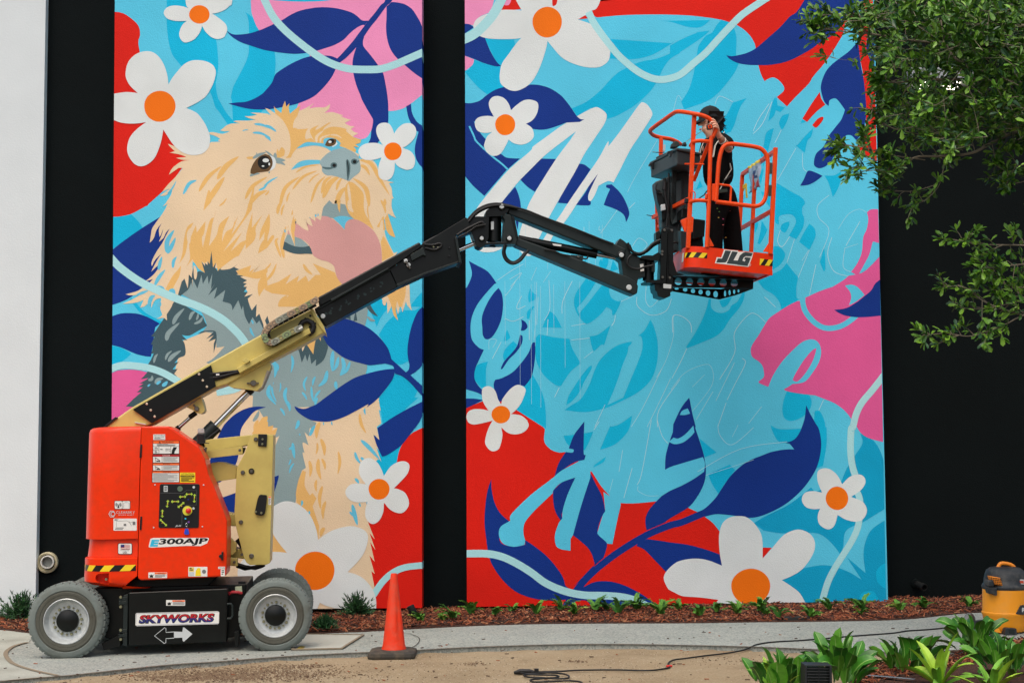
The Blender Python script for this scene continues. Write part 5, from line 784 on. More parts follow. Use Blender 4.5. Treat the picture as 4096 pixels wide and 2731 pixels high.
PM("H: 1775,798! 1790,788! 1850,795! 1852,820! 1838,940! 1832,970! 1815,990! 1790,992! 1745,982! 1732,960! 1740,930! 1762,830!", .372, .40, 'strobe_bracket', KST, 0.006)
for x, y in ((1745, 955), (1798, 966)): bolt('H', x, y, .371, .010, GLD)
sticker([('r', WST, 'H', 1866, 806, 1893, 888, 2), ('r', OST, 'H', 1868, 808, 1891, 820), ('l', GRY, 'H', 1870, 826, 1889, 884, 6)], LIFT, .398)
mb = MB()
for k in range(5): mb.tube([MACH.P(*S('H', x, y), .5+.03*k) for x, y in ((1560, 1460+4*k), (1640, 1485+5*k), (1740, 1500-k*3), (1800, 1480-k*3), (1830, 1465))], .016)
part(mb, 'hose_bundle', RUB, sm=50, kind='stuff')
# beacon
PM("H: 1182,200! 1245,200! 1256,290! 1180,292!", .30, .36, 'beacon', KST, 0.006)
BX("H: 1165,286! 1285,290! 1280,298! 1165,294!", .27, .40, 'beacon_shelf', KST, 0.002)
PM("H: 1184,160! 1190,150! 1240,150! 1246,162! 1248,198! 1183,198!", .305, .355, 'beacon_lens', mat('clear lens', (225, 228, 226), .12, trans=.6), 0.006)
BX("H: 1240,360! 1258,330! 1275,340! 1250,425! 1232,430! 1228,400!", .34, .36, 'beacon_bracket', BLT, 0.002)
mb = MB(); mb.tube([MACH.P(*S('H', x, y), .33) for x, y in ((1215, 300), (1205, 330), (1235, 350), (1215, 370))], .008); part(mb, 'cable', RUB, sm=40)
# main boom -------------------------------------------------------------------
boom = BX("B: 20,1090! 185,965! 330,862! 1000,478! 1690,96! M: 520,938! 645,1128! 440,1240! 160,1385! B: 1330,618! 1200,660! 540,1035! 330,1100!", .46, .76, 'main_boom', BEI, 0.012)
BX("B: 10,1085! 160,958! 188,968! 60,1068!", .445, .47, 'boom_end_cover', KST, .003)
BX("B: 1160,418! 1212,640! 540,1026! 342,881!", .435, .455, 'boom_cover_plate', BK, .004)
for x, y in ((1036, 513), (1076, 578), (1118, 644), (490, 823), (531, 888), (572, 955)): bolt('B', x, y, .434, .010, mat('pale screw', (210, 196, 170), .4, metal=.5), h=.006, name='screw')
BX("B: 1430,450! 2185,32! 2205,82! 1460,502!", .40, .46, 'cable_tray', BEI, .004)
BX("B: 1460,500! 2210,82! 2214,94! 1466,512!", .42, .459, 'tray_lip', BEI, .002)
BX("B: 1480,372! 1528,340! 1570,372! 1528,402!", .375, .41, 'tray_tab', BEI, .003)
BX("B: 1325,612! 1745,375! 1778,400! 1788,440! 1690,640! 1642,684! 1600,680! 1380,652! 1340,632!", .48, .72, 'lift_lug', BEI, .008)
BX("B: 1745,470! 1770,480! 1698,650! 1645,690! 1690,640!", .47, .73, 'lift_lug', mat('grey lug edge', (150, 142, 124), .5), .004)
bolt('B', 1604, 607, .48, .026, BLT, h=.02, n=20, name='pin')
mb = MB(); mb.tube([MACH.P(*S('B', 1535, 608), .465), MACH.P(*S('B', 1660, 607), .465)], .007); part(mb, 'pin_keeper', BLT, sm=40)
lug = PM("B: 905,858! 1042,768! 1062,770 1090,870 1085,905 1052,925 1010,917 990,900!", .50, .70, 'boom_lug', BEI, .006)
bolt('B', 1012, 873, .50, .020, BLT, h=.02, n=20, name='pin')
mb = MB(); mb.tube([MACH.P(*S('B', 978, 828), .49), MACH.P(*S('B', 1028, 898), .49)], .007); part(mb, 'pin_keeper', BLT, sm=40)
# hoses into the boom
mb = MB()
for k in range(7): mb.tube([MACH.P(*S('B', x, y), .50+.025*(k % 3)) for x, y in ((390+14*k, 930+k*9), (380+14*k, 980), (376+15*k, 1030), (374+16*k, 1065))], .012)
for k in range(4): mb.tube(smooth3 if False else [MACH.P(*S('B', x, y), .445+.008*(k % 2)) for x, y in ((1150, 508+22*k), (1220, 506+20*k), (1300, 495+17*k), (1380, 486+10*k), (1450, 478+7*k), (1500, 470+4*k))], .011)
part(mb, 'hose_bundle', RUB, sm=50, kind='stuff')
BX("B: 1212,510! 1248,508! 1248,524! 1214,527!", .43, .44, 'hose_tag', WST, .001)
BX("B: 362,1012! 480,1032! 478,1042! 362,1022!", .44, .6, 'hose_guide', LGR, .002)
def rod(a, b, r, w_, name, m): mb = MB(); mb.tube([MACH.P(*S(*a), w_), MACH.P(*S(*b), w_)], r, 16); return part(mb, name, m, sm=40)
rod(('B', 1570, 680), ('B', 1205, 1055), .028, .60, 'lift_cylinder_rod', CHR); rod(('B', 1585, 668), ('B', 1545, 708), .034, .60, 'lift_cylinder_eye', BK)
rod(('B', 1212, 1048), ('B', 1000, 1262), .062, .60, 'lift_cylinder', BK2); rod(('B', 1255, 1090), ('B', 1060, 1240), .018, .55, 'cylinder_pipe', BK)
rod(('B', 955, 955), ('B', 780, 1110), .016, .60, 'level_cylinder_rod', CHR); rod(('B', 1005, 915), ('B', 935, 965), .022, .60, 'level_cylinder_eye', BK); rod(('B', 830, 1068), ('B', 760, 1120), .024, .60, 'level_cylinder', BK)
# end collar of the outer boom
PM("M: 514,935! 530,925! 548,940! 572,990! 590,1010! 630,1075! 656,1148! 640,1132! 612,1100! 560,1020! 540,985!", .44, .78, 'boom_collar', BEI, .004)
for x, y in ((516, 990), (474, 1014), (557, 1055), (512, 1085)): bolt('M', x, y, .46, .010, BK)
for x, y in ((572, 1150), (605, 1130)): BX(f"M: {x-14},{y-10}! {x+12},{y-18}! {x+14},{y}! {x-10},{y+12}!", .5, .7, 'wear_pad', BK, .002)
mb = MB(); mb.tube([MACH.P(*S('M', x, y), .438) for x, y in ((430, 1080), (450, 1045), (490, 1030), (530, 1050), (545, 1085), (535, 1120), (510, 1140), (480, 1150))], [.024]*8, 12); part(mb, 'cable_loop', RUB, sm=50)
# energy chain: links one by one
ZN = [mat('zinc plate yellow', (168, 160, 104), .45, metal=.3, var=.2, vscale=30), mat('zinc plate green', (140, 158, 112), .45, metal=.3, var=.2, vscale=30), mat('zinc plate pink', (170, 144, 116), .45, metal=.3, var=.2, vscale=30), mat('zinc plate grey', (150, 154, 136), .45, metal=.3, var=.2, vscale=30)]
cp = smooth(parse("M: 575,845 520,880 430,930 330,980 240,1030 160,1085 120,1140 135,1200 190,1222 260,1180 350,1130 440,1090"), False, 8)
cd = [0]
for p, q in zip(cp, cp[1:]): cd.append(cd[-1]+math.dist(p, q))
nl = 17; cen = []
for k in range(nl+1):
    s_ = cd[-1]*k/nl
    j = max(i for i in range(len(cd)) if cd[i] <= s_+1e-6); j = min(j, len(cp)-2); t = (s_-cd[j])/(cd[j+1]-cd[j]); cen.append((cp[j][0]+(cp[j+1][0]-cp[j][0])*t, cp[j][1]+(cp[j+1][1]-cp[j][1])*t))
for k in range(nl):
    a, b = cen[k], cen[k+1]; wv = .345 + .006*(k % 2); dx, dy = b[0]-a[0], b[1]-a[1]; L_ = math.hypot(dx, dy); ux_, uy_ = dx/L_, dy/L_; hh = 12.0
    poly = [(a[0]+ux_*u*L_-uy_*v*hh, a[1]+uy_*u*L_+ux_*v*hh) for u, v in ((-.18, -.5), (0, -1), (1.0, -1), (1.2, -.5), (1.2, .5), (1.0, 1), (0, 1), (-.18, .5))]
    mb = MB(); mb.prism(MACH, poly, wv, wv+.006); lk = mb.build('chain_link', random.choice(ZN), LIFT, bev=.001, seg=1)
    mb = MB(); c0 = ((a[0]+b[0])/2, (a[1]+b[1])/2); P0 = MACH.P(*c0, wv); mb.lathe([(.018, .001), (.018, -.003), (.014, -.003), (.013, .001)], P0, (0, 1, 0), 16)
    for sx_ in (-.45, .45): mb.lathe([(0, -.003), (.005, -.003), (.005, .001)], P0+Vector((sx_*.04, 0, sx_*.02)), (0, 1, 0), 8)
    mb.build('link_pins', BLT, lk, sm=30, kind='stuff')
mb = MB(); mb.prism(MACH, strip([((p[0]), (p[1])) for p in cp], 21), .36, .44); part(mb, 'chain_hoses', RUB, 0)
BX("M: 150,1110! 175,1085! 560,885! 570,905! 185,1105! 165,1135! 180,1175! 150,1160!", .40, .45, 'chain_guide', KST, .002)
for x, y in ((200, 1092), (243, 1070), (286, 1047), (330, 1024), (373, 1001), (417, 978), (460, 955), (503, 932), (170, 1120)): bolt('M', x, y, .40, .005, WST, h=.003, name='rivet')
BX("M: 413,1095! 446,1078! 452,1092! 420,1110!", .335, .35, 'chain_tag', WST, .001)
# inner booms
BX("M: 580,832! 1448,358! 1470,395! 1195,585! 590,905!", .43, .56, 'cable_carrier', BK, .012)
BX("M: 690,850! 1180,578! 1186,590! 700,865!", .415, .43, 'carrier_lip', BK2, .002)
BX("M: 548,930! 1190,560! 1268,742! 645,1084!", .47, .74, 'mid_boom', BK, .012)
BX("M: 585,915! 1195,585! 1200,600! 590,930!", .45, .47, 'boom_rib', BK2, .003)
BX("M: 1185,570! 1250,560! 1460,385! 1850,148! 1900,260! 1762,300! 1800,525! 1500,632! 1265,740! 1228,660!", .46, .75, 'fly_boom', BK, .010)
BX("M: 1250,722! 1500,618! 1790,520! 1800,530! 1500,634! 1268,742!", .45, .46, 'boom_rib', BK2, .002)
BX("M: 1752,318! 1772,312! 1812,540! 1788,532!", .42, .78, 'boom_flange', BK2, .003)
bolt('M', 624, 994, .47, .020, LGR, h=.012, n=20, name='pin'); 
for x, y in ((1332, 522), (1356, 558)): bolt('M', x, y, .46, .018, LGR, h=.03, n=16, name='pin')
mb = MB(); mb.tube([MACH.P(*S('M', x, y), .43) for x, y in ((1332, 522), (1350, 550), (1370, 586))], .008); part(mb, 'pin_keeper', BLT, sm=40)
for x, y in ((1460, 426), (1400, 460), (1607, 408), (1570, 402), (1706, 410), (1703, 480)): bolt('M', x, y, .455, .009, GLD if x < 1650 else KST, h=.008)
BX("M: 1370,470! 1480,405! 1505,480! 1480,470! 1385,520!", .43, .46, 'hose_clamp_plate', BK2, .003)
rod(('M', 1790, 425), ('M', 1930, 368), .020, .60, 'elbow_cylinder_rod', CHR)
# worn letters on the mid boom: faint residue
WORN = mat('worn letter residue', (40, 56, 56), .6, spec=.3)
mb = MB(); rr = random.Random(4)
for x, y in ((1130, 720), (1045, 760), (970, 800), (915, 835), (840, 870), (760, 920), (700, 950), (655, 970)):
    for q in range(5):
        cx = x+rr.uniform(-22, 22); cy = y+rr.uniform(-22, 22); mb.flat(MACH, [S('M', cx+rr.uniform(4, 14)*math.cos(a), cy+rr.uniform(4, 12)*math.sin(a)) for a in [k*1.05 for k in range(6)]], .469-.0003*q)
mb.build('letter_residue', WORN, LIFT, kind='stuff')
# elbow rotator ---------------------------------------------------------------
PM("l: 90,850! 180,815! 310,822! 305,1050! 285,1090 255,1135 215,1150 175,1130! 95,905!", .50, .70, 'elbow_bracket', BK, .006)
p = MACH.P(*S('l', 368, 800), .60); q = MACH.P(*S('l', 365, 1090), .60); mb = MB(); mb.tube([p, q], .062, 24); part(mb, 'elbow_rotator', BK, sm=40)
BX("l: 275,820! 275,798! 480,790! 480,812!", .5, .7, 'rotator_plate', BK, .004); BX("l: 270,1118! 275,1095! 520,1088! 520,1112!", .5, .7, 'rotator_plate', BK, .004)
rod(('l', 350, 1090), ('l', 347, 1145), .026, .6, 'rotator_bolt', BK)
PM("l: 275,795! 285,750 350,718 420,682 480,680 545,712! 505,775! 470,795!", .50, .70, 'elbow_head', BK, .006)
PM("l: 440,785! 545,800! 622,1045! 600,1112! 470,1112! 462,1062! 478,860!", .50, .70, 'elbow_link', BK2, .006)
BX("l: 545,812! 580,818! 624,1042! 604,1048!", .49, .5, 'link_edge', BK, .002)
for x, y, r in ((447, 712, .034), (527, 1052, .030), (232, 1052, .028), (1725, 1230, .034)):
    bolt('l', x, y, .50, r, BK, h=.018, n=20, name='pin'); bolt('l', x, y, .482, r*.62, LGR, h=.012, name='bolt')
BX("l: 332,872! 362,868! 362,955! 332,960!", .53, .536, 'data_plate', LGR, .001)
BX("l: 520,715! 690,752! 1660,1112! 1775,1165! 1755,1290! 1640,1240! 515,790!", .52, .70, 'upper_jib_arm', BK2, .010)
BX("l: 690,748! 1200,935! 1660,1118! 1640,1142! 1180,975! 720,800!", .55, .67, 'jib_channel', BK, .004)
BX("l: 540,1078! 560,1040! 620,1045! n: 1800,-35! 1872,10! 1905,60! 1895,140! 1860,158! 1780,128! l: 600,1125!", .52, .70, 'lower_jib_arm', BK2, .010)
bolt('n', 1805, 80, .52, .024, LGR, h=.016, n=20, name='pin')
rod(('l', 770, 1088), ('l', 1462, 1225), .036, .60, 'jib_cylinder', BK); rod(('l', 1462, 1225), ('l', 1660, 1262), .017, .60, 'jib_cylinder_rod', CHR)
rod(('l', 620, 1052), ('l', 780, 1085), .03, .60, 'jib_cylinder_eye', BK); BX("l: 985,1105! 1085,1118! 1082,1138! 1000,1128!", .55, .56, 'cylinder_label', WST, .001)
BX("l: 1185,1225! 1320,1240! 1315,1285! 1190,1265!", .53, .6, 'valve_block', BK2, .004); bolt('l', 1262, 1247, .53, .012)
PM("l: 1638,1180! 1700,1065 1720,1058 1762,1085! 1822,1145! 1822,1200! 1975,1285! 1978,1460! 1905,1475! n: 1890,50! 1870,150! 1800,120! 1745,-40! l: 1722,1290! 1660,1245!", .53, .69, 'jib_end_bracket', BK2, .008)
BX("l: 1924,1328! 1960,1320! 1968,1400! 1930,1405!", .522, .53, 'data_plate', WST, .001)
def hose(pts, r, name='hose'):
    ps = []
    for a, b in zip(*(lambda z: (z, z))(pts)): ps.append(a)
    sp = []
    for i in range(len(ps)-1):
        p0 = ps[max(0, i-1)]; p1 = ps[i]; p2 = ps[i+1]; p3 = ps[min(len(ps)-1, i+2)]
        for k in range(5):
            t = k/5; sp.append(tuple(.5*(2*p1[j]+(-p0[j]+p2[j])*t+(2*p0[j]-5*p1[j]+4*p2[j]-p3[j])*t*t+(-p0[j]+3*p1[j]-3*p2[j]+p3[j])*t**3) for j in range(3)))
    sp.append(ps[-1]); mb = MB(); mb.tube([MACH.P(x, y, w_) for x, y, w_ in sp], r, 8); return part(mb, name, RUB, sm=60)
def h(fr, pts, r, w_=.48): hose([(*S(fr, x, y), w_) for x, y in pts], r)
for dy, dw in ((0, 0), (12, .02), (24, -.01), (36, .03)):
    h('M', [(1480, 372+dy*.8), (1600, 310+dy), (1720, 262+dy), (1800, 230+dy), (1870, 160+dy), (1930, 95+dy*.8), (2010, 50+dy*.7), (2100, 32+dy*.6), (2200, 45+dy*.3), (2290, 70)], .011, .49+dw)
h('M', [(1770, 300), (1850, 250), (1920, 215), (1975, 190), (2000, 200)], .012, .46); h('M', [(1780, 320), (1860, 280), (1930, 230), (1990, 215), (2015, 212)], .010, .46)
h('M', [(1490, 380), (1560, 385), (1620, 372), (1640, 390), (1600, 420), (1560, 425), (1500, 410)], .009, .44)
h('l', [(480, 1120), (462, 1200), (490, 1280), (560, 1320), (640, 1290), (700, 1215), (730, 1180)], .013, .5); h('l', [(495, 1120), (478, 1200), (505, 1270), (565, 1305), (630, 1275), (690, 1205)], .010, .52)
h('l', [(545, 712), (700, 750), (900, 830), (1200, 940), (1500, 1060), (1640, 1110)], .009, .50)
h('l', [(1790, 1100), (1830, 1180), (1900, 1215), (1980, 1190), (2060, 1110), (2140, 1068)], .013, .5); h('l', [(1810, 1120), (1850, 1200), (1920, 1230), (2000, 1190), (2070, 1130), (2140, 1095)], .010, .52)
h('l', [(1835, 1225), (1795, 1270), (1790, 1330), (1830, 1365), (1900, 1380), (1980, 1355), (2060, 1340)], .010, .48)
h('l', [(900, 1170), (1000, 1185), (1080, 1220), (1180, 1240)], .008, .5); h('l', [(1310, 1265), (1350, 1270), (1365, 1250), (1360, 1235)], .007, .5)
# platform rotator and support
rod(('l', 2015, 1240), ('l', 2012, 1505), .050, .60, 'platform_rotator', BK)
PM("l: 1930,1265! 1945,1240 2000,1232 2050,1238! 2120,1200! 2140,1210! 2130,1290! 2040,1285!", .48, .72, 'rotator_plate', BK, .005)
BX("l: 1985,1500! 2150,1490! 2160,1530! 1990,1525!", .48, .72, 'rotator_plate', BK, .005); rod(('l', 1995, 1520), ('l', 1995, 1545), .022, .6, 'rotator_bolt', BK)
BX("K2: 235,1195! 262,1195! 262,1280! 232,1280!", .5, .56, 'rotator_motor', BK2, .004)
BX("K2: 318,900! 372,895! 355,1420! 300,1420!", .50, .62, 'platform_mast', BK, .005); BX("K2: 372,895! 425,905! 415,1450! 355,1440!", .56, .75, 'platform_mast', BK, .005)
for x, y in ((342, 917), (406, 918), (322, 1103), (320, 1128), (326, 1327), (388, 1330)): bolt('K2', x, y, .498, .012, BLT)
PM("K2: 255,1385! 280,1370! 330,1380! 415,1400! 418,1445! 395,1460! 392,1490 340,1508! 285,1490! 278,1455! 262,1440!", .50, .70, 'rotator_gearbox', BK, .008)
BX("K2: 336,1382! 405,1390! 402,1424! 334,1420!", .494, .50, 'data_plate', LGR, .001)
BX("K2: 268,935! 300,915! 312,960! 300,1000! 270,1000!", .52, .62, 'cable_gland', BK, .005)
# ------------------------------------------------------------------ work basket
WN = .35
def KP(x, y, w_=WN): return MACH.P(*S('K', x, y), w_)
def PP(x, y, w_=.8): return MACH.P(*S('P', x, y), w_)
Or = KP(1027, 1337); Ol = KP(430, 1276); ex = (Ol-Or).normalized(); ey = Vector((0, 1, 0)); ez = ey.cross(ex)
if ez.z < 0: ez = -ez
def BB(u, v, h_): return Or+ex*u+ey*v+ez*h_
Wd = (Ol-Or).length+.06; Dp = 1.15; TH = .182
def plan_b(ins=0, n=6):
    r = .13; pts = [(ins, Dp-ins), (ins, ins)]
    for k in range(n+1):
        a = R(90*k/n); pts.append((Wd-r+(r-ins)*math.sin(a), r-(r-ins)*math.cos(a)))
    pts.append((Wd-ins, Dp-ins)); return pts
bsk = MB(); po = plan_b(0); pi_ = plan_b(.012); n = len(po)
for pl, flip in ((po, 0), (pi_, 1)):
    o = len(bsk.v); bsk.v += [tuple(BB(u, v, 0)) for u, v in pl]+[tuple(BB(u, v, TH)) for u, v in pl]
    for k in range(n): bsk.f.append((o+k, o+(k+1) % n, o+n+(k+1) % n, o+n+k)); bsk.mi.append(0)
for k in range(n): bsk.f.append((n+k, n+(k+1) % n, 3*n+(k+1) % n, 3*n+k)); bsk.mi.append(0)
for k in range(n): bsk.f.append((k, (k+1) % n, 2*n+(k+1) % n, 2*n+k)); bsk.mi.append(0)
BKT = bsk.build('basket', ORG, LIFT, sm=40)
fl = MB(); pf = plan_b(.013); o = 0; nf = len(pf)
fl.v = [tuple(BB(u, v, .012)) for u, v in pf]+[tuple(BB(u, v, .03)) for u, v in pf]
fl.f = [tuple(range(nf)), tuple(range(nf, 2*nf))]+[(k, (k+1) % nf, nf+(k+1) % nf, nf+k) for k in range(nf)]; fl.mi = [0]*len(fl.f)
fl.build('basket_floor', ORG, BKT)
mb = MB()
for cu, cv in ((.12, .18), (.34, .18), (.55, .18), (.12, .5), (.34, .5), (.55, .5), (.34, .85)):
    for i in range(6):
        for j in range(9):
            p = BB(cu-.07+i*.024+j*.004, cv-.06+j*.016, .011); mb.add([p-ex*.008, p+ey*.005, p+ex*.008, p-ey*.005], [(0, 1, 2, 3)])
mb.build('floor_daylight_marks', mat('daylight through floor mesh', (214, 150, 120), .8), BKT, kind='stuff')  # solid pale diamonds; daylight through the mesh is painted as their colour
for txt in ("K: 1000,1300! 1033,1302! 1033,1340! 1000,1338!",):
    mb = MB(); mb.prism(MACH, [(p[0], p[1]) for p in parse(txt)], WN-.006, WN+.02); mb.build('corner_plate', ORG, BKT, bev=.002)
def rail(pts, r=.0185, n=10, name='rail', m=None, parent=None):
    mb = MB(); mb.tube(pts, r, n); return mb.build(name, m or ORG2, parent or BKT, sm=50)
def crv(pts, sub=6):
    out = []
    for i in range(len(pts)-1):
        p0 = Vector(pts[max(0, i-1)]); p1 = Vector(pts[i]); p2 = Vector(pts[i+1]); p3 = Vector(pts[min(len(pts)-1, i+2)])
        for k in range(sub):
            t = k/sub; out.append(.5*(2*p1+(-p0+p2)*t+(2*p0-5*p1+4*p2-p3)*t*t+(-p0+3*p1-3*p2+p3)*t**3))
    out.append(Vector(pts[-1])); return out
def post(a, b, wd=.036, name='post', m=None, parent=None):
    mb = MB(); mb.bar(a, b, wd, wd, up=Vector((0, 1, 0))); return mb.build(name, m or ORG2, parent or BKT, bev=.004)
post(KP(1055, 366), KP(1016, 1180)); RT = KP(1055, 390); RM = KP(1034, 845)
post(RT, RT+ey*1.13, .034, 'side_rail'); post(RM, RM+ey*1.13, .034, 'side_rail')
fb = KP(1016, 1180)+ey*.66; ft = RT+ey*.66-ez*.02; post(ft, fb, .034)
fb2 = KP(1016, 1180)+ey*1.13; post(RT+ey*1.13, fb2, .034)
rail(crv([KP(*q) for q in ((600, 776), (612, 600), (622, 480), (640, 395), (665, 352), (710, 337), (800, 345), (900, 360), (950, 378), (984, 420), (997, 480), (992, 600), (984, 720), (962, 780), (910, 812), (800, 803), (600, 778))]), .0185, 10, 'gate')
gate = [o for o in BKT.children if o.name.startswith('gate')][0]
def KX(txt, w0, w1, name, m, bev=.003, parent=None):
    mb = MB(); mb.prism(MACH, [(p[0], p[1]) for p in parse(txt)], w0, w1); return mb.build(name, m, parent or BKT, bev=bev)
KX("K: 570,640! 615,642! 608,772! 566,768!", WN, WN+.01, 'gate_plate', ORG2, parent=gate)
rail([KP(612, 645), KP(700, 655), KP(716, 668), KP(709, 785)], .010, 8, 'gate_handle', parent=gate)
for y in (480, 650):
    KX(f"K: 1008,{y}! 1020,{y}! 1016,{y+86}! 1002,{y+86}!", WN-.01, WN+.0, 'gate_hinge', BLT, .001); KX(f"K: 1021,{y}! 1032,{y}! 1028,{y+86}! 1017,{y+86}!", WN-.012, WN-.002, 'gate_hinge', BLT, .001)
rail(crv([KP(530, 1125), KP(545, 800), KP(560, 330), KP(575, 285), KP(592, 245), KP(600, 215), KP(585, 180), KP(550, 145), KP(500, 121), KP(430, 106, WN+.02), KP(320, 90, .5), KP(275, 103, .6), KP(200, 155, .8), KP(120, 213, 1.0), KP(96, 242, 1.1), KP(125, 272, 1.2), KP(180, 288, 1.25), KP(250, 300, 1.3), KP(300, 320, 1.35), KP(330, 340, 1.4)], 5), .0185, 10, 'top_rail')
post(KP(434, 118, .40), KP(386, 1135, .42)); 
rail(crv([KP(405, 350, .46), KP(425, 325, .39), KP(470, 313, .355), KP(548, 318, .35)]), .0165, 10); rail(crv([KP(392, 795, .46), KP(412, 778, .39), KP(460, 768, .355), KP(535, 772, .35)]), .0165, 10)
rail([KP(300, 490, .75), KP(400, 490, .45), KP(508, 491, .36)], .008, 8)
post(KP(545, 335, .38), KP(430, 620, .55), .03); post(KP(388, 762, .42), KP(120, 898, 1.42), .036, 'side_rail'); KX("K: 368,750! 392,752! 390,785! 368,782!", .40, .46, 'rail_cap', KST)
post(KP(180, 292, 1.2), KP(178, 425, 1.2), .034); post(KP(148, 720, 1.42), KP(152, 1010, 1.45), .034); post(KP(152, 900, 1.42), KP(190, 1010, 1.3), .02); rail([KP(160, 965, 1.3), KP(200, 970, 1.0)], .014)
rail(crv([KP(405, 745, .36), KP(405, 710, .34), KP(425, 698, .33), KP(440, 715, .33), KP(438, 755, .34)]), .005, 8, 'hook')
KX("K: 330,920! 385,895! 372,1010! 360,1005!", .44, .47, 'gusset', ORG2); KX("K: 412,892! 430,895! 422,1010! 402,1012!", .40, .44, 'gusset', ORG2); KX("K: 545,1035! 586,1118! 540,1122!", .36, .38, 'gusset', ORG2)
KX("K: 1005,1090! 1008,1165! 960,1160!", .36, .37, 'gusset', ORG2); KX("K: 520,720! 535,715! 532,755! 518,755!", .33, .35, 'latch', ORG2)
for x, y in ((545, 600), (570, 340), (1030, 1060), (830, 770)): pass
# prints on the toe board
wz = WN-.0022
sticker([('p', WST, [S('K', *q) for q in ((662, 1143), (768, 1152), (772, 1160), (800, 1160), (886, 1166), (876, 1208), (848, 1276), (750, 1266), (592, 1248), (606, 1202), (640, 1204))]),
         ('p', DGP, [S('K', *q) for q in ((672, 1150), (716, 1155), (684, 1232), (672, 1243), (602, 1243), (614, 1211), (646, 1213))]), ('p', DGP, [S('K', *q) for q in ((724, 1157), (768, 1162), (734, 1226), (772, 1229), (762, 1258), (682, 1250))]),
         ('p', DGP, [S('K', *q) for q in ((808, 1168), (826, 1163), (882, 1170), (870, 1196), (828, 1194), (810, 1206), (802, 1228), (818, 1236), (828, 1222), (816, 1219), (824, 1202), (866, 1206), (842, 1270), (764, 1260), (758, 1248), (782, 1190))]), ('p', WST, strip([S('K', 856+11*math.cos(a), 1259+11*math.sin(a)) for a in [k*.7 for k in range(10)]], 1.0)), ('t', WST, 'K', 'R', 852, 1253, 861, 1265)], BKT, wz, 'lettering')
def toe(s_, h_, off=.002):       # s_ = distance along the outline from the right end of the front face
    arc = .13*math.pi/2; L1 = Wd-.13
    if s_ < L1: return BB(s_, -off, h_)
    if s_ < L1+arc: a = (s_-L1)/.13; return BB(Wd-.13+(.13+off)*math.sin(a), .13-(.13+off)*math.cos(a), h_)
    return BB(Wd+off, .13+(s_-L1-arc), h_)
def hz(s0, s1, h0, h1, name):
    mb = MB(); nb = max(1, round((s1-s0)/.042)); d = (s1-s0)/nb
    for k in range(-1, nb+1):
        for j in range(4):
            q = []
            for ss, hh, sk in ((k*d+d*j/4, h0, .03), (k*d+d*(j+1)/4, h0, .03), (k*d+d*(j+1)/4, h1, 0), (k*d+d*j/4, h1, 0)): q.append(toe(max(s0, min(s1, s0+ss+sk)), hh))
            mb.add(q, [(0, 1, 2, 3)], k % 2)
    mb.build(name, [YST, KST], BKT)
hz(.0, .115, .075, .13, 'hazard_stripe'); hz(Wd-.13-.04, Wd+.06, .085, .13, 'hazard_stripe')
mb = MB(); mb.add([toe(Wd+.10, .06), toe(Wd+.17, .06), toe(Wd+.17, .14), toe(Wd+.10, .14)], [(0, 1, 2, 3)]); mb.build('sticker', WST, BKT)
# perforated support frame below the basket
def holed(pts, holes, w0, w1, name, m, tilt=None):
    """plate between two pixel ends with round holes; tilt gives the depth of left and right ends"""
    loops = [[Vector((x, y, 0)) for x, y in pts]]
    for hx, hy, rx, ry in holes: loops.append([Vector((hx+rx*math.cos(a), hy+ry*math.sin(a), 0)) for a in [k*math.pi/7 for k in range(14)]][::-1])
    tris = tessellate_polygon(loops); allp = [p for l in loops for p in l]; x0 = min(p.x for p in allp); x1 = max(p.x for p in allp)
    mb = MB(); N_ = len(allp); a = [MACH.P(*S('K', p.x, p.y), w0+(w1-w0)*(p.x-x0)/(x1-x0)) for p in allp]
    mb.v = [tuple(p) for p in a]+[tuple(p+Vector((0, .008, 0))) for p in a]; mb.f = [tuple(t) for t in tris]+[tuple(N_+k for k in t) for t in tris]; k0 = 0
    for l in loops:
        n_ = len(l); mb.f += [(k0+k, k0+(k+1) % n_, N_+k0+(k+1) % n_, N_+k0+k) for k in range(n_)]; k0 += n_
    mb.mi = [0]*len(mb.f); return mb.build(name, m, LIFT)
holed([(262, 1352), (888, 1366), (884, 1442), (262, 1432)], [(312, 1388, 28, 27), (398, 1390, 28, 27), (484, 1392, 28, 27), (570, 1396, 28, 27), (655, 1400, 28, 27), (740, 1402, 28, 27)], .78, .82, 'support_beam', BK)
holed([(262, 1434), (640, 1445), (628, 1526), (262, 1462)], [(300, 1443, 16, 8), (365, 1450, 17, 15), (425, 1460, 17, 17), (483, 1468, 17, 19), (540, 1476, 18, 21), (598, 1485, 18, 25)], 1.05, 1.35, 'support_beam', BK)
holed([(640, 1445), (886, 1400), (884, 1444), (760, 1490), (628, 1526)], [(670, 1480, 9, 24), (705, 1473, 9, 22), (740, 1466, 9, 17), (773, 1460, 8, 12), (808, 1420, 7, 16), (843, 1415, 8, 19)], 1.36, .95, 'support_beam', BK)
KX("K: 262,1345! 900,1362! 940,1350! 905,1375! 262,1356!", .74, 1.1, 'support_plate', BK); KX("K: 240,1170! 262,1190! 300,1320! 360,1335! 262,1350! 240,1330!", .55, .62, 'basket_mount', BK)
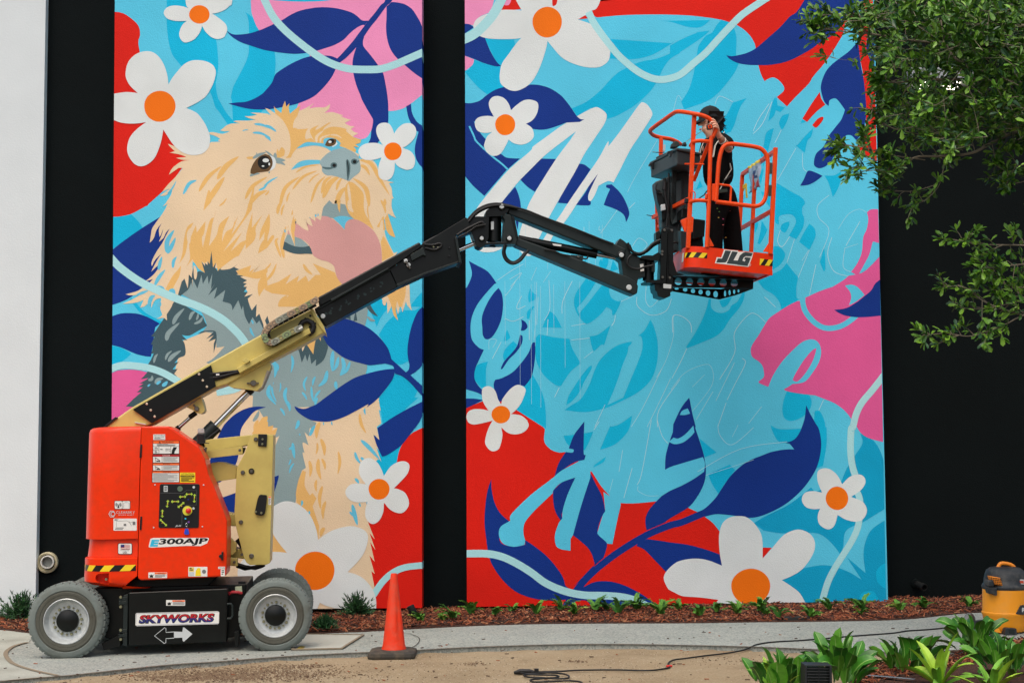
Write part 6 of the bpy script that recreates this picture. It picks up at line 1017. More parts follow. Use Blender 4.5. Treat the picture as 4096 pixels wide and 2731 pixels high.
# control console ----------------------------------------------------------------
A_ = KP(300, 388, .50); B2 = KP(100, 492, 1.25); C_ = KP(482, 425, .68); dz = Vector((0, 0, 1))
def boxq(A0, B0, C0, dn, up, name, m, bev=.008, grow=0.0, parent=None):
    c = (B0+C0)/2; D0 = B0+C0-A0; P_ = [A0, B0, D0, C0]; P_ = [p+(p-c).normalized()*grow for p in P_]
    mb = MB(); mb.v = [tuple(p-dz*dn) for p in P_]+[tuple(p+dz*up) for p in P_]; mb.f = [(0, 1, 2, 3), (4, 5, 6, 7)]+[(k, (k+1) % 4, 4+(k+1) % 4, 4+k) for k in range(4)]; mb.mi = [0]*6
    return mb.build(name, m, parent or LIFT, bev=bev, seg=3)
CON = boxq(A_, B2, C_, .125, 0, 'control_console', DGP, .012); boxq(A_, B2, C_, .0, .022, 'console_lid', DGP, .01, .018, CON); boxq(A_*.8+B2*.1+C_*.1, B2*.8+A_*.2, C_*.8+A_*.2, -.02, .045, 'lid_top', DGP, .015, 0, CON)
PM("K: 262,360! 270,325! 290,312! 315,318! 330,345! 300,362!", .8, .9, 'joystick_boot', mat('boot rubber', (40, 52, 48), .7), .01); PM("K: 345,345! 352,322! 372,322! 380,350!", .62, .68, 'joystick_boot', DGP, .006)
for x, y in ((110, 500), (250, 405)): BX(f"K: {x-20},{y-12}! {x+20},{y-22}! {x+22},{y+2}! {x+8},{y+30}! {x-4},{y+26}! {x-4},{y+4}! {x-20},{y+2}!", .55 if x > 200 else 1.15, .6 if x > 200 else 1.2, 'lid_clip', KST, .002)
BX("K2: 262,495! 560,380! 560,640! 550,800! 490,900! 478,1095! 400,1110! 400,905! 322,895! 318,780! 292,680! 266,560!", .85, 1.0, 'console_column', DGP, .012)
BX("K2: 400,500! 500,470! 500,640! 520,760! 505,830! 410,870! 400,800! 395,600!", .80, .85, 'column_cover', DGP, .012)
BX("K2: 268,560! 300,560! 345,650! 350,820! 322,830! 318,760! 285,670!", .80, .85, 'console_side', BK, .005)
BX("K2: 300,560! 400,560! 410,900! 330,900! 345,700!", .86, .9, 'console_bracket', BK, .005)
BX("K: 270,510! 300,500! 300,880! 262,950! 250,900!", .8, .84, 'console_bracket', BK2, .005)
BX("K: 340,830! 380,820! 395,870! 392,900! 335,905!", .6, .8, 'foot_switch_box', BK, .008); BX("K: 425,905! 520,918! 512,1045! 420,1070!", .7, 1.0, 'tool_tray', BK, .008)
BX("K: 395,1070! 500,1040! 505,1120! 395,1130!", .8, 1.1, 'tool_tray', BK, .006)
for pts, r in (([(205, 600), (215, 650), (210, 720), (225, 800), (232, 860)], .014), ([(235, 600), (238, 700), (232, 800), (225, 970)], .009), ([(210, 630), (205, 690)], .022), ([(150, 640), (140, 680), (160, 710), (190, 715)], .006), ([(270, 1090), (300, 1090), (325, 1120), (320, 1170)], .010), ([(320, 950), (312, 1000), (322, 1050)], .006), ([(240, 560), (236, 720), (240, 900), (243, 1000)], .008)):
    hose([(*S('K', *q), .78) for q in pts], r)
rail([KP(115, 398, 1.0), KP(150, 402, .98), KP(185, 405, 1.0), KP(205, 400, 1.05)], .004, 6, 'cable_tie', KST, LIFT); rail([KP(72, 880, 1.3), KP(100, 886, 1.35), KP(122, 888, 1.38)], .004, 6, 'cable_tie', KST, LIFT)
BX("K: 180,800! 212,795! 216,840! 184,848!", .74, .78, 'junction_box', LGR, .004); BX("K: 200,340! 215,345! 212,385! 202,400! 196,380!", 1.1, 1.12, 'bracket', LGR, .002)
bx_ = boxq(KP(330, 1000, .62), KP(290, 1000, .9), KP(400, 1010, .7), .2, .0, 'motor_cover', DGP, .01)
# plastic bag with yellow tape on the side rail (hangs there: a thing of its own)
bag = MB(); rr = random.Random(9); nb_ = 10
def bagp(u, t): p = RT+ey*(.44+.34*u)+Vector((-.022, 0, 0.01)); return p - dz*(.245*t) + Vector((.012*math.sin(u*17+t*6)+rr.uniform(-.006, .006), 0, 0))
for j in range(nb_+1):
    for i in range(nb_+1): bag.v.append(tuple(bagp(i/nb_, j/nb_+(.04*math.sin(i*2) if j == nb_ else 0))))
for j in range(nb_):
    for i in range(nb_): a = j*(nb_+1)+i; bag.f.append((a, a+1, a+nb_+2, a+nb_+1)); bag.mi.append(1 if j == 0 else (2 if (i, j) in ((4, 3), (4, 4), (5, 3), (3, 5), (4, 5), (5, 6)) else (3 if i in (2,) and j > 5 else 0)))
bg = bag.build('plastic_bag', [mat('milky plastic', (170, 190, 214), .3, spec=.6, var=.15, vscale=25), mat('yellow tape', (222, 200, 60), .5), mat('bag print blue', (60, 80, 130), .5), mat('bag print red', (200, 70, 80), .5)], sm=60)
s_ = bg.modifiers.new('s', 'SOLIDIFY'); s_.thickness = .003; bg.parent = None; bg.matrix_world = MM
tag(bg, 'crumpled clear plastic bag taped with yellow tape to the basket side rail', 'plastic bag')
mb = MB(); mb.tube([KP(828, 640, .95), KP(832, 700, .94), KP(836, 748, .94)], [.012, .008, .01], 6); mb.tube([KP(815, 650, .93), KP(812, 680, .93), KP(814, 695, .93)], [.014, .01, .003], 6); tp = mb.build('tape_end', MATS['yellow tape'], None); tp.parent = bg
# ------------------------------------------------------------------ person
def skin(name, J, E, m, parent, sub=2, root=0):
    me = bpy.data.meshes.new(name); me.from_pydata([tuple(j[0]) for j in J], E, []); o = bpy.data.objects.new(name, me); COL.objects.link(o)
    sk_ = o.modifiers.new('skin', 'SKIN'); sk_.use_smooth_shade = True
    for k, v in enumerate(me.skin_vertices[0].data):
        r_ = J[k][1]; v.radius = (r_, r_) if not isinstance(r_, tuple) else r_; v.use_root = (k == root)
    ss = o.modifiers.new('sub', 'SUBSURF'); ss.levels = sub; ss.render_levels = sub
    dg = bpy.context.evaluated_depsgraph_get(); nm_ = bpy.data.meshes.new_from_object(o.evaluated_get(dg)); bpy.data.objects.remove(o)
    nm_.materials.clear(); nm_.materials.append(m); nm_.shade_smooth(); o = bpy.data.objects.new(name, nm_); COL.objects.link(o); o.parent = parent; return o
SKN = mat('skin', (232, 178, 150), .55, spec=.35, var=.06, vscale=20); TAT = mat('tattooed skin', (178, 142, 118), .55, spec=.35, var=.35, vscale=60, dirt=(60, 66, 64), dscale=50, dfac=.5)
CLO = mat('black cotton', (14, 15, 16), .9, spec=.15, bump=.4, bscale=60, var=.2, vscale=9); CLO2 = mat('black work trousers', (10, 10, 11), .9, spec=.12, bump=.5, bscale=40, var=.2, vscale=7)
HAR = mat('brown black hair', (20, 16, 15), .6, spec=.3); CAPM = mat('charcoal cap', (34, 38, 40), .85, spec=.2, var=.12, vscale=25, bump=.3)
PER = thing('person', 'person in black clothes and cap standing in the orange basket, hand on the rail', 'person', MM)
J = [(KP(640, 700, .85), .085), (KP(622, 560, .85), .07), (KP(588, 420, .84), .075), (PP(430, 640, .84), .05), (PP(400, 560, .83), .045), (PP(385, 470, .82), .062), (PP(395, 330, .82), .075), (PP(400, 230, .82), .062),
     (PP(300, 455, .82), .038), (PP(262, 478, .82), .018), (PP(245, 385, .82), .014), (PP(200, 400, .82), .008),
     (PP(600, 640, .74), .055), (PP(665, 690, .64), .043), (PP(700, 785, .56), .036), (PP(640, 700, .50), .034), (PP(560, 600, .43), .028), (PP(515, 530, .40), .022), (PP(500, 470, .385), .022),
     (KP(520, 360, .98), .05), (KP(490, 430, 1.04), .04), (KP(470, 480, .95), .034), (KP(430, 400, .8), .024),
     (KP(618, 830, .80), .085), (KP(610, 1000, .78), .06), (KP(600, 1270, .78), .045), (KP(575, 1285, .76), .035),
     (KP(690, 830, .95), .085), (KP(720, 1000, .98), .06), (KP(745, 1270, .98), .045), (KP(722, 1288, .96), .035)]
E = [(0, 1), (1, 2), (2, 3), (3, 4), (4, 5), (5, 6), (6, 7), (5, 8), (8, 9), (6, 10), (10, 11), (2, 12), (12, 13), (13, 14), (14, 15), (15, 16), (16, 17), (17, 18), (2, 19), (19, 20), (20, 21), (21, 22), (0, 23), (23, 24), (24, 25), (25, 26), (0, 27), (27, 28), (28, 29), (29, 30)]
# fingers of the gripping hand curl round the post from behind
fing = [((500, 385), (460, 318), (415, 296), .37), ((512, 405), (455, 345), (398, 352), .36), ((520, 425), (468, 378), (415, 400), .35), ((522, 450), (475, 415), (432, 430), .35)]
for a, b, c, ww_ in fing:
    k = len(J); J += [(PP(*a, ww_), .0105), (PP(*b, ww_-.035), .0095), (PP(*c, ww_-.04), .008)]; E += [(18, k), (k, k+1), (k+1, k+2)]
k = len(J); J += [(PP(478, 500, .40), .011), (PP(445, 470, .395), .009), (PP(425, 440, .385), .008)]; E += [(17, k), (k, k+1), (k+1, k+2)]
body = skin('body', J, E, SKN, PER, 2)
TA = skin('forearm_tattoo', [(PP(703, 788, .558), .0385), (PP(640, 700, .50), .0365), (PP(560, 600, .43), .031), (PP(530, 558, .41), .0255)], [(0, 1), (1, 2), (2, 3)], TAT, PER)
skin('shirt', [(KP(632, 690, .85), .145), (KP(612, 530, .85), .155), (KP(588, 400, .84), .15), (PP(470, 640, .84), .085), (PP(590, 620, .74), .075), (PP(670, 670, .65), .064), (PP(705, 770, .57), .058), (KP(525, 355, .98), .07), (KP(495, 430, 1.03), .058)], [(0, 1), (1, 2), (2, 3), (2, 4), (4, 5), (5, 6), (2, 7), (7, 8)], CLO, PER)
skin('trousers', [(KP(640, 700, .86), .14), (KP(632, 620, .85), .13), (KP(608, 830, .80), .10), (KP(592, 1000, .78), .082), (KP(585, 1260, .78), .076), (KP(690, 830, .95), .11), (KP(722, 1000, .97), .09), (KP(742, 1260, .98), .092)], [(0, 1), (0, 2), (2, 3), (3, 4), (0, 5), (5, 6), (6, 7)], CLO2, PER)
for x, y, ww_ in ((590, 1300, .76), (745, 1302, .96)):
    mb = MB(); c = KP(x, y, ww_); mb.lathe([(0, .13), (.035, .12), (.048, .06), (.045, -.06), (.03, -.1), (0, -.11)], c, (-1, 0, 0), 16); mb.build('boot', CLO2, PER, sm=60)
# cap, brim, hair, face
hc = PP(398, 290, .82); hr = .098
mb = MB()
for j in range(7):
    e = R(-8+98*j/6)
    for k in range(24):
        a = 2*math.pi*k/24; mb.v.append(tuple(hc+Vector((1.08*hr*math.cos(a)*math.cos(e), .92*hr*math.sin(a)*math.cos(e), 1.05*hr*math.sin(e)+.012))))
for j in range(6):
    for k in range(24): mb.f.append((j*24+k, j*24+(k+1) % 24, (j+1)*24+(k+1) % 24, (j+1)*24+k)); mb.mi.append(0)
cap = mb.build('cap', CAPM, PER, sm=60)
mb = MB(); top = []
for k in range(9):
    a = R(180-55+110*k/8); top.append(hc+Vector((.095*math.cos(a), .08*math.sin(a), .0))); top.append(hc+Vector((.148*math.cos(a)*(.8+.2*abs(math.cos(a))), .078*math.sin(a), -.040)))
mb.v = [tuple(p) for p in top]+[tuple(p-dz*.006) for p in top]; o = len(top)
for k in range(8): a = 2*k; mb.f += [(a, a+1, a+3, a+2), (o+a, o+a+2, o+a+3, o+a+1), (a+1, o+a+1, o+a+3, a+3)]
mb.mi = [0]*len(mb.f); mb.build('cap_brim', CAPM, cap, sm=50)
mb = MB(); mb.lathe([(0, .008), (.008, .005), (.01, 0)], hc+Vector((0, 0, 1.05*hr+.01)), (0, 0, 1), 10); mb.build('cap_button', CAPM, cap, sm=50)
skin('hair', [(PP(440, 275, .82), .072), (PP(500, 330, .82), .060), (PP(530, 410, .82), .042), (PP(545, 470, .82), .028), (PP(575, 505, .82), .010), (PP(590, 320, .80), .018), (PP(640, 330, .79), .004), (PP(600, 380, .8), .012), (PP(585, 440, .80), .010), (PP(600, 470, .79), .004), (PP(480, 300, .755), .03)], [(0, 1), (1, 2), (2, 3), (3, 4), (1, 5), (5, 6), (1, 7), (7, 8), (8, 9), (0, 10)], HAR, PER)
rr = random.Random(2)
for q in range(14):
    a = PP(560+rr.uniform(-20, 20), 300+rr.uniform(-20, 160), .80); b = a+Vector((rr.uniform(.02, .06), 0, rr.uniform(-.05, .02))); mb = MB(); mb.tube([a, (a+b)/2+Vector((0, 0, .006)), b], [.008, .005, .001], 5); mb.build('hair_lock', HAR, PER, sm=60)
mb = MB(); mb.box(PP(258, 335, .765), (.022, .004, .006)); mb.build('eye', mat('dark eye', (30, 22, 20), .4), PER); mb = MB(); mb.box(PP(248, 318, .762), (.03, .004, .005), Matrix.Rotation(.15, 3, 'Y')); mb.build('eyebrow', HAR, PER)
mb = MB(); mb.lathe([(0, .006), (.01, .002), (.012, -.004)], PP(236, 462, .79), (-1, -.4, 0), 10); mb.build('lips', mat('lips', (176, 100, 92), .5), PER, sm=60); mb = MB(); mb.lathe([(0, -.012), (.012, -.01), (.016, 0)], PP(415, 375, .752), (0, 1, 0), 12); mb.build('ear', SKN, PER, sm=60)
def band(pts, wd, m, name, th=.006):
    mb = MB(); P_ = pts
    for a, b in zip(P_, P_[1:]): mb.bar(a, b, th, wd, up=Vector((0, 1, 0)))
    return mb.build(name, m, PER, bev=.002)
HS = mat('cream webbing strap', (206, 204, 192), .8, var=.1, vscale=30)
band([PP(600, 520, .76), PP(540, 610, .70), PP(470, 720, .69), PP(440, 900, .69)], .05, HS, 'harness_strap'); band([PP(700, 1000, .72), PP(725, 1090, .71), PP(620, 1260, .69), PP(540, 1420, .69), PP(500, 1540, .69)], .034, HS, 'harness_strap')
band([PP(300, 640, .74), PP(250, 760, .74), PP(240, 830, .75)], .02, HS, 'harness_strap'); band([PP(590, 1290, .67), PP(715, 1190, .67)], .034, KST, 'harness_buckle', .012); band([PP(520, 1435, .66), PP(660, 1420, .66)], .03, mat('green pouch', (46, 58, 50), .8), 'harness_pouch', .03)
band([PP(200, 1560, .66), PP(300, 1490, .66), PP(340, 1430, .68)], .03, KST, 'lanyard', .01)
mb = MB(); c = PP(585, 640, .455); d_ = (PP(560, 600, .43)-PP(640, 700, .50)).normalized(); mb.lathe([(.032, -.005), (.036, 0), (.032, .005)], c, d_, 20); mb.build('bracelet', WST, PER, sm=60)
for col_, q in (((80, 120, 40), (610, 830, .66)), ((70, 120, 40), (625, 855, .66)), ((190, 70, 120), (655, 910, .68)), ((200, 100, 100), (655, 955, .69)), ((180, 150, 60), (675, 1052, .86)), ((200, 190, 180), (708, 848, .82)), ((180, 150, 160), (620, 900, .66))):
    p = KP(*q); mb = MB(); mb.flat(MACH, ell(*S('K', q[0], q[1]), 3.2, 2.0, 8, .2), q[2]); mb.build('paint_spot', mat('paint spot %d' % col_[0], col_, .7), PER)
# tape measure held in the hand: its own thing
tm = thing('tape_measure', 'orange and black tape measure held in the raised hand', 'tape measure', MM)
mb = MB(); mb.prism(MACH, [S('P', *q) for q in ((340, 392), (385, 372), (432, 385), (440, 440), (410, 462), (355, 462))], .30, .335); mb.build('case', KST, tm, bev=.004)
mb = MB(); mb.prism(MACH, [S('P', *q) for q in ((358, 400), (388, 385), (425, 394), (430, 436), (404, 450), (366, 448))], .294, .30); mb.build('case_cover', ORG2, tm, bev=.002); mb = MB(); mb.prism(MACH, [S('P', *q) for q in ((378, 405), (400, 402), (402, 432), (382, 434))], .290, .294); mb.build('case_badge', KST, tm)
mb = MB(); mb.bar(PP(345, 440, .32), PP(18, 655, .55), .004, .009, up=Vector((0, 1, 0))); mb.build('blade', mat('tape blade', (190, 170, 110), .4), tm)
# ------------------------------------------------------------------ wall fittings
pf = thing('pvc_pipe_stub', 'cut white pipe end with beige collar sticking out of the black wall', 'pipe')
PV = mat('pvc white', (205, 205, 198), .5, var=.06, vscale=8); PVB = mat('pvc beige glue', (176, 168, 136), .6, var=.15, vscale=12)
c = WORLD.P(*S('W', 323, 84), 15.14); mb = MB(); mb.lathe([(.103, .35), (.103, 0), (.092, -.006), (.082, 0), (.070, .03)], c, (0, 1, 0), 32); mb.build('collar', PVB, pf, sm=40)
c2 = WORLD.P(*S('W', 328, 80), 15.12); ax = Vector((.12, -1, .02)).normalized(); mb = MB(); mb.lathe([(.064, -.05), (.064, .03), (.055, .032), (.053, .03), (.053, -.1)], c2, ax, 28); mb.build('pipe', PV, pf, sm=40)
mb = MB(); mb.lathe([(0, 0), (.053, 0)], c2-ax*.02, ax, 24); mb.build('pipe_inside', mat('pipe grey', (120, 124, 120), .7), pf)
noz = thing('wall_outlet_nozzle', 'small black outlet elbow low on the black wall at the right', 'outlet')
c = WORLD.P(*S('W3', 1605, 228), 15.17); mb = MB(); mb.lathe([(.045, .02), (.045, -.03), (.03, -.035)], c, (0, 1, 0), 20); mb.build('flange', BLK, noz, sm=40)
ax = Vector((.35, -1, -.2)).normalized(); mb = MB(); mb.lathe([(.03, 0), (.032, .10), (.036, .10), (.036, .15), (.028, .151), (.026, .1)], c, ax, 20); mb.build('nozzle', mat('black pvc', (26, 28, 28), .45, spec=.4), noz, sm=40)
wl = thing('wall_light', 'lit pale box wall light behind the tree leaves, upper right', 'wall light')
lc = WORLD.P(*S('T', 1200, 710), 15.0); mb = MB(); mb.box(lc+Vector((0, 0, .03)), (.62, .34, .14)); mb.build('housing', mat('light housing grey', (150, 156, 160), .5), wl, bev=.006)
for dx in (-.14, .12): mb = MB(); mb.box(lc+Vector((dx, -.05, -.055)), (.11, .2, .04)); mb.build('lamp_lens', mat('lit lens', (255, 244, 220), .5, emit=6), wl)
# ------------------------------------------------------------------ traffic cone
cn = thing('traffic_cone', 'faded orange traffic cone on a dirty black square base between path and dirt', 'traffic cone')
bc = GP(*S('W2', 352, 722)); bz = bc.z-.01; RUBC = mat('dusty rubber base', (52, 50, 44), .85, var=.15, vscale=20, dirt=(110, 96, 76), dscale=12, dfac=.6)
mb = MB(); sz = .175; z0 = bz; ring = [(sz, .03), (.03, sz)]
def sq(s_, z, c_=.03): return [(x*s_, y*s_, z) for x, y in ((1, 1-c_*5), (1-c_*5, 1), (-1+c_*5, 1), (-1, 1-c_*5), (-1, -1+c_*5), (-1+c_*5, -1), (1-c_*5, -1), (1, -1+c_*5))]
rings = [sq(.178, 0), sq(.183, .02), sq(.178, .045), sq(.13, .06)]
for r_ in rings: mb.v += [(bc.x+x, bc.y+y, bz+z) for x, y, z in r_]
for j in range(3):
    for k in range(8): mb.f.append((j*8+k, j*8+(k+1) % 8, (j+1)*8+(k+1) % 8, (j+1)*8+k)); mb.mi.append(0)
mb.f += [tuple(range(8)), tuple(24+k for k in range(8))]; mb.mi += [0, 0]; mb.build('base', RUBC, cn, bev=.006)
cc = Vector((bc.x+.01, bc.y, bz)); mb = MB(); prof = [(.098, .05), (.094, .07), (.086, .10)]+[(.086-.060*(t/12), .10+.53*t/12) for t in range(1, 13)]+[(.022, .642), (.014, .642), (.014, .60)]
mb.lathe(prof, cc, (0, 0, 1), 40)
for i, v in enumerate(mb.v):      # dents and a crease down the right side
    hh = v[2]-bz; dx, dy = v[0]-cc.x, v[1]-cc.y; a = math.atan2(dy, dx); d = .012*math.exp(-((a+.9)/.25)**2)*math.exp(-((hh-.27)/.14)**2)
    s_ = 1-d/max(.01, math.hypot(dx, dy)); mb.v[i] = (cc.x+dx*s_, cc.y+dy*s_, v[2])
mb.build('cone_body', mat('faded orange cone', (224, 56, 22), .55, spec=.3, var=.07, vscale=9, dirt=(196, 92, 70), dscale=14, dfac=.6, bump=.2), cn, sm=60)
# ------------------------------------------------------------------ stake light in the mulch
sl = thing('stake_light', 'ribbed black spike spotlight leaning in the mulch right of the cone', 'garden light')
a = GP(*S('W2', 515, 498)); Yy = a.y; a.z += .03; b = WORLD.P(*S('W2', 472, 380), Yy); d_ = (b-a); L_ = d_.length; BKP = mat('black garden light', (26, 28, 28), .5, spec=.4)
mb = MB(); mb.lathe([(.004, -.05), (.010, .0), (.013, L_*.2), (.03, L_*.28), (.034, L_*.55), (.036, L_*.98), (.03, L_*1.0), (.028, L_*.95), (0, L_*.94)], a, d_, 20); mb.build('lamp_head', BKP, sl, sm=40)
for k in range(9): mb = MB(); h0 = L_*(.3+.05*k); mb.lathe([(.033, h0), (.038, h0+.002), (.038, h0+.005), (.033, h0+.007)], a, d_, 20); mb.build('cooling_rib', BKP, sl, sm=30)
# drain strip at the bed edge
mb = MB(); q = [GP(*S('W3', *p)) for p in ((690, 488), (870, 486), (875, 494), (695, 500))]; 
dr = sheet('drain_grate', q, mat('black drain', (34, 34, 32), .7), .045, .03); tag(dr, 'short black drain grate at the mulch edge right of centre', 'drain')
# yellow wedge by the wheel
q = [(*S('W', *p),) for p in ((2018, 690), (2060, 668), (2115, 680), (2110, 697))]; g0 = GP(*S('W', 2060, 694)); mb = MB(); pts = [WORLD.P(x, y, g0.y) for x, y in q]; mb.ext([(p.x, max(p.z, gz(p.x)+.012)) for p in pts], g0.y, g0.y+.12); o = mb.build('wheel_chock', mat('dirty yellow wedge', (150, 128, 40), .7, var=.2, vscale=20)); tag(o, 'small dirty yellow wedge lying by the right front tyre', 'wheel chock')
# ------------------------------------------------------------------ shop vacuum
VO = mat('vacuum amber plastic', (240, 156, 30), .45, spec=.4, var=.04, vscale=5, dirt=(190, 150, 96), dscale=9, dfac=.3); VB = mat('vacuum black plastic', (36, 42, 46), .5, spec=.4, var=.08, dirt=(110, 108, 100), dscale=12, dfac=.5); VH = mat('vacuum handle amber', (236, 140, 30), .4)
vb = GP(*S('W3', 2270, 585)); vc = Vector((WORLD.P(*S('W3', 2262, 500), vb.y).x, vb.y+.12, 0)); vr = (vc.x-WORLD.P(*S('W3', 2070, 430), vc.y).x)
vc.x += 0; k_ = 6095/vc.y
def vz(y): return WORLD.P(4000, 2200+y/1.7243, vc.y-.2).z
vac = thing('shop_vacuum', 'amber and black shop vacuum cut off by the right edge', 'vacuum cleaner')
zs = lambda y: vz(y)
mb = MB(); mb.lathe([(vr*.80, zs(572)), (vr*.86, zs(560)), (vr*.93, zs(520)), (vr*1.0, zs(462)), (vr*1.03, zs(455)), (vr*1.03, zs(442)), (vr*1.0, zs(436)), (vr*.985, zs(390)), (vr*.97, zs(268)), (vr*.95, zs(266))], (vc.x, vc.y, 0), (0, 0, 1), 56); drum = mb.build('drum', VO, vac, sm=35)
mb = MB(); mb.lathe([(vr*.96, zs(285)), (vr*1.0, zs(272)), (vr*1.01, zs(262)), (vr*.97, zs(248)), (vr*.92, zs(240)), (vr*.90, zs(210)), (vr*.86, zs(178)), (vr*.79, zs(150)), (vr*.64, zs(132)), (vr*.4, zs(124)), (0, zs(122))], (vc.x, vc.y, 0), (0, 0, 1), 56); lid_ = mb.build('motor_head', VB, vac, sm=40)
def vq(fr_pts, w0, w1, name, m, bev=.004, parent=vac): mb = MB(); mb.prism(WORLD, [S('W3', *p) for p in fr_pts], w0, w1); return mb.build(name, m, parent, bev=bev)
yf = vc.y-vr
mb = MB(); mb.tube(crv([WORLD.P(*S('W3', x, y), vc.y-.02) for x, y in ((2165, 135), (2178, 108), (2195, 90), (2240, 93), (2275, 108), (2295, 140))]), .016, 10); mb.build('handle', VH, vac, sm=50); vq([(2252, 115), (2290, 118), (2300, 138), (2262, 140)], vc.y-.05, vc.y+.02, 'handle_foot', VH)
vent = vq([(2120, 178), (2190, 190), (2205, 243), (2135, 232)], yf+.02, yf+.10, 'vent', VH)
for i in range(6):
    for j in range(4): vq([(2124+i*12+j*2, 186+j*12+i*1.5), (2132+i*12+j*2, 187+j*12+i*1.5), (2133+i*12+j*2, 194+j*12+i*1.5), (2125+i*12+j*2, 193+j*12+i*1.5)], yf+.0175, yf+.0205, 'vent_hole', KST, 0, vent)
vq([(2098, 252), (2165, 258), (2168, 312), (2150, 312), (2145, 300), (2112, 300), (2104, 280)], yf+.01, yf+.09, 'latch', VB); vq([(2100, 208), (2142, 205), (2148, 250), (2106, 250)], yf+.0, yf+.10, 'latch_knob', VB, .008)
vq([(2285, 158), (2310, 158), (2322, 188), (2300, 190)], yf+.05, yf+.13, 'switch', mat('vac red switch', (190, 90, 60), .5)); vq([(2298, 200), (2420, 205), (2440, 240), (2310, 232)], yf+.035, yf+.06, 'badge', LGR, .002); vq([(2312, 208), (2348, 210), (2352, 228), (2320, 226)], yf+.033, yf+.035, 'badge_print', mat('badge red', (190, 70, 40), .5), 0)
vq([(2292, 442), (2330, 380), (2352, 378), (2500, 380), (2500, 445)], yf-.003, yf+.03, 'name_badge', VB, .003)
mb = MB(); add_text(mb, WORLD, yf-.0045, 'RIDGID', *S('W3', 2338, 395), *S('W3', 2470, 425), bold=.03); mb.build('badge_lettering', LGR, vac)
vq([(2225, 540), (2235, 535), (2300, 538), (2310, 600), (2300, 606), (2218, 600)], yf-.03, yf+.10, 'caster', VB, .01); vq([(2250, 540), (2285, 542), (2288, 575), (2250, 572)], yf-.035, yf-.03, 'caster_fork', BK2, .002)
vq([(2098, 505), (2180, 540), (2200, 572), (2130, 560)], yf+.03, yf+.05, 'foot_flare', VO, .004)
wc = WORLD.P(*S('W3', 1975, 508), yf+.25); mb = MB(); mb.lathe([(0, -.025), (.05, -.024), (.085, -.02), (.09, -.012), (.09, .012), (.085, .02), (0, .025)], wc, (.75, -.6, 0), 28); mb.build('rear_wheel', mat('grey wheel plastic', (88, 96, 98), .6, var=.1, dirt=(140, 134, 120), dfac=.4), vac, sm=40)
mb = MB(); mb.bar(wc, (vc.x-vr*.8, vc.y+.02, wc.z+.02), .03, .05); mb.build('axle', VB, vac, bev=.004)
# ------------------------------------------------------------------ extension cord
cordp = [('W3', x, y) for x, y in ((1990, 545), (1935, 540), (1850, 545), (1700, 560), (1550, 570), (1450, 585), (1250, 600), (1100, 612), (950, 625), (800, 637), (650, 645), (530, 660), (420, 690), (300, 712), (150, 730), (0, 750))]+[('W2', x, y) for x, y in ((2300, 755), (2265, 768), (2250, 785), (2262, 802), (2240, 815), (2150, 828), (2050, 830), (1900, 826), (1700, 827), (1600, 830), (1500, 836), (1400, 838), (1310, 843))]
def gcurve(pts, dzf=.0, r=.0065, sub=6):
    g = [GP(*S(*p)) for p in pts]; g = crv(g, sub); out = []
    for p in g: out.append(Vector((p.x, p.y, gz(p.x)+(.018 if pin(pathxy, p.x, p.y) else .004)+dzf)))
    for _ in range(3): out = [out[0]]+[Vector((out[i].x, out[i].y, (out[i-1].z+2*out[i].z+out[i+1].z)/4)) for i in range(1, len(out)-1)]+[out[-1]]
    return out
cord = thing('extension_cord', 'long black extension cord running from the vacuum over path and dirt to a coil', 'cord')
mb = MB(); mb.tube(gcurve(cordp), .0062, 8); mb.build('cable', RUB, cord, sm=60)
cz = [('W2', x, y) for x, y in ((1235, 850), (1290, 858), (1400, 850), (1470, 852), (1530, 858), (1565, 872), (1555, 888), (1480, 890), (1380, 884), (1290, 880), (1255, 868), (1300, 862), (1400, 864), (1480, 868), (1490, 880), (1400, 888), (1320, 895), (1300, 905), (1340, 914), (1450, 910), (1560, 905), (1640, 912), (1660, 925))]
mb = MB(); mb.tube(gcurve(cz, .004), .0062, 8); mb.build('cable', RUB, cord, sm=60)
pz = GP(*S('W2', 1275, 842)); pz.z = gz(pz.x)+.0; mb = MB(); mb.tube([pz+Vector((-.09, 0, 0)), pz+Vector((-.05, 0, .008)), pz+Vector((.02, 0, .008)), pz+Vector((.06, 0, .004))], [.010, .020, .019, .010], 8); mb.box(pz+Vector((.07, 0, .014)), (.03, .03, .03)); mb.build('plug', RUB, cord, sm=40)
rz = GP(*S('W2', 2257, 803)); mb = MB(); mb.tube([Vector((rz.x-.02, rz.y, gz(rz.x)+.006)), Vector((rz.x+.02, rz.y+.01, gz(rz.x)+.006))], .009, 8); mb.build('red_tape', mat('red tape', (200, 40, 30), .5), cord, sm=50)
gline('bed_edging', "W3: 1230,892 1320,900 1470,912 1600,925", .04, mat('grey edging', (104, 116, 126), .6), .035, kind='structure')
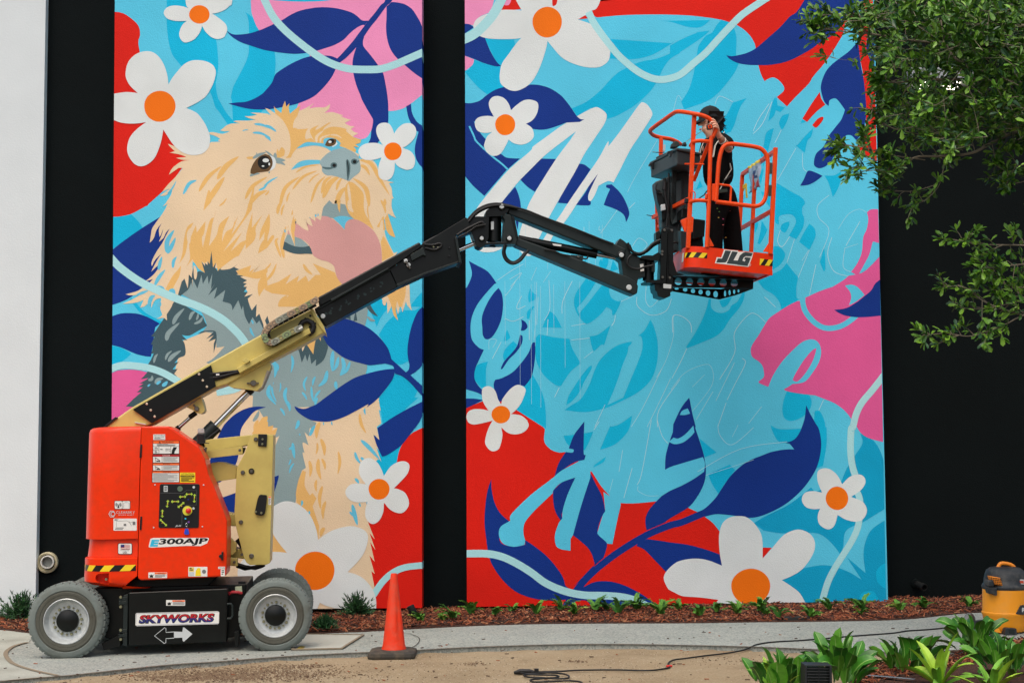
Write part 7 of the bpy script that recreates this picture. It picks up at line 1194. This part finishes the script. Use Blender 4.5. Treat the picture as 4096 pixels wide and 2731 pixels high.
# ------------------------------------------------------------------ plants
def leafmat(name, c, **k): return mat(name, c, .42, spec=.4, **k)
GL = [leafmat('glossy leaf a', (56, 116, 28), var=.2, vscale=12), leafmat('glossy leaf b', (40, 92, 26), var=.2, vscale=12), leafmat('glossy leaf c', (84, 142, 40), var=.15, vscale=12)]
LM = [leafmat('lime strap leaf', (150, 186, 56), var=.15, vscale=9), leafmat('lime strap leaf b', (112, 164, 56), var=.15, vscale=9)]
FG = [mat('fern green a', (88, 142, 42), .7, var=.2, vscale=20), mat('fern green b', (62, 118, 38), .7, var=.2, vscale=20), mat('fern green c', (160, 182, 78), .7, var=.2, vscale=20)]
JG = [mat('shrub green', (28, 68, 34), .7, var=.25, vscale=30), mat('shrub green b', (48, 96, 44), .7, var=.25, vscale=30)]
def leafmesh(name, wfun, n, bend, fold, wav, ms, rib=.10):
    """unit leaf along +x, bending down by 'bend' radians; wfun(t) half width; a pale midrib runs down the middle"""
    mb = MB(); x = z = 0.0
    for i in range(n+1):
        t = i/n; a = bend*t*t; hw = wfun(t); wv = wav*math.sin(t*17)
        for f, zz in ((1, fold*hw+wv), (.5, fold*hw*.35), (rib*(1-.6*t), .004), (0, 0), (-rib*(1-.6*t), .004), (-.5, fold*hw*.35), (-1, fold*hw-wv)): mb.v.append((x, hw*f, z+zz))
        x += math.cos(a)/n; z -= math.sin(a)/n
    for i in range(n):
        for k in range(6): a = i*7+k; mb.f.append((a, a+1, a+8, a+7)); mb.mi.append(1 if k in (2, 3) else 0)
    me_o = mb.build(name, ms); me = me_o.data; bpy.data.objects.remove(me_o); me.shade_smooth(); return me
MR_ = mat('leaf midrib', (128, 168, 84), .5)
pw = lambda t: .21*min(1, .12+t/.45)**.9*(max(0, 1-t**4.5))**.55+.003
sw = lambda t: .085*min(1, .55+t)*max(0, 1-t**3)**.7+.002
paddle = [leafmesh('leaf', pw, 8, b, .45, wv, [m, MR_]) for b, wv, m in ((.7, .012, GL[0]), (1.2, .02, GL[1]), (.4, .015, GL[2]), (1.7, .02, GL[0]))]
strap = [leafmesh('leaf', sw, 8, b, .5, 0, [m, m]) for b, m in ((.9, LM[0]), (1.3, LM[1]), (.5, LM[0]))]
def leaf(parent, me, yaw, pitch, L_, org=(0, 0, 0), roll=0, wsc=1):
    o = bpy.data.objects.new('leaf', me); COL.objects.link(o); o.parent = parent; o.location = org
    o.rotation_euler = (Matrix.Rotation(yaw, 3, 'Z') @ Matrix.Rotation(-pitch, 3, 'Y') @ Matrix.Rotation(roll, 3, 'X')).to_euler(); o.scale = (L_, L_*wsc, L_); return o
def plant(name, label, cat, bx, by, n, Lr, meshes, seed, spread=.12, pr=(35, 85), group=None, wsc=1, dz_=0.03, up=0.0, rl=.5):
    p = GP(*S('W3', bx, by)); t = thing(name, label, cat, group=group); t.location = (p.x, p.y, gz(p.x)+dz_); rr = random.Random(seed)
    for k in range(n):
        yaw = 2*math.pi*k*.382+rr.uniform(-.3, .3); r_ = spread*math.sqrt(k/n); org = (r_*math.cos(yaw), r_*math.sin(yaw), up*rr.random())
        leaf(t, rr.choice(meshes), yaw, R(pr[1]-(pr[1]-pr[0])*(k/n)+rr.uniform(-8, 8)), rr.uniform(*Lr), org, rr.uniform(-rl, rl), wsc)
    return t
GB = 'broad leaved plants in the front mulch bed'
plant('broad_leaf_plant', 'upright paddle leaved plant left of the grille light at the bottom edge', 'plant', 700, 990, 36, (.14, .22), paddle, 1, .2, (62, 95), GB, up=.06, rl=1.3)
plant('broad_leaf_plant', 'tall drooping broad leaved plant directly right of the grille light', 'plant', 1070, 975, 44, (.13, .23), paddle, 2, .15, (35, 95), GB, up=.17, rl=1.2)
plant('broad_leaf_plant', 'small broad leaved plant at the bed tip behind the lime strap plant', 'plant', 1560, 865, 32, (.12, .20), paddle, 3, .15, (40, 95), GB, up=.10, rl=1.2)
plant('broad_leaf_plant', 'broad leaved plant in front of the vacuum wheel', 'plant', 2020, 765, 46, (.12, .20), paddle, 4, .14, (20, 95), GB, up=.19, rl=1.1)
plant('broad_leaf_plant', 'broad leaved plant at the right edge below the vacuum', 'plant', 2240, 900, 46, (.11, .19), paddle, 5, .19, (25, 95), GB, up=.14, rl=1.2)
plant('broad_leaf_plant', 'lone small leaf shoot left of the bed tip', 'plant', 1440, 850, 3, (.14, .22), paddle, 6, .02, (70, 88), GB)
plant('lime_strap_plant', 'large lime green strap leaved plant in the middle of the front bed', 'plant', 1770, 965, 16, (.26, .40), strap, 7, .03, (14, 84), wsc=1.35)
plant('lime_strap_plant', 'second lime strap leaved plant cut off at the bottom right', 'plant', 2120, 1010, 11, (.22, .32), strap, 8, .03, (25, 80), wsc=1.3)
plant('lime_strap_plant', 'small pale leaved tuft at the very bottom left of the front bed', 'plant', 640, 1010, 9, (.18, .26), strap+[paddle[2]], 9, .05, (30, 80), wsc=1.5)
# grille light between the plants
fl_ = thing('grille_light', 'square black garden floodlight with a slatted grille between the front plants', 'garden light'); gp_ = GP(*S('W3', 935, 1065)); Yg = gp_.y
def gx(a, b, c_, d, y0=0, y1=.03, name='grille_bar', m=KST): mb = MB(); mb.prism(WORLD, [S('W3', *p) for p in ((a, b), (c_, b+3), (c_, d), (a, d))], Yg+y0, Yg+y1); return mb.build(name, m, fl_, bev=.002)
KG = mat('garden light black', (30, 33, 35), .5, spec=.4)
gx(842, 790, 1028, 800, 0, .14, 'frame', KG); gx(1012, 800, 1028, 960, 0, .14, 'frame', KG); gx(842, 800, 856, 960, 0, .14, 'frame', KG); gx(857, 801, 1011, 960, .06, .07, 'glass', mat('dark glass', (60, 70, 66), .15, spec=.6))
for y in (812, 832, 852, 872, 892, 912): gx(857, y, 1011, y+7, .0, .02, m=KG)
for x in (935,): gx(x, 802, x+6, 955, -.004, .0, m=KG)
p = Vector((gp_.x, Yg+.05, gz(gp_.x))); mb = MB(); mb.tube([p, p+Vector((0, 0, .12))], .03, 12); mb.build('stake', KG, fl_, sm=40)
# ferns in the wall bed
def frond(mb, base, yaw, L_, lean, rr, mi):
    P_ = []; n_ = 7
    for i in range(n_+1):
        t = i/n_; a = lean+.45*t*t; P_.append(base+Vector((math.cos(yaw)*math.sin(a), math.sin(yaw)*math.sin(a), math.cos(a)))*L_*t)
    side = Vector((-math.sin(yaw), math.cos(yaw), 0))
    mb.tube(P_, [.002]*(n_+1), 3, mi=mi)
    for i in range(1, n_+1):
        for q in range(3):
            t = (i-q/3)/n_; p = P_[i-1].lerp(P_[i], 1-q/3); w_ = L_*.13+.012*math.sin(math.pi*min(1, t*.9+.12))
            for s_ in (-1, 1):
                d = (side*s_+(P_[i]-P_[i-1]).normalized()*.5+Vector((0, 0, rr.uniform(-.2, .5)))).normalized()*w_; u = (P_[i]-P_[i-1]).normalized()*.014
                mb.add([p-u*.4, p+d*.55+u, p+d, p+d*.5-u*.6], [(0, 1, 2, 3)], mi)
ferns = [('W2', 540, 520, 62), ('W2', 770, 500, 92), ('W2', 895, 470, 85), ('W2', 1055, 475, 52), ('W2', 1175, 450, 46), ('W2', 1345, 470, 80), ('W2', 1520, 440, 100), ('W2', 1605, 472, 80), ('W2', 1755, 443, 84), ('W2', 1905, 462, 90), ('W2', 2035, 440, 110), ('W2', 2200, 472, 100), ('W2', 2325, 440, 70), ('W2', 700, 510, 34), ('W2', 1830, 440, 70),
         ('W3', 115, 482, 66), ('W3', 235, 456, 70), ('W3', 380, 467, 80), ('W3', 545, 450, 84), ('W3', 570, 472, 46), ('W3', 660, 496, 72), ('W3', 885, 490, 70), ('W3', 1010, 442, 92), ('W3', 1240, 440, 92), ('W3', 1235, 476, 50), ('W3', 1495, 444, 66), ('W3', 1660, 427, 74), ('W3', 1975, 420, 64)]
for k, (fr, x, y, h_) in enumerate(ferns):
    rr = random.Random(k+50); p = GP(*S(fr, x, y)); p.z = gz(p.x)+.045; L_ = h_/1.72*p.y/6095*1.3
    t = thing('foxtail_fern', '', 'fern', group='young ferns in the mulch along the wall'); t.location = p
    px_ = S(fr, x, y)[0]/4096
    t['label'] = 'feathery young fern in the wall mulch strip, number %s from the cone' % ('') if False else ''
    for q in range(rr.randint(7, 10)):
        m_i = rr.choice((0, 0, 1, 2 if k in (0, 5, 7, 13, 24, 25) else 1)); mb = MB(); frond(mb, Vector((rr.uniform(-.02, .02), rr.uniform(-.02, .02), 0)), rr.uniform(0, 6.28), L_*rr.uniform(.75, 1.1), rr.uniform(.05, .9), rr, 0); mb.build('frond', FG[m_i], t)
    t['_i'] = k
# labels for ferns by what stands behind them
fl_lab = {0: 'yellowish fern tuft beside the stake light', 1: 'feathery fern below the black column left edge', 2: 'fern at the right edge of the black column foot', 3: 'tiny fern under the pale ribbon start of the right panel', 4: 'tiny fern under the navy leaf, hard by the panel foot', 5: 'yellow green fern below the sweep of the pale ribbon', 6: 'dark fern hard against the panel where the navy stem ends', 7: 'yellowish fern just right of the dark fern at the stem end',
          8: 'bushy fern under the end of the lower right navy leaf', 9: 'fern in front of the tip of the pale ribbon', 10: 'largest fern, dark and upright, at the tip of the pale ribbon', 11: 'tall narrow fern right of the largest fern', 12: 'fern under the big daisy left petal edge', 13: 'small pale fern sprout left of the black column foot', 14: 'small fern leaning between two bushy ferns left of the largest',
          15: 'low round fern under the big daisy left petal', 16: 'fern left of the big daisy orange centre', 17: 'round fern directly below the big daisy orange centre', 18: 'two armed fern right of the big daisy orange centre', 19: 'low fern sprout right under the two armed fern', 20: 'fern touching the path below the big daisy right petal', 21: 'fern at the end of the black drain grate', 22: 'spreading fern under the lower pale ribbon',
          23: 'tall fern near the right panel lower right corner', 24: 'yellowish fern at the foot of the tall corner fern', 25: 'thin yellowish fern right of the mural corner', 26: 'bright small fern below the wall outlet nozzle', 27: 'fern left of the vacuum against the black wall'}
for o in list(COL.objects):
    if '_i' in o: o['label'] = fl_lab[o['_i']]; del o['_i']
def shrub(fr, x, y, rad, label, seed):
    p = GP(*S(fr, x, y)); t = thing('evergreen_shrub', label, 'shrub', group='low dark evergreen shrubs along the wall'); t.location = (p.x, p.y, gz(p.x)+.03); rr = random.Random(seed); r_ = rad/1.72*p.y/6095; mb = MB(); st = MB()
    for k in range(150):
        a = rr.uniform(0, 6.28); e = rr.uniform(.1, 1.5); L_ = r_*rr.uniform(.55, 1.15); d = Vector((math.cos(a)*math.cos(e), math.sin(a)*math.cos(e)*.8, math.sin(e))); b = d*L_
        if k % 6 == 0: st.tube([(0, 0, 0), b*.5, b], [.006, .004, .001], 4)
        for q in range(14):
            c_ = b*(rr.uniform(.35, 1.05)); dd = (d+Vector((rr.gauss(0, .6), rr.gauss(0, .6), rr.gauss(.3, .5)))).normalized()*rr.uniform(.02, .05); sd_ = dd.orthogonal().normalized()*.006
            mb.add([c_-sd_, c_+dd, c_+sd_], [(0, 1, 2)], 0 if rr.random() < .65 else 1)
    mb.build('foliage', JG, t, kind='stuff'); st.build('stems', mat('shrub stem', (70, 54, 40), .9), t, kind='stuff')
shrub('W', 140, 495, 165, 'dark evergreen shrub against the white wall behind the left tyre', 1); shrub('W2', 105, 470, 130, 'dark evergreen shrub left of the traffic cone', 2); shrub('W', 2245, 570, 85, 'small dark shrub just right of the lift front tyre', 3)
# ------------------------------------------------------------------ tree reaching in from the right
tree = thing('oak_tree', 'leafy tree reaching in from the right with dark green branches over the black wall', 'tree')
tree.location = (5.6, 11.4, GS*5.6)
BRK = mat('grey bark', (128, 118, 100), .9, bump=.8, bscale=30, var=.2, vscale=8); TO = Vector(tree.location)
TL = [leafmat('oak leaf a', (84, 130, 34), var=.25, vscale=3), leafmat('oak leaf b', (56, 100, 28), var=.25, vscale=3), leafmat('oak leaf c', (112, 156, 46), var=.2, vscale=3), leafmat('oak leaf d', (42, 80, 46), var=.2, vscale=3)]
mb = MB(); mb.tube([(0, 0, 0), (-.02, 0, 1.2), (.05, .05, 2.4), (0, 0, 3.6), (.05, 0, 5.2), (0, .1, 7.0)], [.17, .14, .12, .10, .07, .03], 14); mb.build('trunk', BRK, tree, sm=60)
rr = random.Random(11); lv = MB(); tw = MB()
def tp_(x, y, Y): return WORLD.P(x, y, Y)-TO
def addleaf(p, d, L_, mi):
    d = d.normalized(); up = Vector((rr.gauss(0, .5), rr.gauss(-.5, .5), 1)); s_ = d.cross(up)
    if s_.length < .05: return
    s_.normalize(); nn = s_.cross(d); wd = L_*rr.uniform(.15, .22)
    lv.add([p, p+d*L_*.45+s_*wd*.8+nn*.004, p+d*L_*.8+s_*wd, p+d*L_+nn*-.006, p+d*L_*.8-s_*wd, p+d*L_*.45-s_*wd*.8+nn*.004, p+d*L_*.5-nn*.003], [(0, 1, 6), (1, 2, 6), (2, 3, 6), (3, 4, 6), (4, 5, 6), (5, 0, 6)], mi)
def whorl(p, d, n_, scale=1.0, bright=0):
    for k in range(n_):
        dd = (d.normalized()*rr.uniform(.3, 1.0)+Vector((rr.gauss(0, .6), rr.gauss(0, .6), rr.gauss(.12, .55)))); q = p-d.normalized()*rr.uniform(0, .05)
        mi = rr.choices((0, 1, 2, 3), (4, 3, 2.2+3*bright, 1.6))[0]; addleaf(q, dd, rr.uniform(.050, .088)*scale, mi)
def branch(pts, r0, r1, leaves=1.0, bright=0, tip=True, nsub=None):
    P_ = crv([tp_(*p) for p in pts], 6); N_ = len(P_); mb = MB(); mb.tube(P_, [.55*(r0+(r1-r0)*i/(N_-1)) for i in range(N_)], 7); mb.build('limb', BRK, tree, sm=60)
    L_ = sum((a-b).length for a, b in zip(P_, P_[1:])); ns = int(L_*26*leaves)
    for k in range(ns):
        t = rr.random()**.8; i = min(N_-2, int(t*(N_-1))); p = P_[i].lerp(P_[i+1], rr.random()); fwd = (P_[i+1]-P_[i]).normalized()
        d = (fwd*rr.uniform(.2, 1)+Vector((rr.gauss(0, .5), rr.gauss(0, .5), rr.gauss(.1, .6)))).normalized(); l2 = rr.uniform(.04, .20)*(1.3-t*.6); e_ = p+d*l2
        tw.tube([p, p.lerp(e_, .5)+Vector((0, 0, .01)), e_], [.0035, .0025, .0015], 4); whorl(e_, d, rr.randint(5, 9), 1, bright)
        if l2 > .1: whorl(p.lerp(e_, .55), d, 3, 1, bright)
    if tip: whorl(P_[-1], P_[-1]-P_[-2], 8, 1, bright)
Yt = 10.9
branch([(4300, 120, 11.2), (4000, 100, Yt), (3700, 105, 10.8), (3480, 70, 10.7), (3290, 60, 10.6)], .03, .004, 1.1)
branch([(4350, 330, 11.2), (4096, 207, Yt), (3900, 180, 10.8), (3660, 165, 10.7), (3494, 138, 10.7), (3350, 125, 10.6), (3262, 105, 10.6)], .03, .003, 1.1)
branch([(3750, -40, 10.6), (3765, 92, 10.6), (3788, 184, 10.6), (3843, 253, 10.6), (3950, 290, 10.8), (4150, 330, 11.2)], .010, .016, .5, tip=False)
branch([(4300, 360, 11.2), (4096, 330, 11.0), (3889, 317, Yt), (3705, 321, 10.8), (3567, 331, 10.7), (3530, 320, 10.7)], .03, .003, .8)
branch([(4350, 560, 11.2), (4096, 528, 11.0), (3990, 560, Yt), (3889, 611, 10.8), (3760, 625, 10.8), (3660, 630, 10.7), (3590, 685, 10.7), (3520, 680, 10.6), (3400, 690, 10.6)], .028, .003, .75)
branch([(3900, 480, 10.9), (3700, 430, 10.8), (3600, 425, 10.7), (3560, 420, 10.7)], .008, .003, .8)
branch([(3800, 560, 10.9), (3590, 519, 10.7), (3521, 482, 10.7), (3490, 440, 10.6), (3465, 440, 10.6)], .008, .002, .6)
branch([(3700, 640, 10.8), (3560, 620, 10.7), (3450, 590, 10.6), (3370, 585, 10.6), (3345, 600, 10.6)], .008, .002, 1.1)
branch([(3560, 600, 10.7), (3530, 640, 10.6), (3450, 650, 10.6), (3385, 700, 10.6)], .006, .002, 1.0)
branch([(3775, 660, 10.8), (3765, 720, 10.8), (3740, 765, 10.8), (3694, 805, 10.8), (3650, 820, 10.8)], .006, .002, .7)
branch([(3740, 740, 10.8), (3650, 765, 10.8), (3560, 760, 10.8), (3540, 765, 10.8)], .005, .002, .8)
branch([(4300, 700, 11), (4096, 660, 10.9), (4030, 690, 10.9), (3985, 650, 10.8)], .01, .002, .9); branch([(4200, 690, 11), (4080, 730, 10.9), (4010, 740, 10.8)], .008, .002, .6)
branch([(3560, 190, 10.7), (3480, 200, 10.7), (3400, 240, 10.6), (3300, 228, 10.6), (3190, 226, 10.6)], .004, .001, .25, tip=False)
# light lower tiers
LB = dict(bright=1)
branch([(4300, 990, 11), (4096, 981, Yt), (3934, 978, Yt), (3857, 965, 10.8), (3765, 955, 10.8)], .014, .003, .62, 1)
branch([(4300, 1060, 11), (4096, 1057, Yt), (4010, 1067, Yt), (3920, 1072, 10.8)], .012, .003, .6, 1)
branch([(4300, 1300, 11), (4096, 1261, Yt), (3944, 1210, Yt), (3857, 1149, 10.8), (3760, 1149, 10.8)], .014, .003, .62, 1)
branch([(4300, 1220, 11), (4110, 1256, Yt), (4010, 1302, Yt), (3888, 1343, 10.8), (3786, 1333, 10.8), (3700, 1340, 10.8)], .012, .003, .6, 1)
branch([(4096, 1200, Yt), (3940, 1235, Yt), (3840, 1230, 10.8)], .006, .002, .6, 1); branch([(4250, 1130, 11), (4080, 1150, Yt), (3960, 1110, 10.9), (3930, 1100, 10.9)], .01, .003, 1.0, 1); branch([(4250, 1180, 11), (4100, 1190, Yt), (3990, 1160, 10.9)], .01, .003, 1.2, 1)
# dense inner crown
dens = [(3480, -40), (4400, -40), (4400, 560), (4120, 560), (3960, 520), (3850, 610), (3700, 560), (3560, 470), (3640, 380), (3540, 300), (3500, 200), (3420, 120), (3380, 20)]
cnt = 0
while cnt < 1150:
    x = rr.uniform(3300, 4400); y = rr.uniform(-60, 640)
    if not pin(dens, x, y): continue
    wgt = min(1, (x-3400)/500)*(.55 if 230 < y < 460 and x < 3900 else 1)
    if rr.random() > .25+.75*wgt: continue
    cnt += 1; p = tp_(x, y, rr.uniform(10.3, 11.9)); d = Vector((rr.gauss(-.7, .6), rr.gauss(0, .6), rr.gauss(.1, .5))).normalized(); e_ = p+d*rr.uniform(.05, .16)
    tw.tube([p-d*.05, p.lerp(e_, .5), e_], [.0025, .002, .001], 4); whorl(e_, d, rr.randint(6, 10)); whorl(p, d, 3)
    if cnt % 60 == 0: mb2 = MB()
# unseen part of the crown beyond the frame
for _ in range(420):
    p = Vector((rr.gauss(.2, .9), rr.gauss(0, 1.1), rr.uniform(3.2, 7.8))); 
    if p.x+TO.x < 3.9 and p.z+TO.z < 5.2: continue
    if p.x < -1.0: continue
    whorl(p, Vector((rr.gauss(0, 1), rr.gauss(0, 1), rr.gauss(0, 1))), 12, 1.2)
lv.build('leaves', TL, tree, kind='stuff'); tw.build('twigs', BRK, tree, kind='stuff')
for e0, e1 in (((0, 0, 3.4), (4300, 990)), ((0, 0, 3.0), (4300, 1300)), ((0, 0, 4.2), (4300, 700)), ((0, 0, 4.6), (4350, 560)), ((0, 0, 5.0), (4300, 360)), ((0, 0, 5.4), (4350, 330)), ((0, 0, 5.8), (4300, 120)), ((0, 0, 3.2), (4250, 1180)), ((0, 0, 3.6), (4300, 1060))):
    q = tp_(*e1, 11.2); a = Vector(e0); mb = MB(); mb.tube([a, a.lerp(q, .5)+Vector((0, 0, .1)), q], [.03, .022, .012], 8); mb.build('limb', BRK, tree, sm=60)
